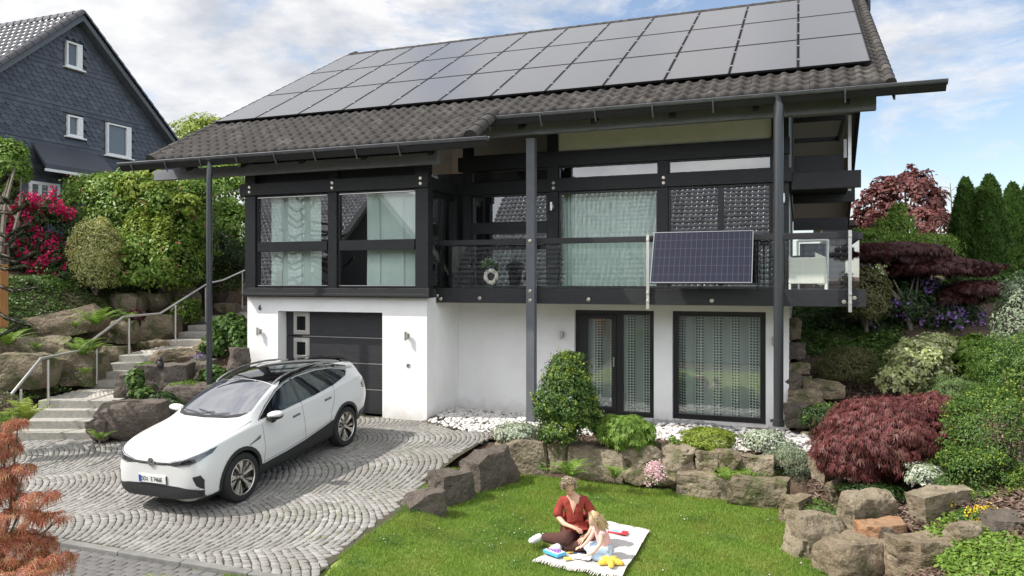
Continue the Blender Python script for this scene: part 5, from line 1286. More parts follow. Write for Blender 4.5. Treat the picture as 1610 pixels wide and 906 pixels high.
def plant(name, label, cat, blobs, n, size, mkey, mode='leaf', asp=.5, clumps=60, cr=.3, seed=None, stem=True, group=None, droop=.15, part='foliage', inner=.25, flowers=None, trunk=None, up=.35, Tdir=None, base=None, flat=.8, twigs=10, shell=.42):
    seed = seed if seed is not None else len(label) * 7 + n % 97
    c0 = blobs[0]; bz_ = min(b[0][2] - b[1][2] for b in blobs)
    bx_, by_ = (base.x, base.y) if base is not None else (c0[0][0], c0[0][1]); zg = base.z if base is not None else min(bz_ + .05, c0[0][2])
    t = thing(name, (bx_, by_, zg), label, cat, group)
    Pn, Nn = crown_pts(blobs, n, clumps, cr, seed, inner, up, flat, shell)
    td = None
    if Tdir is not None: td = np.array(Tdir) + np.zeros_like(Pn) if len(np.shape(Tdir)) == 1 else Tdir
    V, F = leaf_geo(Pn, Nn, size, asp, mode, droop, td, np.random.RandomState(seed + 1))
    npmesh(part, V, F, LM[mkey], t)
    if flowers:
        fk, fn, fs, cl = flowers[:4]; r = np.random.RandomState(seed + 5)
        m_ = max(1, fn // cl); i = r.randint(0, len(Pn), m_ * 4); i = i[np.argsort(-((Nn[i] * np.array([.2, -.75, .55])).sum(1) + r.normal(0, .25, len(i))))][:m_]
        cc = np.repeat(Pn[i] + Nn[i] * size * .6, cl, 0) + r.normal(0, fs * .8, (m_ * cl, 3))
        Vf, Ff = leaf_geo(cc, unit(r.normal(0, 1, cc.shape) + np.array([0, -.6, .6])), fs, .9, 'leaf', .0, None, r)
        npmesh('blossom', Vf, Ff, LM[fk], t)
    if stem:
        m = MB(); r = random.Random(seed); base_v = Vector((bx_, by_, zg - .1))
        for k in range(twigs):
            b = blobs[k % len(blobs)]; tgt = Vector(b[0]) + Vector([r.uniform(-.6, .6) * b[1][q] for q in range(3)]) 
            tgt.z = max(tgt.z, zg + .1); mid = base_v.lerp(tgt, .5) + Vector((r.uniform(-.1, .1), r.uniform(-.1, .1), .05)) * (tgt - base_v).length
            w_ = (trunk or .02) * (1.0 if k else 1.4); m.tube([base_v + Vector((r.uniform(-1, 1), r.uniform(-1, 1), 0)) * w_, mid, tgt], [w_, w_ * .6, w_ * .2], 5)
        m.build('stem' if not trunk or trunk < .06 else 'trunk', M['bark'], t, smooth=60)
    return t
# --- left bank
plant('rhododendron', 'rhododendron with magenta flower trusses on the left bank', 'rhododendron', [blob(55, 375, 22.5, 62, 62), blob(20, 400, 22, 50, 55), blob(85, 420, 22, 40, 40)], 9000, .15, 'dark green leaf', asp=.34, clumps=140, cr=.26, flowers=('magenta petal', 4800, .08, 20), trunk=.05)
plant('garden_bush', 'tall fresh green bush with pink buds between rhododendron and house', 'bush', [blob(215, 340, 24.5, 75, 70), blob(270, 370, 24, 65, 80), blob(160, 330, 25, 62, 55), blob(230, 420, 23, 80, 50), blob(300, 340, 24.5, 42, 62)], 30000, .12, 'fresh green leaf', asp=.6, clumps=260, cr=.22, flowers=('deep pink petal', 700, .045, 4), trunk=.06)
plant('columnar_shrub', 'clipped egg shaped yellow variegated shrub above the rocks', 'shrub', [blob(151, 400, 21.6, 36, 55), blob(151, 430, 21.6, 30, 32)], 20000, .06, 'cream edged leaf', asp=.6, clumps=200, cr=.18, inner=.5, trunk=.03)
LM['box leaf'] = leafmat('box leaf', [(.36, .40, .10), (.48, .48, .16), (.60, .58, .30), (.28, .33, .09)], .3)
for o in bpy.data.objects:
    if o.name.startswith('foliage') and o.parent and o.parent.name == 'columnar_shrub': o.data.materials[0] = LM['box leaf']
plant('garden_tree', 'round topped light green tree at the left edge under the slate house', 'tree', [blob(12, 262, 21, 28, 40), blob(-10, 290, 21, 30, 30)], 7000, .11, 'fresh green leaf', asp=.6, clumps=90, cr=.26, trunk=.06, base=P(0, 440, t=19))
plant('rhododendron', 'darker rhododendron with a few pink blooms by the downpipe', 'rhododendron', [blob(315, 400, 26, 48, 40), blob(350, 420, 27, 40, 42)], 9000, .13, 'dark green leaf', asp=.35, clumps=120, cr=.25, flowers=('pink petal', 200, .06, 12), trunk=.05)
plant('garden_bush', 'low dark green shrub between box shrub and rhododendron', 'bush', [blob(100, 440, 22, 45, 25), blob(60, 450, 21.3, 50, 18)], 7000, .09, 'mid green leaf', clumps=80, cr=.3, trunk=.02)
plant('garden_bush', 'pale yellow green shrub trailing beside the big fresh green bush', 'bush', [blob(258, 400, 22.6, 18, 55), blob(222, 392, 22.9, 26, 60)], 5000, .09, 'yellow green leaf', asp=.6, clumps=60, cr=.3, trunk=.02)
plant('broadleaf_tree', 'green tree behind the house with sky showing through its crown', 'tree', [blob(345, 320, 34, 65, 60), blob(300, 280, 36, 50, 45), blob(370, 370, 33, 45, 45)], 15000, .17, 'fresh green leaf', asp=.6, clumps=150, cr=.17, shell=.15, trunk=.14, base=P(380, 440, t=34), twigs=16)
plant('broadleaf_tree', 'yellowish tree top rising behind the left end of the tiled roof', 'tree', [blob(330, 222, 40, 58, 34), blob(300, 250, 40, 50, 34), blob(372, 250, 40, 40, 30)], 10000, .2, 'yellow green leaf', asp=.6, clumps=120, cr=.25, trunk=.16, base=P(330, 440, t=40))
for i, (px, py, t_, rx, ry, lab) in enumerate([(60, 430, 46, 90, 60, 'hazy green tree beyond the slate house'), (260, 400, 50, 90, 60, 'distant green tree behind the tall bush'), (360, 420, 48, 60, 40, 'distant pale green hedge tree by the house corner')]):
    plant('distant_tree', lab, 'tree', [blob(px, py, t_, rx, ry)], 4500, .34, 'fresh green leaf', asp=.6, clumps=70, cr=.3, trunk=.2, group='distant trees')
# ground cover mat on the bank
def cover(name, label, fn_pts, n, size, mkey, seed, cat='ground cover', flowers=None, asp=.6, h=.12):
    r = np.random.RandomState(seed); Pn = fn_pts(r, n); n = len(Pn); Pn = Pn + np.stack([r.normal(0, .03, n), r.normal(0, .03, n), r.uniform(0, h, n) * (.6 + .4 * np.sin(Pn[:, 0] * 5) * np.cos(Pn[:, 1] * 6))], 1)
    V, F = leaf_geo(Pn, unit(r.normal(0, .45, (n, 3)) + np.array([0, -.25, 1.0])), size, asp, 'leaf', .1, None, r)
    o = npmesh(name, V, F, LM[mkey]); tag(o, label, cat, kind='stuff')
    return o
def px_region(polypx, tmin, tmax):
    """land surface points that fall inside a region surveyed in the picture, between two distances"""
    def f(r, n):
        cs = [P(a, b, t=tt) for a, b in polypx for tt in (tmin, tmax)]
        x = r.uniform(min(c.x for c in cs), max(c.x for c in cs), n * 4); y = r.uniform(min(c.y for c in cs), max(c.y for c in cs), n * 4)
        z = land_np(x, y); tt = -x * SN + y * CS; rr_ = x * CS + y * SN
        px = 805 + rr_ / tt * FPX; py = 443 - (z - CZ) / tt * FPX
        k = inpoly_np(px, py, polypx) & (tt > tmin) & (tt < tmax); k &= ~((x > XL - .1) & (x < XR + .1) & (y > YG))
        return np.stack([x[k], y[k], z[k]], 1)[:n]
    return f
cover('ground_cover', 'low white flecked green ground cover on the left bank', px_region([(-30, 440), (300, 440), (300, 475), (150, 500), (-30, 540)], 15, 26), 34000, .08, 'mid green leaf', 1)
cover('ground_cover', 'mossy green growth between boulders and handrail', px_region([(-30, 540), (150, 500), (330, 470), (320, 490), (260, 530), (180, 560), (130, 610), (60, 625), (-30, 650)], 15, 26), 22000, .05, 'mid green leaf', 2, h=.07)
cover('ivy_ground_cover', 'ivy covering the bank beside the dry wall right of the house', px_region([(1245, 480), (1420, 480), (1420, 575), (1350, 600), (1300, 560), (1262, 560)], 15.2, 20), 9000, .09, 'mid green leaf', 3)
cover('ground_cover', 'fresh green ground cover at the lower right corner', px_region([(1440, 830), (1500, 800), (1650, 870), (1650, 930), (1500, 925), (1460, 870)], 6.8, 9.0), 9000, .05, 'fresh green leaf', 4, h=.1)
cover('ground_cover', 'green weeds between the lower terrace blocks', px_region([(1265, 785), (1330, 790), (1335, 840), (1290, 850)], 8.6, 12.5), 700, .05, 'mid green leaf', 6, h=.12)
cover('garden_undergrowth', 'dense green undergrowth behind the shrubs on the right', px_region([(1300, 470), (1650, 440), (1650, 640), (1420, 640), (1380, 560)], 18.8, 30), 30000, .12, 'mid green leaf', 5, h=.35)
plant('ivy', 'large ivy spilling over the wall next to the garage', 'ivy', [blob(362, 520, 18.6, 26, 24), blob(340, 545, 18.4, 20, 18), blob(378, 540, 18, 14, 32)], 2600, .12, 'mid green leaf', asp=.85, clumps=60, cr=.3, stem=False)
plant('ivy', 'ivy tuft hanging over the steep dark boulder', 'ivy', [blob(214, 600, 15.6, 12, 16), blob(225, 618, 15.4, 14, 9)], 420, .09, 'mid green leaf', asp=.85, clumps=16, cr=.35, stem=False)
plant('ivy', 'ivy behind the largest dark boulder by the car', 'ivy', [blob(250, 628, 15.6, 26, 9), blob(272, 640, 15.2, 14, 10)], 700, .09, 'dark green leaf', asp=.85, clumps=20, cr=.35, stem=False)
plant('ivy', 'ivy patch at the foot of the left downpipe', 'ivy', [blob(338, 592, 16.9, 20, 14), blob(318, 612, 16.5, 10, 8)], 800, .10, 'mid green leaf', asp=.85, clumps=20, cr=.35, stem=False)
plant('cushion_plant', 'flat green cushion plant between boulders left of the car', 'cushion plant', [blob(290, 606, 16.4, 26, 9)], 2600, .03, 'fresh green leaf', clumps=40, cr=.3, stem=False, flat=.5)
plant('cushion_plant', 'small bright green tuft beside the dark figurine', 'cushion plant', [blob(231, 577, 16.9, 15, 7)], 1500, .035, 'fresh green leaf', clumps=20, cr=.3, stem=False)
plant('cushion_plant', 'tuft with purple flowers on the boulder by the downpipe', 'cushion plant', [blob(316, 565, 17.4, 10, 6)], 700, .035, 'grey green leaf', clumps=12, cr=.3, stem=False, flowers=('violet petal', 160, .03, 6))
plant('garden_bush', 'leafy green plant with white flowers beside the upper steps', 'plant', [blob(288, 493, 22.8, 22, 22), blob(302, 486, 23, 14, 14)], 2600, .09, 'fresh green leaf', asp=.6, clumps=40, cr=.3, flowers=('pink petal', 80, .05, 8))
plant('red_leaf_plant', 'dark red leaved plant on the mossy boulder by the rail', 'plant', [blob(216, 497, 20.6, 12, 10)], 500, .08, 'dark purple leaf', asp=.7, clumps=14, cr=.35)
plant('garden_bush', 'small dark shrub above the upper row of boulders', 'bush', [blob(310, 440, 26, 40, 14), blob(350, 448, 26.5, 30, 16)], 3500, .08, 'mid green leaf', clumps=40, cr=.3)
# --- ferns
def fern(px, py, t_, size, nf, label, seed, key='fresh green leaf', up=1.12, group='ferns between the rocks'):
    r = random.Random(seed); c = P(px, py, t=t_); V = []; F = []
    for k in range(nf):
        a = 2 * math.pi * k / nf + r.uniform(-.25, .25); L_ = size * r.uniform(.75, 1.15); el = r.uniform(.55, 1.25) * up; d = Vector((math.cos(a), math.sin(a), 0)); sd_ = Vector((-d.y, d.x, 0)); ns = 16
        prev = c.copy(); pts = []
        for s_ in range(ns + 1):
            u_ = s_ / ns; ang = el * (1.15 - 1.5 * u_); pts.append(prev.copy()); prev = prev + (d * math.cos(ang) + Vector((0, 0, math.sin(ang)))) * (L_ / ns)
        for s_ in range(1, ns):
            u_ = s_ / ns; w_ = L_ * .20 * math.sin(math.pi * min(1, u_ * 1.0 + .08)) ** .8 * (1.1 - u_ * .6); st_ = L_ / ns * .46; fw = (pts[s_ + 1] - pts[s_]).normalized()
            for sg in (-1, 1):
                b0 = pts[s_]; tip = b0 + sd_ * sg * w_ + fw * w_ * .35 + Vector((0, 0, -.12 * w_)); k0 = len(V)
                V += [b0 - fw * st_ * .7, b0 + sd_ * sg * w_ * .5 + fw * (w_ * .17 - st_ * .8), tip, b0 + sd_ * sg * w_ * .5 + fw * (w_ * .17 + st_ * .8), b0 + fw * st_ * .7]; F.append((k0, k0 + 1, k0 + 2, k0 + 3, k0 + 4))
    t = thing('fern', c, label, 'fern', group)
    npmesh('frond', V, F, LM[key], t)
    m = MB().tube([c - Vector((0, 0, .06)), c + Vector((0, 0, .05))], .02, 6); m.build('stem', M['bark'], t)
fern(152, 512, 18.3, .85, 13, 'tallest fern, above the long slanting slab', 1)
fern(130, 560, 17.3, .8, 13, 'wide fern behind the third rail post', 2)
fern(10, 545, 16.8, .75, 11, 'fern at the left frame edge above the big boulder', 3)
fern(40, 664, 14.3, .75, 14, 'feathery fern at the foot of the handrail', 4, 'yellow green leaf')
fern(8, 668, 14.2, .6, 10, 'fern at the left frame edge level with the lowest step', 5)
fern(134, 590, 17.2, .4, 8, 'small fern under the second rail post bend', 6)
fern(157, 692, 14.2, .42, 8, 'small fern in front of the small dark boulder', 7)
fern(225, 448, 23, .8, 10, 'fern under the fresh green bush', 8)
fern(58, 550, 17.3, .4, 8, 'little fern on the flat lichen grey boulder', 9)
fern(118, 516, 18.6, .4, 8, 'little fern left of the tallest fern', 10)
fern(200, 505, 20.2, .5, 8, 'fern beside the red leaved plant', 11)
gF = 'ferns along the retaining wall'
fern(898, 752, 12.45, .55, 12, 'tallest wall fern, at the narrow wall block', 12, up=1.15, group=gF)
fern(966, 753, 12.35, .42, 9, 'small upright fern left of the pink white flowers', 13, up=1.15, group=gF)
fern(1142, 762, 12.1, .55, 12, 'wide fern below the yellow green bush', 14, up=1.1, group=gF)
# --- bed in front of the house
plant('dwarf_cypress', 'dark green dwarf cypress with bright tips beside the balcony post', 'conifer', [blob(890, 632, 13.4, 44, 58), blob(893, 590, 13.4, 32, 34), blob(862, 640, 13.3, 24, 30), blob(880, 680, 13.2, 30, 22), blob(918, 650, 13.3, 24, 36)], 26000, .05, 'thuja green', asp=.55, clumps=150, cr=.22, inner=.3, flowers=('yellow green leaf', 3600, .032, 14), trunk=.05, base=P(893, 705, t=13.4))
plant('dwarf_maple', 'mounded bright green cut leaved maple in front of the sliding door', 'shrub', [blob(985, 682, 13.1, 40, 27, .8), blob(955, 675, 13.3, 24, 20, .8)], 6500, .075, 'fresh green leaf', 'star', .7, 70, .25, droop=.35, trunk=.03)
plant('dwarf_conifer', 'yellow green layered dwarf conifer under the large window', 'conifer', [blob(1115, 692, 13.0, 42, 19, .8), blob(1095, 700, 12.9, 22, 14, .8)], 9000, .05, 'yellow green leaf', asp=.35, clumps=90, cr=.22, flat=.35, trunk=.02)
plant('variegated_shrub', 'white variegated low shrub at the foot of the right downpipe', 'shrub', [blob(1205, 695, 12.9, 33, 17, .8)], 3600, .05, 'white edged leaf', asp=.6, clumps=50, cr=.28, group='white variegated shrubs')
plant('variegated_shrub', 'white variegated low shrub left of the dwarf cypress', 'shrub', [blob(815, 682, 13.9, 33, 15, .8)], 3600, .05, 'white edged leaf', asp=.6, clumps=50, cr=.28, group='white variegated shrubs')
plant('heather_shrub', 'feathery grey green shrub at the end of the retaining wall', 'shrub', [blob(1245, 735, 12.3, 40, 28, .8)], 9000, .045, 'grey green leaf', 'needle', .2, 80, .28, Tdir=(0, 0, .8), trunk=.015)
LM['soft green needle'] = leafmat('soft green needle', [(.09, .15, .045), (.13, .20, .06), (.17, .24, .09)], .25)
plant('creeping_plant', 'fresh green creeping plant hanging over the wall between fern and feathery shrub', 'creeping plant', [blob(1190, 745, 12.3, 34, 17, .6), blob(1165, 752, 12.2, 20, 10, .6)], 5500, .04, 'fresh green leaf', 'needle', .3, 60, .3, stem=False)
plant('seedling', 'tiny green seedling in the bark between maple and dwarf conifer', 'plant', [blob(1057, 695, 12.9, 10, 8)], 160, .06, 'fresh green leaf', clumps=8, cr=.4)
plant('flowering_plant', 'pink white drooping flower cluster growing in a wall joint', 'flower', [blob(1030, 748, 12.35, 14, 16)], 300, .05, 'mid green leaf', clumps=14, cr=.35, flowers=('pink petal', 1100, .028, 10), stem=False)
plant('creeping_plant', 'tiny creeper at the joint left of the tallest wall fern', 'creeping plant', [blob(852, 735, 12.5, 5, 6)], 60, .05, 'mid green leaf', clumps=5, cr=.4, stem=False)
# --- right terraces
dd_ = None
plant('red_japanese_maple', 'domed dark red cut leaved Japanese maple on the second tier', 'maple', [blob(1400, 690, 11.0, 95, 58, .8), blob(1345, 715, 10.9, 62, 42, .8), blob(1465, 665, 11.2, 55, 42, .8)], 26000, .085, 'red maple leaf', 'star', .6, 240, .24, droop=.45, trunk=.05, base=P(1400, 775, t=11.1))
plant('variegated_dogwood', 'cream variegated dogwood behind the red maple', 'shrub', [blob(1445, 575, 14.6, 46, 42), blob(1415, 600, 14.4, 34, 26), blob(1472, 545, 14.8, 28, 22)], 4200, .095, 'cream edged leaf', asp=.5, clumps=110, cr=.19, shell=.08, trunk=.03)
plant('dwarf_bush', 'round brown olive dwarf bush above the dry wall', 'bush', [blob(1332, 578, 15.6, 46, 32, .9)], 12000, .035, 'olive leaf', clumps=120, cr=.2, trunk=.02)
LM['brown twig leaf'] = leafmat('brown twig leaf', [(.09, .06, .03), (.13, .09, .045), (.10, .09, .04)], .2)
plant('dwarf_bush', 'dark green spreading dwarf bush left of the red maple', 'bush', [blob(1303, 658, 14.0, 40, 20, .9)], 8000, .045, 'dark green leaf', clumps=80, cr=.26, trunk=.02, flowers=('fresh green leaf', 400, .035, 8))
plant('yew_bush', 'large small leaved green bush at the right edge', 'bush', [blob(1575, 700, 10.0, 85, 90), blob(1540, 755, 9.7, 65, 50), blob(1610, 600, 10.4, 75, 70), blob(1600, 780, 9.5, 55, 45)], 60000, .032, 'mid green leaf', asp=.5, clumps=260, cr=.2, shell=.12, trunk=.05, flowers=('yellow green leaf', 5200, .026, 6), base=P(1585, 800, t=9.6))
plant('hydrangea', 'light green broad leaved hydrangea behind the dogwood', 'shrub', [blob(1565, 575, 14.8, 62, 40), blob(1530, 560, 15.2, 40, 30)], 5000, .12, 'fresh green leaf', asp=.75, clumps=90, cr=.25, trunk=.02)
plant('juniper', 'soft bright green juniper between dogwood and right bush', 'juniper', [blob(1500, 625, 13.6, 35, 32)], 9000, .045, 'soft green needle', 'needle', .25, 70, .28, trunk=.02)
plant('grey_leaved_plant', 'silvery leaved plant under the right edge of the red maple', 'plant', [blob(1455, 748, 10.0, 30, 16)], 1400, .05, 'white edged leaf', asp=.5, clumps=24, cr=.32)
plant('yellow_flowers', 'yellow flowering cushion plant on the third tier', 'flower', [blob(1545, 814, 8.7, 38, 13, .7), blob(1485, 785, 9.3, 14, 10)], 2600, .035, 'mid green leaf', clumps=50, cr=.3, stem=False, flowers=('yellow petal', 460, .022, 5))
plant('cushion_plant', 'leafy green plants under the red maple', 'plant', [blob(1380, 772, 10.5, 45, 10, .6)], 1800, .045, 'dark green leaf', clumps=30, cr=.3, stem=False)
plant('garden_bush', 'pale silver green shrub spray at the right edge above the hydrangea', 'bush', [blob(1605, 505, 13.5, 35, 62)], 4500, .07, 'grey green leaf', asp=.4, clumps=60, cr=.26, trunk=.02)
plant('japanese_maple', 'wide dark purple Japanese maple spreading over the right garden', 'maple', [blob(1405, 400, 17.6, 72, 18, .8), blob(1480, 422, 17.2, 72, 15, .8), blob(1540, 455, 16.8, 46, 13, .8), blob(1355, 398, 18.2, 40, 14, .8), blob(1500, 470, 17, 34, 7, .8)], 20000, .10, 'dark purple leaf', 'star', .8, 260, .2, shell=.2, droop=.35, trunk=.055, base=P(1430, 520, t=17.4), flat=.45, twigs=14)
plant('rhododendron', 'violet flowering dark rhododendron under the purple maple', 'rhododendron', [blob(1420, 478, 17.9, 60, 46), blob(1480, 492, 17.6, 55, 45), blob(1385, 500, 18.0, 40, 40)], 9000, .12, 'dark green leaf', asp=.35, clumps=120, cr=.26, flowers=('violet petal', 900, .07, 14), trunk=.05)
plant('dwarf_bush', 'tall olive brown bush behind the balcony corner', 'bush', [blob(1362, 470, 17.2, 36, 48)], 9000, .06, 'olive leaf', clumps=90, cr=.24, trunk=.03)
plant('garden_bush', 'fresh green loose shrub behind the dark cypress hedge', 'bush', [blob(1540, 470, 19, 50, 45), blob(1500, 520, 18, 50, 35)], 9000, .10, 'mid green leaf', clumps=110, cr=.25, trunk=.03)
plant('conifer', 'yellow green conical conifer in front of the copper tree', 'conifer', [blob(1408, 372, 22, 30, 32), blob(1412, 345, 22, 14, 24), blob(1380, 385, 22, 40, 26), blob(1450, 395, 21.5, 50, 24)], 14000, .08, 'fresh green leaf', 'needle', .4, 130, .25, Tdir=(0, 0, .9), trunk=.06)
plant('copper_beech', 'copper red tree against the sky right of the house', 'tree', [blob(1420, 325, 31, 62, 52), blob(1370, 335, 31, 26, 36), blob(1445, 360, 30, 52, 34), blob(1432, 285, 31, 20, 22), blob(1395, 300, 31, 18, 22), blob(1462, 320, 31, 22, 20)], 8500, .17, 'copper leaf', asp=.65, clumps=150, cr=.15, shell=.0, trunk=.12, base=P(1420, 470, t=31), twigs=20)
plant('garden_tree', 'reddish brown bare looking shrub between copper tree and cypresses', 'tree', [blob(1480, 370, 27, 22, 34)], 1500, .10, 'copper leaf', asp=.5, clumps=30, cr=.3, trunk=.04, twigs=16)
def cypress(px, ytop, ybot, w_, t_, label, n):
    r = np.random.RandomState(px); c = P(px, ybot + 25, t=t_); H_ = (ybot + 25 - ytop) / FPX * t_; W_ = w_ / FPX * t_
    t = thing('cypress', c, label, 'cypress', 'column cypresses')
    n = int(n * 2.2); u_ = r.uniform(0, 1, n) ** 1.15; a = r.uniform(0, 6.283, n); ph = r.uniform(0, 6.28, 4)
    rad = W_ * (1 - u_ ** 2.6) ** .62 * (1 + .10 * np.sin(a * 5 + u_ * 22 + ph[0]) + .08 * np.sin(a * 3 - u_ * 37 + ph[1])) * (1 - .35 * r.uniform(0, 1, n) ** 2)
    Pn = np.stack([c.x + np.cos(a) * rad, c.y + np.sin(a) * rad, c.z + u_ * H_ + r.normal(0, .04, n)], 1); o_ = np.stack([np.cos(a), np.sin(a), 0 * a], 1)
    V, F = leaf_geo(Pn, unit(o_ + r.normal(0, .4, (n, 3))), .11, .45, 'leaf', 0, o_ * .5 + np.array([0, 0, 1.1]), r)
    npmesh('foliage', V, F, LM['thuja green'], t); MB().tube([c - Vector((0, 0, .5)), c + Vector((0, 0, H_ * .9))], [.09, .02], 7).build('trunk', M['bark'], t)
cypress(1518, 285, 480, 24, 22, 'slim dark green column cypress left of the twin cypress', 12000)
cypress(1555, 281, 510, 30, 21.5, 'tallest column cypress, in the middle of the group', 17000)
cypress(1592, 292, 400, 20, 25, 'column cypress behind the pale shrub at the right edge', 9000)
cypress(1616, 295, 400, 20, 25.5, 'column cypress cut by the right frame edge', 6000)
cypress(1538, 300, 420, 18, 25, 'farther cypress peeping out between the front two', 6000)
# bare sapling
q = P(1497, 400, t=24); q1 = P(1494, 288, t=24)
sb = thing('bare_sapling', q, 'thin leafless sapling standing against the sky left of the cypresses', 'sapling')
m = MB().tube([q, q.lerp(q1, .5) + Vector((.03, 0, 0)), q1], [.035, .022, .008], 6); r = random.Random(4)
for k in range(16):
    b = q.lerp(q1, .25 + .045 * k); a = r.choice((-1, 1)); m.tube([b, b + Vector((a * r.uniform(.2, .55), r.uniform(-.2, .2), r.uniform(.1, .35)))], [.008, .003], 4)
m.build('trunk', M['bark'], sb)
for i, (px, py, t_, rx, ry, lab) in enumerate([(1400, 430, 44, 110, 40, 'distant hedge tree behind the purple maple'), (1610, 430, 34, 60, 50, 'light green tree behind the white parasol'), (1520, 440, 40, 80, 40, 'distant green tree behind the cypresses')]):
    plant('distant_tree', lab, 'tree', [blob(px, py, t_, rx, ry)], 5500, .22, 'fresh green leaf', asp=.6, clumps=80, cr=.28, trunk=.15, group='distant trees')
# trunk of the purple maple, forked and pale
m = MB(); q = P(1433, 525, t=17.3)
jm = bpy.data.objects['japanese_maple']
for (a, b, c, d) in ((1425, 480, 1405, 440), (1418, 475, 1375, 425), (1428, 470, 1440, 430), (1422, 485, 1398, 455)):
    m.tube([q, P(a, b, t=17.2), P(c, d, t=17.2)], [.05, .035, .015], 7)
m.build('branch', mat('pale grey bark', (.2, .17, .13), .85, bump=.5, bs=30), jm, smooth=60)
# orange red maple in the front left corner
plant('orange_japanese_maple', 'orange red cut leaved Japanese maple in the near left corner', 'maple', [blob(15, 862, 6.6, 58, 20), blob(-15, 770, 6.8, 40, 34), blob(78, 880, 6.5, 34, 9), blob(20, 815, 6.6, 42, 11), blob(88, 812, 6.7, 24, 5), blob(-8, 705, 6.9, 34, 22), blob(45, 900, 6.4, 56, 12), blob(58, 782, 6.7, 30, 6), blob(28, 740, 6.8, 24, 7), blob(25, 668, 6.9, 16, 7)],
      5200, .075, 'orange red leaf', 'star', .26, 300, .17, shell=0.05, droop=.5, trunk=.025, base=P(-60, 990, t=6.8), flat=.5, twigs=24)
# monkey puzzle branches at the left edge: a trunk out of frame with drooping scaly boughs
mz = thing('monkey_puzzle_tree', P(-70, 560, t=13.5), 'monkey puzzle tree with dark curved scaly boughs at the left edge', 'tree')
m = MB(); r = random.Random(12); ms = []
tr0 = P(-70, 600, t=13.5); tr1 = P(-70, 180, t=13.5)
MB().tube([tr0, tr1], [.14, .08], 10).build('trunk', M['bark'], mz)
V = []; F = []
def bough(pts, rad):
    pts = [Vector(p) for p in pts]; sp = []
    for i in range(len(pts) - 1):
        for k in range(6): sp.append(pts[i].lerp(pts[i + 1], k / 6))
    sp.append(pts[-1]); m.tube(sp, [rad * .45] * len(sp), 5)
    for i in range(len(sp) - 1):
        d = (sp[i + 1] - sp[i]).normalized(); a = d.cross(Vector((0, 0, 1))).normalized(); b = d.cross(a)
        for k in range(26):
            an = r.uniform(0, 6.28); o_ = a * math.cos(an) + b * math.sin(an); p = sp[i].lerp(sp[i + 1], r.random()) + o_ * rad * .3; s_ = .045; side = d.cross(o_) * .014
            k0 = len(V); V.extend([p, p + o_ * s_ * .5 + side + d * s_ * .4, p + o_ * s_ * .55 + d * s_ * 1.1, p + o_ * s_ * .5 - side + d * s_ * .4]); F.append((k0, k0 + 1, k0 + 2, k0 + 3))
for y0, pts in ((340, [(15, 318), (28, 300)]), (350, [(20, 335), (45, 318)]), (360, [(10, 372), (40, 355)]), (395, [(12, 385), (45, 352)]), (405, [(25, 412), (58, 395), (62, 378)]), (415, [(10, 424), (40, 418)]), (440, [(20, 458), (60, 452)]), (470, [(10, 500), (50, 512)]), (400, [(20, 405), (18, 390)]), (300, [(0, 290), (12, 275)]), (325, [(5, 312), (18, 318)])):
    bough([P(-70, y0 - 20, t=13.5)] + [P(a, b, t=13.3 - .1 * i) for i, (a, b) in enumerate(pts)], .05)
for k in range(26):
    zc_ = tr0.z + .9 + (tr1.z - tr0.z - .6) * k / 26; a = 1.6 + 2.9 * ((k * .618) % 1); o_ = Vector((math.cos(a), math.sin(a), 0)); l_ = 1.3 * (1 - k / 40); p0 = Vector((tr0.x, tr0.y, zc_))
    bough([p0, p0 + o_ * l_ * .5 + Vector((0, 0, -.2)), p0 + o_ * l_ + Vector((0, 0, .05))], .05)
m.build('bough', M['bark'], mz); LM['puzzle scale'] = leafmat('puzzle scale', [(.02, .035, .014), (.035, .055, .022), (.05, .07, .03)], .1)
npmesh('foliage', V, F, LM['puzzle scale'], mz)
# wooden post at the left edge
q = P(2, 490, t=14.5)
wp = tag(MB().box(q.x - .11, q.x + .09, q.y - .08, q.y + .08, q.z - .3, P(2, 416, t=14.5).z).build('wooden_post', mat('honey coloured wood', (.42, .20, .06), .7, col2=(.32, .15, .045), ns=10, stretch=(6, 6, .6), bump=.2, bs=30), None, origin=(q.x, q.y, q.z - .3), bevel=.01), 'square honey coloured wooden post at the left frame edge', 'post')
# little dark figurine on the boulder
q = P(252, 577, t=16.2)
fg = thing('figurine', q, 'small dark sitting figurine on the broad boulder', 'figurine')
MB().lathe([(0, 0), (.07, .0), (.08, .05), (.05, .11), (.035, .13)], 12, Matrix.Translation(q)).lathe([(0, .10), (.04, .12), (.048, .16), (.03, .2), (0, .205)], 12, Matrix.Translation(q)).build('figure', M['black_plastic'], fg, smooth=60)
# parasol far right
q = P(1610, 442, t=26)
ps = thing('parasol', (q.x, q.y, q.z - 1.9), 'white parasol canopy between the bushes at the right edge', 'parasol')
MB().lathe([(1.3, -.1), (1.2, -.02), (0, .38), (0, .40), (1.32, -.04)], 8, Matrix.Translation(q)).build('canopy', mat('white cloth', (.8, .78, .76), .9), ps)
MB().tube([q + Vector((0, 0, .3)), q - Vector((0, 0, 1.9))], .03, 8).build('pole', M['steel'], ps)
# neighbour's roof edge far right
q0, q1 = P(1340, 350, t=33), P(1392, 346, t=33)
fh = thing('far_house', (q0.x, q0.y, 2), 'low house with dark flat roof edge behind the conifers', 'house')
MB().box(q0.x - 1.5, q1.x, q0.y, q0.y + 5, q0.z - .12, q0.z + .12).build('roof', M['black_wood'], fh)
MB().box(q0.x - 1.2, q1.x - .5, q0.y + .4, q0.y + 4.6, 1, q0.z - .12).build('wall', M['grey_wood'], fh)
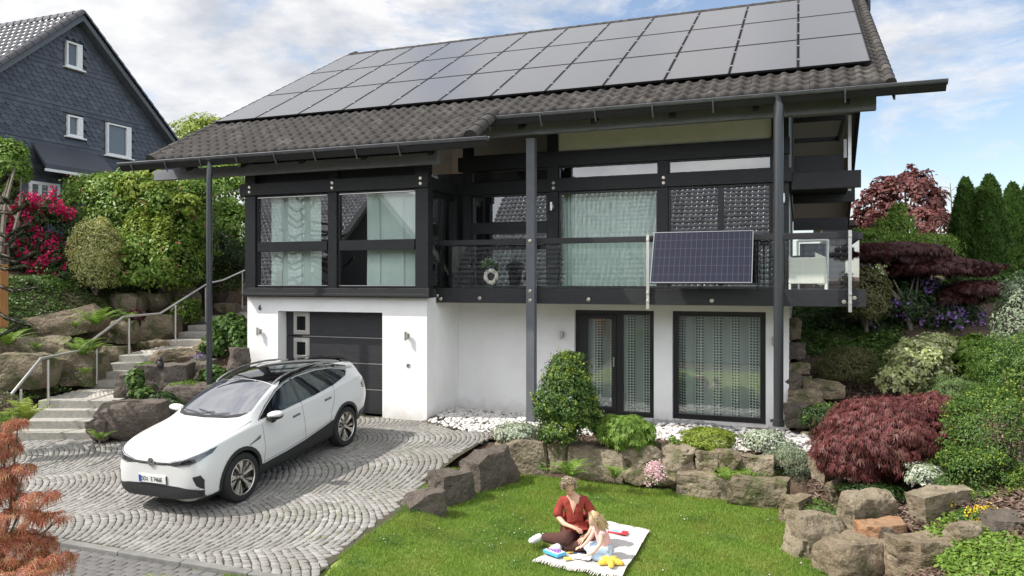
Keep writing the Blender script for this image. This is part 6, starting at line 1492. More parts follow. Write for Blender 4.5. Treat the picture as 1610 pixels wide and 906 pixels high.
# flowers in the balcony pot
fx0, fy0, fz0, pot = FLOWERPOT
Pn, Nn = crown_pts([((fx0, fy0, fz0), (.2, .14, .1))], 260, 12, .4, 3)
V, F = leaf_geo(Pn, Nn, .07, .6); npmesh('foliage', V, F, LM['mid green leaf'], pot)
V, F = leaf_geo(Pn[:60] + np.array([0, 0, .04]), Nn[:60], .045, .9); npmesh('blossom', V, F, LM['white petal'], pot)

# greenery that closes the garden outside the frame
def hedge(x, y, rx, ry, h, label, seed, key='mid green leaf', n=3500, name='garden_bush', cat='bush'):
    z = land(x, y); plant(name, label, cat, [((x, y, z + h * .5), (rx, ry, h * .55))], n, .1, key, asp=.6, clumps=70, cr=.26, seed=seed, trunk=.03, base=Vector((x, y, z)))
hedge(5.6, 12.5, .9, .9, 1.6, 'green bush in the gap right of the yew bush', 301)
hedge(6.8, 15.5, 1.1, 1.1, 1.9, 'broad green bush behind the yew bush at the frame edge', 302, 'fresh green leaf')
hedge(4.6, 9.0, .8, .8, 1.0, 'low green bush below the lowest terrace blocks', 303)
hedge(9.5, 20, 1.6, 1.6, 2.6, 'tall green bush next to the parasol', 304, 'mid green leaf', 6000)
hedge(-17.6, 8.8, .9, .9, 1.3, 'green bush beyond the foot of the handrail', 305)
hedge(-19.5, 11.5, 1.2, 1.2, 1.8, 'green bush behind the honey coloured post', 306, 'dark green leaf', 5000)
r = np.random.RandomState(77); n = 60000
x = r.uniform(2.2, 18, n); y = r.uniform(7.5, 26, n); px_ = 805 + (x * CS + y * SN) / (-x * SN + y * CS) * FPX; k = px_ > 1640; x, y = x[k], y[k]; z = land_np(x, y) + r.uniform(0, .1, len(x))
V, F = leaf_geo(np.stack([x, y, z], 1), unit(r.normal(0, .4, (len(x), 3)) + np.array([0, 0, 1.])), .12, .6, 'leaf', .1, None, r)
tag(npmesh('ground_cover', V, F, LM['mid green leaf']), 'green ground cover on the slope beyond the right terraces', 'ground cover', kind='stuff')

plant('garden_bush', 'loose bright sprays topping the tall fresh green bush', 'bush', [blob(235, 300, 23.6, 40, 34), blob(290, 330, 23.4, 26, 30), blob(180, 300, 24, 30, 26)], 3200, .15, 'yellow green leaf', asp=.55, clumps=60, cr=.2, shell=0, trunk=.02, base=P(230, 440, t=23.6), twigs=14)
# ================================================================= CAR
paint = mat('white car paint', (.70, .70, .69), .3, coat=.6, spec=.5)
car_black = mat('black car plastic', (.02, .02, .021), .55)
car_gloss = mat('gloss black roof', (.006, .006, .007), .06, coat=.8, spec=.8)
car_glass = mat('dark car glass', (.008, .010, .012), .02, spec=1.0); car_glass.node_tree.nodes['Principled BSDF'].inputs['IOR'].default_value = 1.7
wind_glass = mat('sky reflecting windscreen', (.05, .055, .07), .02, spec=1.0); wind_glass.node_tree.nodes['Principled BSDF'].inputs['IOR'].default_value = 3.0
lamp_glass = mat('headlight glass', (.05, .052, .055), .05, spec=1.0, coat=.5)
silver = mat('silver trim', (.62, .61, .59), .25, .9)
rim_m = mat('machined alloy', (.68, .64, .58), .3, .75)
seam_m = mat('panel gap', (.05, .05, .05), .8)
SLP = math.atan((gdz(11.97) - gdz(9.2)) / 2.77)
car = thing('parked_car', (-8.60, 9.2 - .84 * math.cos(SLP), gdz(9.2) - .84 * math.sin(SLP)), 'white electric crossover car with black roof parked on the cobbled driveway', 'car', None, (SLP, 0, 0)); car.scale = (.95, 1, 1)
YS = [0.0, .03, .10, .26, .52, .84, 1.12, 1.5, 2.0, 2.5, 3.1, 3.61, 4.05, 4.37, 4.50, 4.57]
TB = dict(
 zb=[.32, .27, .24, .21, .19, .19, .19, .19, .19, .19, .20, .21, .25, .32, .42, .52],
 ws=[.48, .64, .75, .83, .87, .88, .87, .86, .86, .86, .87, .88, .85, .79, .70, .58],
 wm=[.50, .68, .79, .87, .91, .93, .93, .915, .91, .91, .92, .935, .92, .88, .80, .66],
 zm=[.56, .58, .60, .64, .68, .71, .72, .72, .72, .73, .75, .77, .80, .82, .84, .84],
 wb=[.42, .59, .71, .80, .85, .87, .875, .865, .86, .86, .865, .865, .84, .80, .73, .58],
 zl=[.75, .83, .89, .95, 1.0, 1.035, 1.055, 1.06, 1.075, 1.09, 1.12, 1.15, 1.18, 1.17, 1.09, .97],
 wr=[.30, .46, .56, .64, .68, .70, .72, .68, .64, .62, .61, .60, .57, .56, .58, .50],
 zr=[.79, .87, .94, 1.01, 1.065, 1.105, 1.145, 1.33, 1.51, 1.575, 1.57, 1.525, 1.465, 1.41, 1.19, 1.0],
 zc=[.80, .88, .955, 1.03, 1.09, 1.135, 1.17, 1.37, 1.575, 1.645, 1.64, 1.605, 1.555, 1.50, 1.22, 1.02])
V = []; n_s = len(YS)
for i, y in enumerate(YS):
    g = {k: v[i] for k, v in TB.items()}
    hp = [(0, g['zb']), (g['ws'] * .8, g['zb']), (g['ws'], g['zb'] + .09), (g['wm'], g['zm'] - .10), (g['wm'] - .005, g['zm'] + .05), (g['wb'], g['zl'] - .02), (g['wb'] - .03, g['zl'] + .015), (g['wr'] + .02, g['zr'] - .03), (g['wr'] * .72, g['zr'] * .4 + g['zc'] * .6), (0, g['zc'])]
    ringp = hp + [(-x, z) for x, z in hp[-2:0:-1]]
    V += [(x, y, z) for x, z in ringp]
R_ = len(ringp)
F = [(i * R_ + k, i * R_ + (k + 1) % R_, (i + 1) * R_ + (k + 1) % R_, (i + 1) * R_ + k) for i in range(n_s - 1) for k in range(R_)]
for base_i, rev in ((0, False), ((n_s - 1) * R_, True)):     # end caps as quads across the half profiles
    for k in range(9):
        q = (base_i + k, base_i + k + 1, base_i + (R_ - k - 1) % R_, base_i + (R_ - k) % R_)
        q2 = []
        for a_ in q:
            if a_ not in q2: q2.append(a_)
        F.append(tuple(q2) if rev else tuple(q2[::-1]))
bodyo = MB().add(V, F).build('body', [paint, car_black], car, origin=(0, 0, 0), smooth=180)
bodyo.location = (0, 0, 0)
cre = bodyo.data.attributes.new('crease_edge', 'FLOAT', 'EDGE'); CK = {1: .5, 2: .5, 5: .55, 7: .55}
for ed_ in bodyo.data.edges:
    a_, b_ = ed_.vertices; ka, kb_, ia, ib = a_ % R_, b_ % R_, a_ // R_, b_ // R_
    if ka == kb_ and min(ka, R_ - ka) in CK: cre.data[ed_.index].value = CK[min(ka, R_ - ka)]
    elif ia == ib and ia in (0, n_s - 1): cre.data[ed_.index].value = .35
    elif ia == ib == 13 and min(ka, R_ - ka) >= 6 and min(kb_, R_ - kb_) >= 6: cre.data[ed_.index].value = .7
ss = bodyo.modifiers.new('s', 'SUBSURF'); ss.levels = 3; ss.render_levels = 3
dg = bpy.context.evaluated_depsgraph_get(); dg.update()
ev = bodyo.evaluated_get(dg); me0 = bpy.data.meshes.new_from_object(ev)
bvh = BVHTree.FromPolygons([v.co for v in me0.vertices], [tuple(p.vertices) for p in me0.polygons])
# cut wheel wells
bodyo.modifiers.clear(); old = bodyo.data; bodyo.data = me0; me0.name = 'body'
AX = [(.84), (3.61)]; WR = .362
cut = MB()
for ya in AX:
    for s_ in (-1, 1):
        Mx = Matrix.Translation((s_ * .5, ya, WR + .0)) @ Matrix.Rotation(s_ * math.pi / 2, 4, 'Y')
        cut.lathe([(0, 0), (.405, 0), (.405, .7), (0, .7)], 40, Mx)
cuto = cut.build('cutter', car_black, None); cuto.parent = car
bm_ = bodyo.modifiers.new('b', 'BOOLEAN'); bm_.operation = 'DIFFERENCE'; bm_.object = cuto; bm_.solver = 'EXACT'
dg = bpy.context.evaluated_depsgraph_get(); dg.update()
me1 = bpy.data.meshes.new_from_object(bodyo.evaluated_get(dg)); bodyo.modifiers.clear(); bodyo.data = me1; me1.name = 'body'
bpy.data.objects.remove(cuto)
for p in me1.polygons:
    c = p.center; p.use_smooth = True
    inner = any(abs(math.hypot(c.y - ya, c.z - WR) - .405) < .012 and abs(c.x) > .48 and abs(c.x) < .97 for ya in AX) and abs(p.normal.x) < .5
    face = abs(abs(c.x) - .5) < .01 and abs(p.normal.x) > .9
    p.material_index = 1 if (inner or face or c.z < .235 and p.normal.z < -.6) else 0
me1.set_sharp_from_angle(angle=math.radians(40))
from mathutils.geometry import delaunay_2d_cdt
def cast(p, view, sgn=1):
    if view == 'side': o = Vector((sgn * 3, p[0], p[1])); d = Vector((-sgn, 0, 0))
    elif view == 'front': o = Vector((p[0], -3, p[1])); d = Vector((0, 1, 0))
    elif view == 'rear': o = Vector((p[0], 8, p[1])); d = Vector((0, -1, 0))
    else: o = Vector((p[0], p[1], 4)); d = Vector((0, 0, -1))
    h = bvh.ray_cast(o, d)
    if h[0] is None:
        h = bvh.find_nearest(o + d * 3)
    nrm = h[1]
    if nrm.dot(d) > 0: nrm = -nrm
    return h[0], nrm
def patch(name, poly, view, m, off=.004, sgn=1, parent=car, step=.035, cut_r=None):
    pts = []; n = len(poly)
    for i in range(n):
        a, b = Vector(poly[i]), Vector(poly[(i + 1) % n]); k = max(1, int((b - a).length / step))
        for j in range(k): pts.append(a.lerp(b, j / k))
    nb = len(pts); x0, x1 = min(p.x for p in pts), max(p.x for p in pts); y0, y1 = min(p.y for p in pts), max(p.y for p in pts)
    bp2 = [(p.x, p.y) for p in pts]
    for i in range(int((x1 - x0) / step) + 1):
        for j in range(int((y1 - y0) / step) + 1):
            x, y = x0 + (i + .5) * step, y0 + (j + .5) * step
            if inpoly(x, y, bp2) and min((Vector((x, y)) - q).length for q in pts[:nb]) > step * .4: pts.append(Vector((x, y)))
    vs, es, fs, *_ = delaunay_2d_cdt(pts, [(i, (i + 1) % nb) for i in range(nb)], [list(range(nb))], 1, 1e-5)
    V = []; 
    for v in vs:
        h, nn = cast(v, view, sgn); V.append(h + nn * off)
    return MB().add(V, [tuple(f) for f in fs]).build(name, m, parent, smooth=180, origin=(0, 0, 0))
def strip(name, line, view, m, wd=.009, off=.003, sgn=1, parent=car):
    pts = []
    for i in range(len(line) - 1):
        a, b = Vector(line[i]), Vector(line[i + 1]); k = max(1, int((b - a).length / .04))
        for j in range(k): pts.append(a.lerp(b, j / k))
    pts.append(Vector(line[-1])); V = []
    for i, p in enumerate(pts):
        d = (pts[min(i + 1, len(pts) - 1)] - pts[max(0, i - 1)]).normalized(); q = Vector((-d.y, d.x)) * wd / 2
        for s_ in (-1, 1): h, nn = cast(p + q * s_, view, sgn); V.append(h + nn * off)
    return MB().add(V, [(2 * i, 2 * i + 1, 2 * i + 3, 2 * i + 2) for i in range(len(pts) - 1)]).build(name, m, parent, smooth=180, origin=(0, 0, 0))
def arc(cy, cz, r, a0, a1, n=18): return [(cy + r * math.cos(math.radians(a0 + (a1 - a0) * i / n)), cz + r * math.sin(math.radians(a0 + (a1 - a0) * i / n))) for i in range(n + 1)]
# windscreen and roof
ws_ = patch('windscreen', [(-.70, 1.34), (-.62, 1.20), (-.42, 1.12), (0, 1.08), (.42, 1.12), (.62, 1.20), (.70, 1.34), (.60, 1.98), (.3, 2.0), (0, 2.01), (-.3, 2.0), (-.60, 1.98)], 'top', wind_glass, .005)
patch('roof_panel', [(-.60, 2.0), (0, 2.03), (.60, 2.0), (.615, 2.5), (.60, 3.2), (.575, 3.7), (.54, 4.1), (.5, 4.26), (0, 4.3), (-.5, 4.26), (-.54, 4.1), (-.575, 3.7), (-.60, 3.2), (-.615, 2.5)], 'top', car_gloss, .005)
patch('rear_spoiler', [(-.54, 4.1), (.54, 4.1), (.54, 4.34), (0, 4.38), (-.54, 4.34)], 'top', car_gloss, .02)
wl = MB()
for s_ in (-1, 1):
    pp = [cast((s_ * .1 + .05 * s_ + k * .05, 1.13 + .012 * abs(k)), 'top') for k in range(-8, 6)]
    wl.tube([h + nn * .018 for h, nn in pp], .006, 5)
wl.build('wiper', car_black, ws_, origin=(0, 0, 0))
patch('cowl', [(-.70, 1.30), (-.60, 1.15), (-.42, 1.07), (0, 1.03), (.42, 1.07), (.60, 1.15), (.70, 1.30), (.62, 1.24), (.42, 1.14), (0, 1.10), (-.42, 1.14), (-.62, 1.24)], 'top', car_black, .008)
green = [(1.36, 1.085), (1.62, 1.225), (1.95, 1.39), (2.2, 1.465), (2.55, 1.505), (3.1, 1.495), (3.55, 1.44), (3.98, 1.32), (3.86, 1.25), (3.4, 1.18), (2.8, 1.13), (2.0, 1.095)]
for sg in (1, -1):
    patch('side_window', green, 'side', car_glass, .005, sg)
    for a, b, w_ in (((2.40, 1.11), (2.38, 1.50), .055), ((3.36, 1.17), (3.22, 1.48), .025), ((1.72, 1.095), (1.74, 1.28), .02)):
        strip('window_pillar', [a, b], 'side', car_gloss, w_, .008, sg)
    patch('cant_rail', [(2.02, 1.452), (2.2, 1.497), (2.55, 1.537), (3.1, 1.527), (3.55, 1.472), (4.02, 1.342), (4.08, 1.385), (3.7, 1.485), (3.1, 1.55), (2.55, 1.562), (2.2, 1.525)], 'side', car_gloss, .006, sg)
    strip('window_trim', [(1.33, 1.08), (1.60, 1.24), (1.94, 1.41), (2.2, 1.487), (2.55, 1.527), (3.1, 1.517), (3.55, 1.462), (4.0, 1.335)], 'side', silver, .016, .008, sg)
    # lower cladding with rising rear edge
    patch('sill_cladding', [(1.24, .19), (3.2, .20), (3.215, .60), (3.0, .56), (2.4, .47), (1.9, .43), (1.33, .41), (1.26, .44)], 'side', car_black, .006, sg)
    for ya in AX:
        a = [(y, z) for y, z in arc(ya, WR, .455, 168 + 22, -8 - 12)] + [(y, z) for y, z in arc(ya, WR, .40, -20, 190)]
        patch('arch_cladding', a, 'side', car_black, .008, sg, step=.03)
    patch('bumper_cladding', [(.16, .20), (.42, .20), (.43, .33), (.14, .27)], 'side', car_black, .006, sg)
    strip('door_gap', [(1.33, .36), (1.36, .6), (1.37, 1.0), (1.35, 1.07)], 'side', seam_m, .007, .003, sg)
    strip('door_gap', [(2.42, .37), (2.40, .7), (2.40, 1.11)], 'side', seam_m, .007, .003, sg)
    strip('door_gap', [(3.36, 1.17), (3.30, .95), (3.16, .75), (3.12, .5)], 'side', seam_m, .007, .003, sg)
    strip('door_gap', [(1.34, .44), (1.9, .46), (2.4, .50), (3.12, .61)], 'side', seam_m, .006, .0075, sg)
    for y_, z_ in ((2.22, .93), (3.12, .985)): strip('door_handle', [(y_ - .10, z_), (y_ + .10, z_ + .01)], 'side', seam_m, .035, .004, sg); strip('door_handle', [(y_ - .09, z_ + .006), (y_ + .09, z_ + .016)], 'side', silver, .012, .014, sg)
    strip('wing_badge', [(1.02, .80), (1.28, .865)], 'side', silver, .016, .012, sg); patch('wing_trim', [(1.0, .79), (1.27, .83), (1.30, .88), (1.24, .865)], 'side', car_black, .006, sg)
    patch('tail_light', [(4.28, .93), (4.38, .92), (4.5, .95), (4.48, 1.06), (4.36, 1.07), (4.24, 1.02)], 'side', mat('smoked tail light', (.03, .008, .008), .1, coat=.5), .006, sg)
    patch('rear_bumper_cladding', [(4.02, .28), (4.5, .44), (4.5, .58), (4.1, .52), (4.06, .42)], 'side', car_black, .006, sg)
    strip('quarter_trim', [(3.7, 1.44), (4.0, 1.36), (4.25, 1.33)], 'side', silver, .035, .007, sg)
    # roof rail
    pr = []
    for k in range(15):
        y = 2.0 + 1.75 * k / 14; h, nn = cast((sg * (.60 - .03 * k / 14), y), 'top'); pr.append(h + Vector((0, 0, .012 + .045 * math.sin(math.pi * min(1, max(0, k / 14))) ** .5)))
    MB().tube(pr, .017, 8).build('roof_rail', silver, car, origin=(0, 0, 0), smooth=60)
    # mirror
    mr_ = MB(); Mx = Matrix.Translation((sg * 1.03, 1.50, 1.15)) @ Matrix.Rotation(sg * -.12, 4, 'Y')
    prof = [(.001, -.10), (.052, -.09), (.08, -.05), (.088, 0), (.084, .05), (.06, .10), (.001, .115)]
    for k, (r_, z_) in enumerate(prof): pass
    mr_.lathe([(r_, z_) for r_, z_ in prof], 18, Mx @ Matrix.Rotation(math.pi / 2, 4, 'Y') @ Matrix.Diagonal((.62, 1.1, 1.25, 1)))
    wm_ = mr_.build('wing_mirror', paint, car, origin=(0, 0, 0), smooth=60)
    MB().obox(Mx @ Matrix.Translation((-sg * .09, .0, -.075)) @ Matrix.Rotation(sg * .5, 4, 'Y'), .14, .09, .05).build('mirror_foot', car_black, wm_, origin=(0, 0, 0), bevel=.012)
    MB().lathe([(.001, -.085), (.06, -.075), (.085, -.03), (.088, .03), (.06, .09), (.001, .10)], 18, Mx @ Matrix.Translation((0, .012, -.032)) @ Matrix.Rotation(math.pi / 2, 4, 'Y') @ Matrix.Diagonal((.66, 1.22, 1.12, 1))).build('mirror_shell', car_black, wm_, origin=(0, 0, 0), smooth=60)
# front face
def mirrorp(p, s_): return [(s_ * x, z) for x, z in p]
for s_ in (-1, 1):
    hl = patch('headlight', mirrorp([(.30, 0.793), (.36, 0.815), (.55, 0.860), (.74, 0.915), (.835, 0.953), (.825, 0.885), (.76, 0.810), (.66, 0.770), (.50, 0.757), (.36, 0.770)], s_), 'front', lamp_glass, .005)
    strip('light_strip', mirrorp([(.34, 0.800), (.56, 0.847), (.80, 0.930)], s_), 'front', mat('clear lamp strip', (.5, .52, .54), .2, spec=.6), .007, .010, parent=hl)
    strip('light_strip', mirrorp([(.50, 0.765), (.66, 0.778), (.76, 0.817), (.815, 0.875)], s_), 'front', mat('clear lamp strip lower', (.55, .57, .6), .25, .4), .007, .010, parent=hl)
    patch('projector', mirrorp([(.50, 0.785), (.60, 0.795), (.68, 0.820), (.66, 0.850), (.55, 0.830)], s_), 'front', car_gloss, .006, parent=hl)
    patch('side_intake', mirrorp([(.70, 0.610), (.785, 0.625), (.815, 0.550), (.80, 0.410), (.74, 0.480)], s_), 'front', car_black, .005)
strip('light_bar', [(-.34, 0.785), (-.1, 0.782), (.1, 0.782), (.34, 0.785)], 'front', car_gloss, .034, .005)
strip('light_bar', [(-.34, 0.790), (-.1, 0.787), (.1, 0.787), (.34, 0.790)], 'front', silver, .006, .009)
grille = patch('lower_grille', [(-.78, .30), (-.5, .29), (0, .285), (.5, .29), (.78, .30), (.80, .40), (.72, .43), (.5, .47), (0, .49), (-.5, .47), (-.72, .43), (-.80, .40)], 'front', car_black, .006)
hx = MB()
for a_ in range(-24, 25):
    for sg in (-1, 1):
        pts = [(a_ * .03 + sg * .04 * (k - 1.5) / 1.5 * 1.2, .30 + .15 * k / 3) for k in range(4)]
        q = [cast(p, 'front') for p in pts]; hx.tube([h + nn * .010 for h, nn in q], .003, 4)
hx.build('honeycomb', mat('dark grey mesh', (.09, .09, .09), .4), grille, origin=(0, 0, 0))
strip('front_lip', [(-.66, .272), (-.4, .262), (0, .26), (.4, .262), (.66, .272)], 'front', mat('pale grey lip', (.5, .48, .46), .4), .03, .012)
strip('bonnet_gap', [(-.80, 1.22), (-.80, .8), (-.74, .42), (-.60, .25), (-.3, .165), (0, .145), (.3, .165), (.60, .25), (.74, .42), (.80, .8), (.80, 1.22)], 'top', seam_m, .007, .002)
for s_ in (-1, 1): strip('bonnet_crease', [(s_ * .60, 1.10), (s_ * .62, .7), (s_ * .55, .38)], 'top', paint, .03, .006)
# plate with its writing
h0, _n = cast((0, .55), 'front')
pl = MB().box(-.26, .26, h0.y - .018, h0.y + .03, .495, .605).build('number_plate', M['white_plastic'], car, origin=(0, 0, 0), bevel=.004)
MB().box(-.258, -.215, h0.y - .021, h0.y - .0185, .498, .602).build('blue_band', mat('blue plate band', (.01, .06, .35), .4), pl, origin=(0, 0, 0))
MB().box(.262, .275, h0.y - .012, h0.y + .03, .49, .61).build('plate_holder', car_black, pl, origin=(0, 0, 0))
def car_text(s, size, x, z, sx, parent):
    o = text_obj('lettering', s, size, (0, 0, 0), (math.pi / 2, 0, 0), car_black, None, .001, sx); o.parent = parent; o.location = (x, h0.y - .0205, z); return o
car_text('DO', .09, -.165, .548, .66, pl); car_text('E 7466E', .09, .085, .548, .74, pl)
MB().box(-.105, -.085, h0.y - .0215, h0.y - .0185, .555, .572).box(-.105, -.085, h0.y - .0215, h0.y - .0185, .527, .544).build('plate_seal', car_black, pl, origin=(0, 0, 0))
# round emblem
h1_, n1_ = cast((0, .80), 'front'); bz0 = .80; by0 = h1_.y - .012
bd = MB().lathe([(.052, 0), (.052, .006), (.063, .006), (.063, 0), (.052, 0)], 28, Matrix.Translation((0, by0, bz0)) @ Matrix.Rotation(math.pi / 2, 4, 'X'))
def bar(p, q, w_=.009):
    p, q = Vector(p), Vector(q); d = (q - p).normalized(); s_ = Vector((-d.y, d.x)) * w_ / 2
    bd.add([(a.x, by0 - y, bz0 + a.y) for y in (0, .006) for a in (p + s_, p - s_, q - s_, q + s_)], [(0, 1, 2, 3), (7, 6, 5, 4), (0, 4, 5, 1), (1, 5, 6, 2), (2, 6, 7, 3), (3, 7, 4, 0)])
bar((-.020, .050), (0, .006)); bar((0, .006), (.020, .050)); bar((-.046, .026), (-.020, -.046)); bar((-.020, -.046), (0, -.008)); bar((0, -.008), (.020, -.046)); bar((.020, -.046), (.046, .026))
bo = bd.build('emblem', mat('chrome', (.8, .8, .8), .12, 1.), car, origin=(0, 0, 0))
MB().lathe([(0, 0), (.053, 0)], 28, Matrix.Translation((0, by0 + .001, bz0)) @ Matrix.Rotation(math.pi / 2, 4, 'X')).build('emblem_plate', car_gloss, bo, origin=(0, 0, 0))
# wheels
tyre_m = mat('tyre rubber', (.018, .018, .018), .8, bump=.2, bs=80)
wheel0 = None
for ya in AX:
    for s_ in (1, -1):
        if wheel0 is None:
            w_ = bpy.data.objects.new('wheel', None); COL.objects.link(w_)
            ty = MB().lathe([(.255, -.10), (.27, -.112), (.31, -.118), (.345, -.112), (.360, -.09), (.362, 0), (.360, .09), (.345, .112), (.31, .118), (.27, .112), (.255, .10), (.25, 0)], 56, Matrix.Rotation(math.pi / 2, 4, 'Y')).build('tyre', tyre_m, None, smooth=40); ty.parent = w_
            rm = MB().lathe([(.262, .108), (.256, .112), (.248, .10), (.240, .04), (.20, .03), (.06, .035), (0, .04)], 48, Matrix.Rotation(math.pi / 2, 4, 'Y')).build('rim', car_gloss, None, smooth=40); rm.parent = w_
            sp_ = MB()
            for k in range(5):
                for side in (0, 1):
                    a0 = 2 * math.pi * k / 5 + (0 if side == 0 else .52); 
                    poly = [(.055, -.22), (.14, -.08), (.25, -.15), (.25, .24), (.17, .19), (.055, .32)] if side == 0 else [(.055, -.15), (.15, -.02), (.252, .10), (.252, -.10), (.10, -.16)]
                    pts = [(r_ * math.cos(a0 + da), r_ * math.sin(a0 + da)) for r_, da in poly]
                    xx = .092 if side == 0 else .08
                    vs = [(xx - (.02 if math.hypot(*p) < .1 else 0), p[0], p[1]) for p in pts] + [(xx - .04, p[0], p[1]) for p in pts]; n = len(pts)
                    sp_.add(vs, [tuple(range(n)), tuple(range(2 * n - 1, n - 1, -1))] + [(i, n + i, n + (i + 1) % n, (i + 1) % n) for i in range(n)])
            so_ = sp_.build('spoke', rim_m, None); so_.parent = w_
            hb_ = MB().lathe([(0, .088), (.03, .088), (.036, .07), (.036, .04)], 20, Matrix.Rotation(math.pi / 2, 4, 'Y')).build('hub_cap', silver, None, smooth=40); hb_.parent = w_
            lp = MB().lathe([(.262, .1085), (.256, .1125), (.247, .104), (.25, .09)], 48, Matrix.Rotation(math.pi / 2, 4, 'Y')).build('rim_edge', rim_m, None, smooth=40); lp.parent = w_
            wheel0 = w_; w_.parent = car
        else: w_ = dup(wheel0); w_.name = 'wheel'; w_.parent = car
        w_.location = (s_ * .80, ya, WR); w_.rotation_euler = (random.uniform(0, 1), 0, 0 if s_ > 0 else math.pi)
# ================================================================= PICNIC
def lz(x, y): return lawn_z(x, y)
corners = [P(841, 880, Z=LZ + .03), P(868, 846, Z=LZ + .03), P(951, 824, Z=LZ + .03), P(1021, 839, Z=LZ + .03), P(978, 912, Z=LZ + .03)]
# bilinear cloth from four corners, wrinkled
A, B, Cc, D = corners[0], corners[2], corners[3], corners[4]
nu, nv_ = 70, 60; V = []; rr = random.Random(6)
def cloth(u_, v_):
    p = (A * (1 - u_) + B * u_) * (1 - v_) + (D * (1 - u_) + Cc * u_) * v_
    e = .035 * math.sin(u_ * 9 + v_ * 3) + .02 * math.sin(v_ * 15 + 2)
    p = p + Vector((SN, -CS, 0)) * e * .6
    hgt = .02 + .022 * abs(noise.noise(Vector((p.x * 3.2, p.y * 3.2, 1)))) + .02 * max(0, noise.noise(Vector((p.x * 7 + p.y * 4, p.y * 2, 5))))
    return Vector((p.x, p.y, lz(p.x, p.y) + .03 + hgt))
V = [cloth(i / nu, j / nv_) for j in range(nv_ + 1) for i in range(nu + 1)]
F = [(j * (nu + 1) + i, j * (nu + 1) + i + 1, (j + 1) * (nu + 1) + i + 1, (j + 1) * (nu + 1) + i) for j in range(nv_) for i in range(nu)]
bl_m = mat('pale grey cotton', (.56, .54, .52), .95, col2=(.50, .48, .46), ns=14, bump=.4, bs=220, bd=.004)
bk_ = thing('picnic_blanket', V[0], 'pale grey fringed picnic blanket spread on the lawn', 'blanket')
npmesh('cloth', V, F, bl_m, bk_, smooth=True)
fr = MB()
for u_, s_ in ((0, -1), (1, 1)):
    fr = MB()
    for k in range(70):
        for v_ in ((k + rr.random()) / 70,):
            p = cloth(u_, v_); d = (A - B).normalized() * -s_; d = d + Vector((rr.uniform(-.3, .3), rr.uniform(-.3, .3), 0)); fr.tube([p, p + d * .03 + Vector((0, 0, .005)), p + d * .065 - Vector((0, 0, .015))], [.006, .007, .004], 4)
    fr.build('fringe', mat('cream fringe', (.66, .63, .58), .95), bk_)
def onb(px, py):
    q = P(px, py, Z=LZ + .06); return q
# --- helpers for figures
def frame(S): return lambda r, f, u: Vector((S.x + CS * r + SN * f, S.y + SN * r - CS * f, S.z + u))
def skin(name, pts, edges, m, parent, sub=2, root=0, smooth=True):
    """pts: (Vector, radius or (rx, ry))"""
    o0 = world_origin(parent); me = bpy.data.meshes.new(name); me.from_pydata([tuple(p[0] - o0) for p in pts], edges, []); me.materials.append(m)
    o = bpy.data.objects.new(name, me); COL.objects.link(o); o.parent = parent
    md = o.modifiers.new('skin', 'SKIN'); md.use_smooth_shade = True
    if not me.skin_vertices:
        bm = bmesh.new(); bm.from_mesh(me); bm.verts.layers.skin.verify(); bm.to_mesh(me); bm.free()
    for i, p in enumerate(pts):
        r = p[1] if isinstance(p[1], tuple) else (p[1], p[1]); sv = me.skin_vertices[0].data[i]; sv.radius = r; sv.use_root = (i == root)
    sb = o.modifiers.new('sub', 'SUBSURF'); sb.levels = sub; sb.render_levels = sub
    return o
def hand(J, wrist, dirv, upv, L_, pts, edges, wi, thumb=1, curl=.6):
    """adds palm and five fingers to a skeleton; dirv finger direction, upv back of the hand"""
    d = dirv.normalized(); u_ = (upv - d * upv.dot(d)).normalized(); s_ = d.cross(u_)
    palm = wrist + d * L_ * .28; pts.append((palm, (L_ * .17, L_ * .12))); pi_ = len(pts) - 1; edges.append((wi, pi_))
    pk = wrist + d * L_ * .45; pts.append((pk, (L_ * .20, L_ * .09))); ki = len(pts) - 1; edges.append((pi_, ki))
    for j, (off, ln) in enumerate(((-.30, .48), (-.10, .55), (.10, .52), (.29, .42))):
        b = pk + s_ * off * L_ * .62 + d * L_ * .08; pr = ki
        for q in range(3):
            b = b + (d * math.cos(curl * q * .7) - u_ * math.sin(curl * q * .7)) * ln * L_ / 3; pts.append((b, L_ * .05 * (1 - .12 * q))); edges.append((pr, len(pts) - 1)); pr = len(pts) - 1
    b = palm + s_ * thumb * L_ * .22; pts.append((b, L_ * .06)); edges.append((pi_, len(pts) - 1)); pr = len(pts) - 1
    pts.append((b + s_ * thumb * L_ * .1 + d * L_ * .24 - u_ * L_ * .05, L_ * .05)); edges.append((pr, len(pts) - 1))
skin_m = mat('light skin', (.62, .38, .27), .5, spec=.35)
skin_c = mat('fair child skin', (.70, .45, .35), .5, spec=.35)
def face(J, head, fwd, up, s, parent, hairless=None):
    fw = fwd.normalized(); up = (up - fw * up.dot(fw)).normalized(); rt = fw.cross(up)
    e = MB()
    for k in (-1, 1):
        c = head + fw * .088 * s + rt * k * .032 * s + up * .004 * s
        e.lathe([(0, .003), (.005, .002), (.007, 0), (0, -.003)], 8, Matrix.Translation(c) @ fw.to_track_quat('Z', 'Y').to_matrix().to_4x4() @ Matrix.Scale(s, 4))
        a = head + fw * .092 * s + rt * k * .03 * s + up * .026 * s; e.tube([a - rt * .011 * s, a + up * .003 * s, a + rt * .011 * s - up * .002 * s], .0016 * s, 4)
    e.build('eye', mat('eye and brow', (.05, .035, .025), .5), parent)
    c = head + fw * .088 * s - up * .048 * s
    MB().tube([c - rt * .022 * s, c + fw * .006 * s, c + rt * .022 * s], [.003 * s, .006 * s, .003 * s], 6).build('mouth', mat('lips', (.45, .16, .13), .5), parent)
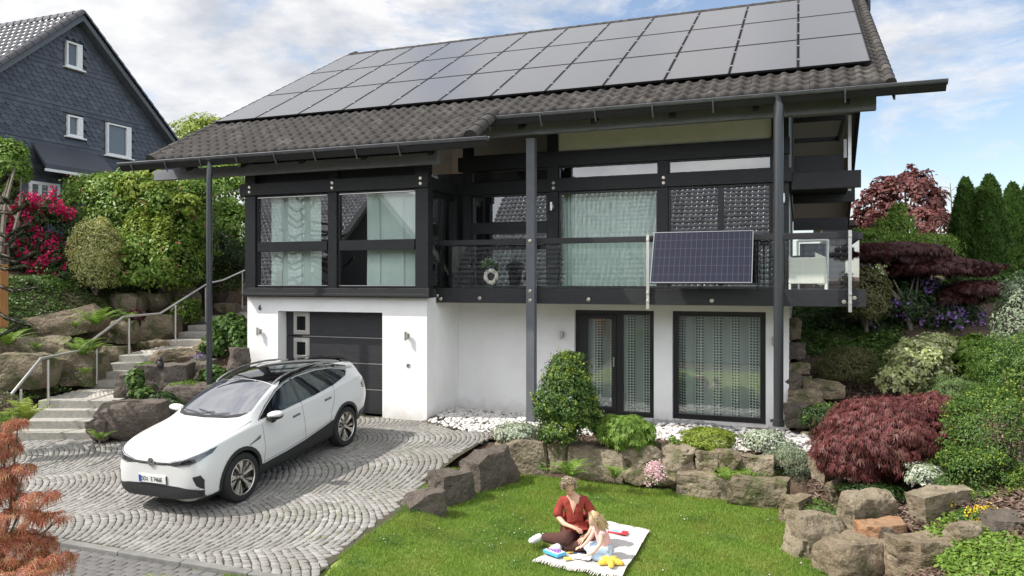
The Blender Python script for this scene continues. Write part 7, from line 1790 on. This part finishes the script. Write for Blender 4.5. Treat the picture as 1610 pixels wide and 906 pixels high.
# --- woman
S = P(905, 856, Z=LZ + .05); J = frame(S)
wo = thing('person', S, 'woman with curly hair in rust red blouse sitting on the picnic blanket', 'person')
hc = J(-.10, .12, .79)
fwd_w = (J(.20, .85, .0) - J(0, 0, .55)).normalized(); upw = J(-.03, -.0, 1) - J(0, 0, 0)
pts = [(J(0, -.02, .12), (.13, .11)), (J(-.01, -.02, .27), (.11, .09)), (J(-.02, 0, .44), (.13, .10)), (J(-.03, .01, .57), (.10, .08)), (J(-.05, .03, .655), .048), (J(-.08, .07, .715), (.05, .055)), (J(-.095, .10, .78), (.075, .082)), (J(-.10, .10, .845), (.070, .076)), (J(-.10, .095, .88), .045)]
ed = [(i, i + 1) for i in range(8)]
nose = hc + fwd_w * .085 - upw.normalized() * .012; pts.append((nose, .013)); ed.append((6, 9))
chin = hc + fwd_w * .045 - upw.normalized() * .085; pts.append((chin, .030)); ed.append((6, 10))
def limb(seq, start):
    k = start
    for p, r in seq: pts.append((p, r)); ed.append((k, len(pts) - 1)); k = len(pts) - 1
    return k
k = limb([(J(-.175, .0, .57), .048), (J(-.235, .06, .38), .038), (J(-.16, .20, .325), .033), (J(-.09, .27, .32), .024)], 3)
hand(J, J(-.09, .27, .32), J(.05, .34, .28) - J(-.09, .27, .32), J(0, .3, 1) - J(0, 0, 0), .17, pts, ed, k, -1, .5)
k = limb([(J(.115, .0, .58), .048), (J(.205, .08, .40), .038), (J(.19, .22, .28), .033), (J(.13, .30, .22), .024)], 3)
hand(J, J(.13, .30, .22), J(.03, .36, .17) - J(.13, .30, .22), J(0, .4, 1) - J(0, 0, 0), .17, pts, ed, k, 1, .5)
RL = [(J(-.08, .04, .12), .085), (J(-.145, .36, .20), .065), (J(-.30, .14, .12), .05), (J(-.42, -.03, .085), .038)]
LL = [(J(.09, .05, .12), .085), (J(.27, .30, .16), .065), (J(.06, .33, .10), .05), (J(-.18, .30, .07), .038)]
limb(RL, 0); limb(LL, 0)
skin('body', pts, ed, skin_m, wo)
blouse_m = mat('rust red blouse fabric', (.30, .042, .026), .9, col2=(.23, .03, .02), ns=30, nd=3, bump=.8, bs=9, bd=.05)
bp_ = [(J(-.01, .0, .17), (.20, .17)), (J(-.015, 0, .28), (.15, .135)), (J(-.02, .01, .42), (.148, .125)), (J(-.03, .005, .54), (.12, .095)), (J(-.035, -.005, .61), (.075, .055)),
       (J(-.175, .0, .565), .064), (J(-.225, .04, .45), .07), (J(-.245, .07, .36), .076), (J(.115, .0, .575), .064), (J(.185, .06, .46), .07), (J(.21, .11, .37), .076), (J(.02, .12, .12), (.15, .07))]
skin('blouse', bp_, [(0, 1), (1, 2), (2, 3), (3, 4), (3, 5), (5, 6), (6, 7), (3, 8), (8, 9), (9, 10), (0, 11)], blouse_m, wo)
# bare V neckline
nk = MB(); rows = 7
for i in range(rows):
    k = i / (rows - 1); w_ = .058 * (1 - k) + .002; u_ = .635 - .20 * k; f_ = .078 + .066 * math.sin(k * 1.5)
    nk.v += [tuple(J(-.037 + s_ * w_, f_ - .012 * abs(s_), u_)) for s_ in (-1, 0, 1)]
nk.f += [[3 * i + j, 3 * i + j + 1, 3 * i + j + 4, 3 * i + j + 3] for i in range(rows - 1) for j in (0, 1)]; nk.m += [0] * (2 * rows - 2)
nk.build('neckline', skin_m, wo, smooth=180)
c0 = J(-.035, .088, .60)
trou = mat('dark brown trousers', (.075, .028, .022), .9, bump=.3, bs=20, bd=.02)
tp = [(J(0, -.02, .11), (.15, .125))]; te = []
for seq in (RL, LL):
    k = 0
    for i, (p, r) in enumerate(seq): tp.append((p, r * 1.28 + .012)); te.append((k, len(tp) - 1)); k = len(tp) - 1
skin('trousers', tp, te, trou, wo)
shoe_m = mat('white trainer', (.78, .78, .79), .6, bump=.3, bs=60)
for a, b, c, cc_ in ((J(-.42, -.04, .09), J(-.50, -.02, .07), J(-.60, .06, .05), 0), (J(-.20, .30, .075), J(-.27, .31, .06), J(-.36, .33, .045), 0)):
    so2 = skin('shoe', [(a, (.055, .06)), (b, (.058, .055)), (c, (.05, .035))], [(0, 1), (1, 2)], shoe_m, wo)
face(J, hc, fwd_w, upw, 1.0, wo)
hair_m = mat('curly light brown hair', (.28, .19, .11), .6, ramp=[(.14, .095, .055), (.30, .22, .14), (.48, .40, .30), (.20, .14, .085)])
hm = MB(); rr = random.Random(3); up_ = upw.normalized()
for k in range(520):
    v = Vector((rr.gauss(0, 1), rr.gauss(0, 1), rr.gauss(0, 1))).normalized()
    if v.dot(fwd_w) > .62 - .5 * max(0, -v.dot(up_)) or (v.dot(up_) < -.5): continue
    p = hc + up_ * .014 + v * rr.uniform(.082, .102); r_ = rr.uniform(.008, .015); ax = Vector((rr.gauss(0, 1), rr.gauss(0, 1), rr.gauss(0, 1))).normalized(); b1 = ax.orthogonal().normalized(); b2 = ax.cross(b1)
    hm.tube([p + (b1 * math.cos(t_) + b2 * math.sin(t_)) * r_ + ax * .004 * t_ for t_ in (0, 1.0, 2.0, 3.0, 4.0, 5.0)], .0042, 4)
hm.lathe([(0, -.02), (.05, -.015), (.074, .02), (.076, .05), (.05, .078), (0, .088)], 14, Matrix.Translation(hc - fwd_w * .012 - up_ * .01) @ (up_ - fwd_w * .35).to_track_quat('Z', 'Y').to_matrix().to_4x4())
hm.build('hair', hair_m, wo, smooth=60)
# --- child
S2 = P(939, 876, Z=LZ + .05); K = frame(S2)
chd = thing('person', S2, 'small blonde girl in pink top and light jeans sitting on the blanket', 'person')
fwd_c = (K(-.75, .25, -.55) - K(0, 0, 0)).normalized(); upc = K(-.15, 0, 1) - K(0, 0, 0); hc2 = K(-.055, .10, .50)
pts = [(K(.10, 0, .09), (.085, .08)), (K(.08, .0, .20), (.075, .065)), (K(.04, .02, .31), (.08, .06)), (K(.015, .04, .37), .045), (K(-.01, .06, .415), .033), (K(-.045, .085, .455), (.05, .05)), (K(-.055, .10, .505), (.068, .075)), (K(-.045, .10, .555), (.064, .068)), (K(-.04, .10, .58), .04)]
ed = [(i, i + 1) for i in range(8)]
pts.append((hc2 + fwd_c * .072 - upc.normalized() * .008, .010)); ed.append((6, 9)); pts.append((hc2 + fwd_c * .04 - upc.normalized() * .065, .024)); ed.append((6, 10))
k = limb([(K(.04, .11, .335), .036), (K(.02, .17, .22), .027), (K(-.07, .20, .13), .022), (K(-.13, .20, .10), .017)], 3)
hand(K, K(-.13, .20, .10), K(-.25, .20, .05) - K(-.13, .20, .10), K(0, 0, 1) - K(0, 0, 0), .10, pts, ed, k, 1, .3)
k = limb([(K(-.01, -.05, .335), .036), (K(-.08, -.03, .23), .027), (K(-.14, .02, .18), .022), (K(-.18, .04, .155), .017)], 3)
hand(K, K(-.18, .04, .155), K(-.28, .06, .12) - K(-.18, .04, .155), K(0, 0, 1) - K(0, 0, 0), .10, pts, ed, k, -1, .3)
CR = [(K(.08, .06, .09), .06), (K(-.12, .10, .12), .048), (K(-.02, .17, .05), .036), (K(.12, .17, .035), .025)]
CL = [(K(.08, -.06, .09), .06), (K(-.15, -.05, .12), .048), (K(-.03, -.13, .05), .036), (K(.12, -.12, .035), .025)]
limb(CR, 0); k = limb([(K(.17, .17, .03), .022), (K(.21, .17, .03), .016)], len(pts) - 1); limb(CL, 0)
skin('body', pts, ed, skin_c, chd)
skin('top', [(K(.10, 0, .10), (.11, .10)), (K(.085, .005, .20), (.10, .085)), (K(.045, .02, .30), (.098, .078)), (K(.02, .035, .355), (.06, .05)), (K(.05, .115, .335), .05), (K(.045, .14, .30), .047), (K(-.02, -.055, .33), .048), (K(-.04, -.055, .30), .046)], [(0, 1), (1, 2), (2, 3), (2, 4), (4, 5), (2, 6), (6, 7)], mat('pale pink top', (.82, .50, .50), .85, bump=.3, bs=30, bd=.01), chd)
tp = [(K(.10, 0, .08), (.105, .10))]; te = []
for seq in (CR, CL):
    k = 0
    for p, r in seq: tp.append((p, r * 1.2 + .006)); te.append((k, len(tp) - 1)); k = len(tp) - 1
skin('jeans', tp, te, mat('light blue jeans', (.45, .60, .75), .9, col2=(.55, .68, .8), ns=20), chd)
face(K, hc2, fwd_c, upc, .82, chd)
hm = MB(); rr = random.Random(8); upn = upc.normalized(); back = -fwd_c
for k in range(650):
    v = Vector((rr.gauss(0, 1), rr.gauss(0, 1), rr.gauss(0, 1))).normalized()
    if v.dot(fwd_c) > .25 or v.dot(upn) < -.2: continue
    p = hc2 + upn * .015 + v * .080; down = Vector((0, 0, -1)); q = hc2 + back * rr.uniform(.06, .10) + Vector((0, 0, -.06)) + v * .055; e = q + K(.05, 0, rr.uniform(-.15, -.09)) - K(0, 0, 0) + v * .012
    hm.tube([hc2 + upn * .085 + v * .02, p, q, e], [.003, .0035, .0035, .0012], 4)
hm.lathe([(0, -.03), (.05, -.02), (.073, .02), (.072, .05), (.045, .082), (0, .09)], 14, Matrix.Translation(hc2 - fwd_c * .01) @ (upn - fwd_c * .4).to_track_quat('Z', 'Y').to_matrix().to_4x4())
hm.build('hair', mat('blonde hair', (.6, .44, .24), .5, ramp=[(.42, .28, .13), (.62, .46, .26), (.75, .60, .38)]), chd, smooth=60)
# --- toys and papers
def flat_box(name, cx_, cy_, w_, h_, d_, ang, m, label, cat, parts=()):
    q = onb(cx_, cy_); t = thing(name, q, label, cat); Mx = Matrix.Translation(q + Vector((0, 0, d_ / 2 + .012))) @ Matrix.Rotation(ang, 4, 'Z')
    MB().obox(Mx, w_, h_, d_).build('cover' if 'book' in name else 'base', m, t, bevel=.004); return t, Mx
t, Mx = flat_box('craft_tray', 872, 872, .26, .16, .035, -.5, mat('blue plastic', (.08, .42, .72), .4), 'blue tray of purple and white craft beads', 'tray')
MB().obox(Mx @ Matrix.Translation((0, 0, .019)), .23, .13, .006).build('insert', M['white_plastic'], t)
rr = random.Random(4); bd_ = MB()
for k in range(40): bd_.obox(Mx @ Matrix.Translation((rr.uniform(-.09, .09), rr.uniform(-.045, .045), .027)) @ Matrix.Rotation(rr.random() * 3, 4, 'Z'), .018, .018, .012)
bd_.build('bead', mat('violet beads', (.4, .2, .6), .5, ramp=[(.35, .12, .5), (.6, .35, .75), (.15, .05, .3)]), t)
for i, (cn, c_, a_, dx_, dy_) in enumerate((('red', (.6, .02, .02), .9, -9, -3), ('orange', (.85, .3, .03), .2, -3, 0), ('green', (.08, .4, .08), 1.3, 2, -2), ('blue', (.03, .15, .55), .1, 6, -1), ('yellow', (.85, .65, .05), .6, -2, 3), ('dark blue', (.03, .08, .35), 2.4, 3, 2))):
    q = onb(899 + dx_, 867 + dy_) + Vector((0, 0, .012)); d = Vector((math.cos(a_), math.sin(a_), .0))
    pn = thing('crayon', q, f'{cn} crayon in the small heap beside the craft tray', 'crayon', 'crayons heaped on the blanket')
    MB().tube([q - d * .06, q + d * .05], .008, 8).build('barrel', mat(cn + ' crayon', c_, .5), pn); MB().tube([q + d * .05, q + d * .07], [.007, .001], 8).build('tip', mat(cn + ' tip', tuple(x * .8 for x in c_), .5), pn)
t, Mx = flat_box('paper_pad', 917, 878, .22, .16, .008, -.15, mat('white paper', (.82, .82, .82), .8), 'white sheet of paper in front of the girl', 'paper')
t, Mx = flat_box('story_book', 972, 839, .26, .13, .016, -.05, mat('red cover', (.6, .04, .05), .5), 'red and blue picture book at the far side of the blanket', 'book')
MB().obox(Mx @ Matrix.Translation((-.035, .01, .0095)), .17, .10, .003).build('cover_picture', mat('blue cover print', (.1, .35, .65), .5, col2=(.7, .75, .8), ns=18), t)
t, Mx = flat_box('yellow_toy', 893, 881, .10, .05, .02, .4, mat('yellow paper strip', (.8, .65, .12), .7), 'small yellow folded paper toy at the edge of the tray', 'toy')
q = onb(960, 889); star = thing('star_cushion', q, 'yellow star shaped cushion at the corner of the blanket', 'cushion')
m = MB(); n = 10; rings = []
outl = []
for k in range(40):
    a = 2 * math.pi * k / 40 + .3; r_ = .118 + .052 * math.cos(5 * (a)) ; outl.append((a, r_))
vs = []; prof = [(0, .062), (.35, .060), (.7, .048), (.92, .028), (1, .0), (.92, -.012), (0, -.014)]
for s_, z_ in prof:
    for a, r_ in outl: vs.append((q.x + math.cos(a) * r_ * s_, q.y + math.sin(a) * r_ * s_, q.z + .035 + z_ * (.8 if s_ > .9 else 1)))
m.add(vs, [(i * 40 + k, i * 40 + (k + 1) % 40, (i + 1) * 40 + (k + 1) % 40, (i + 1) * 40 + k) for i in range(len(prof) - 1) for k in range(40)])
m.build('cushion', mat('yellow plush', (.85, .58, .10), .95, col2=(.72, .46, .06), ns=60, bump=.5, bs=120, bd=.01), star, smooth=180)
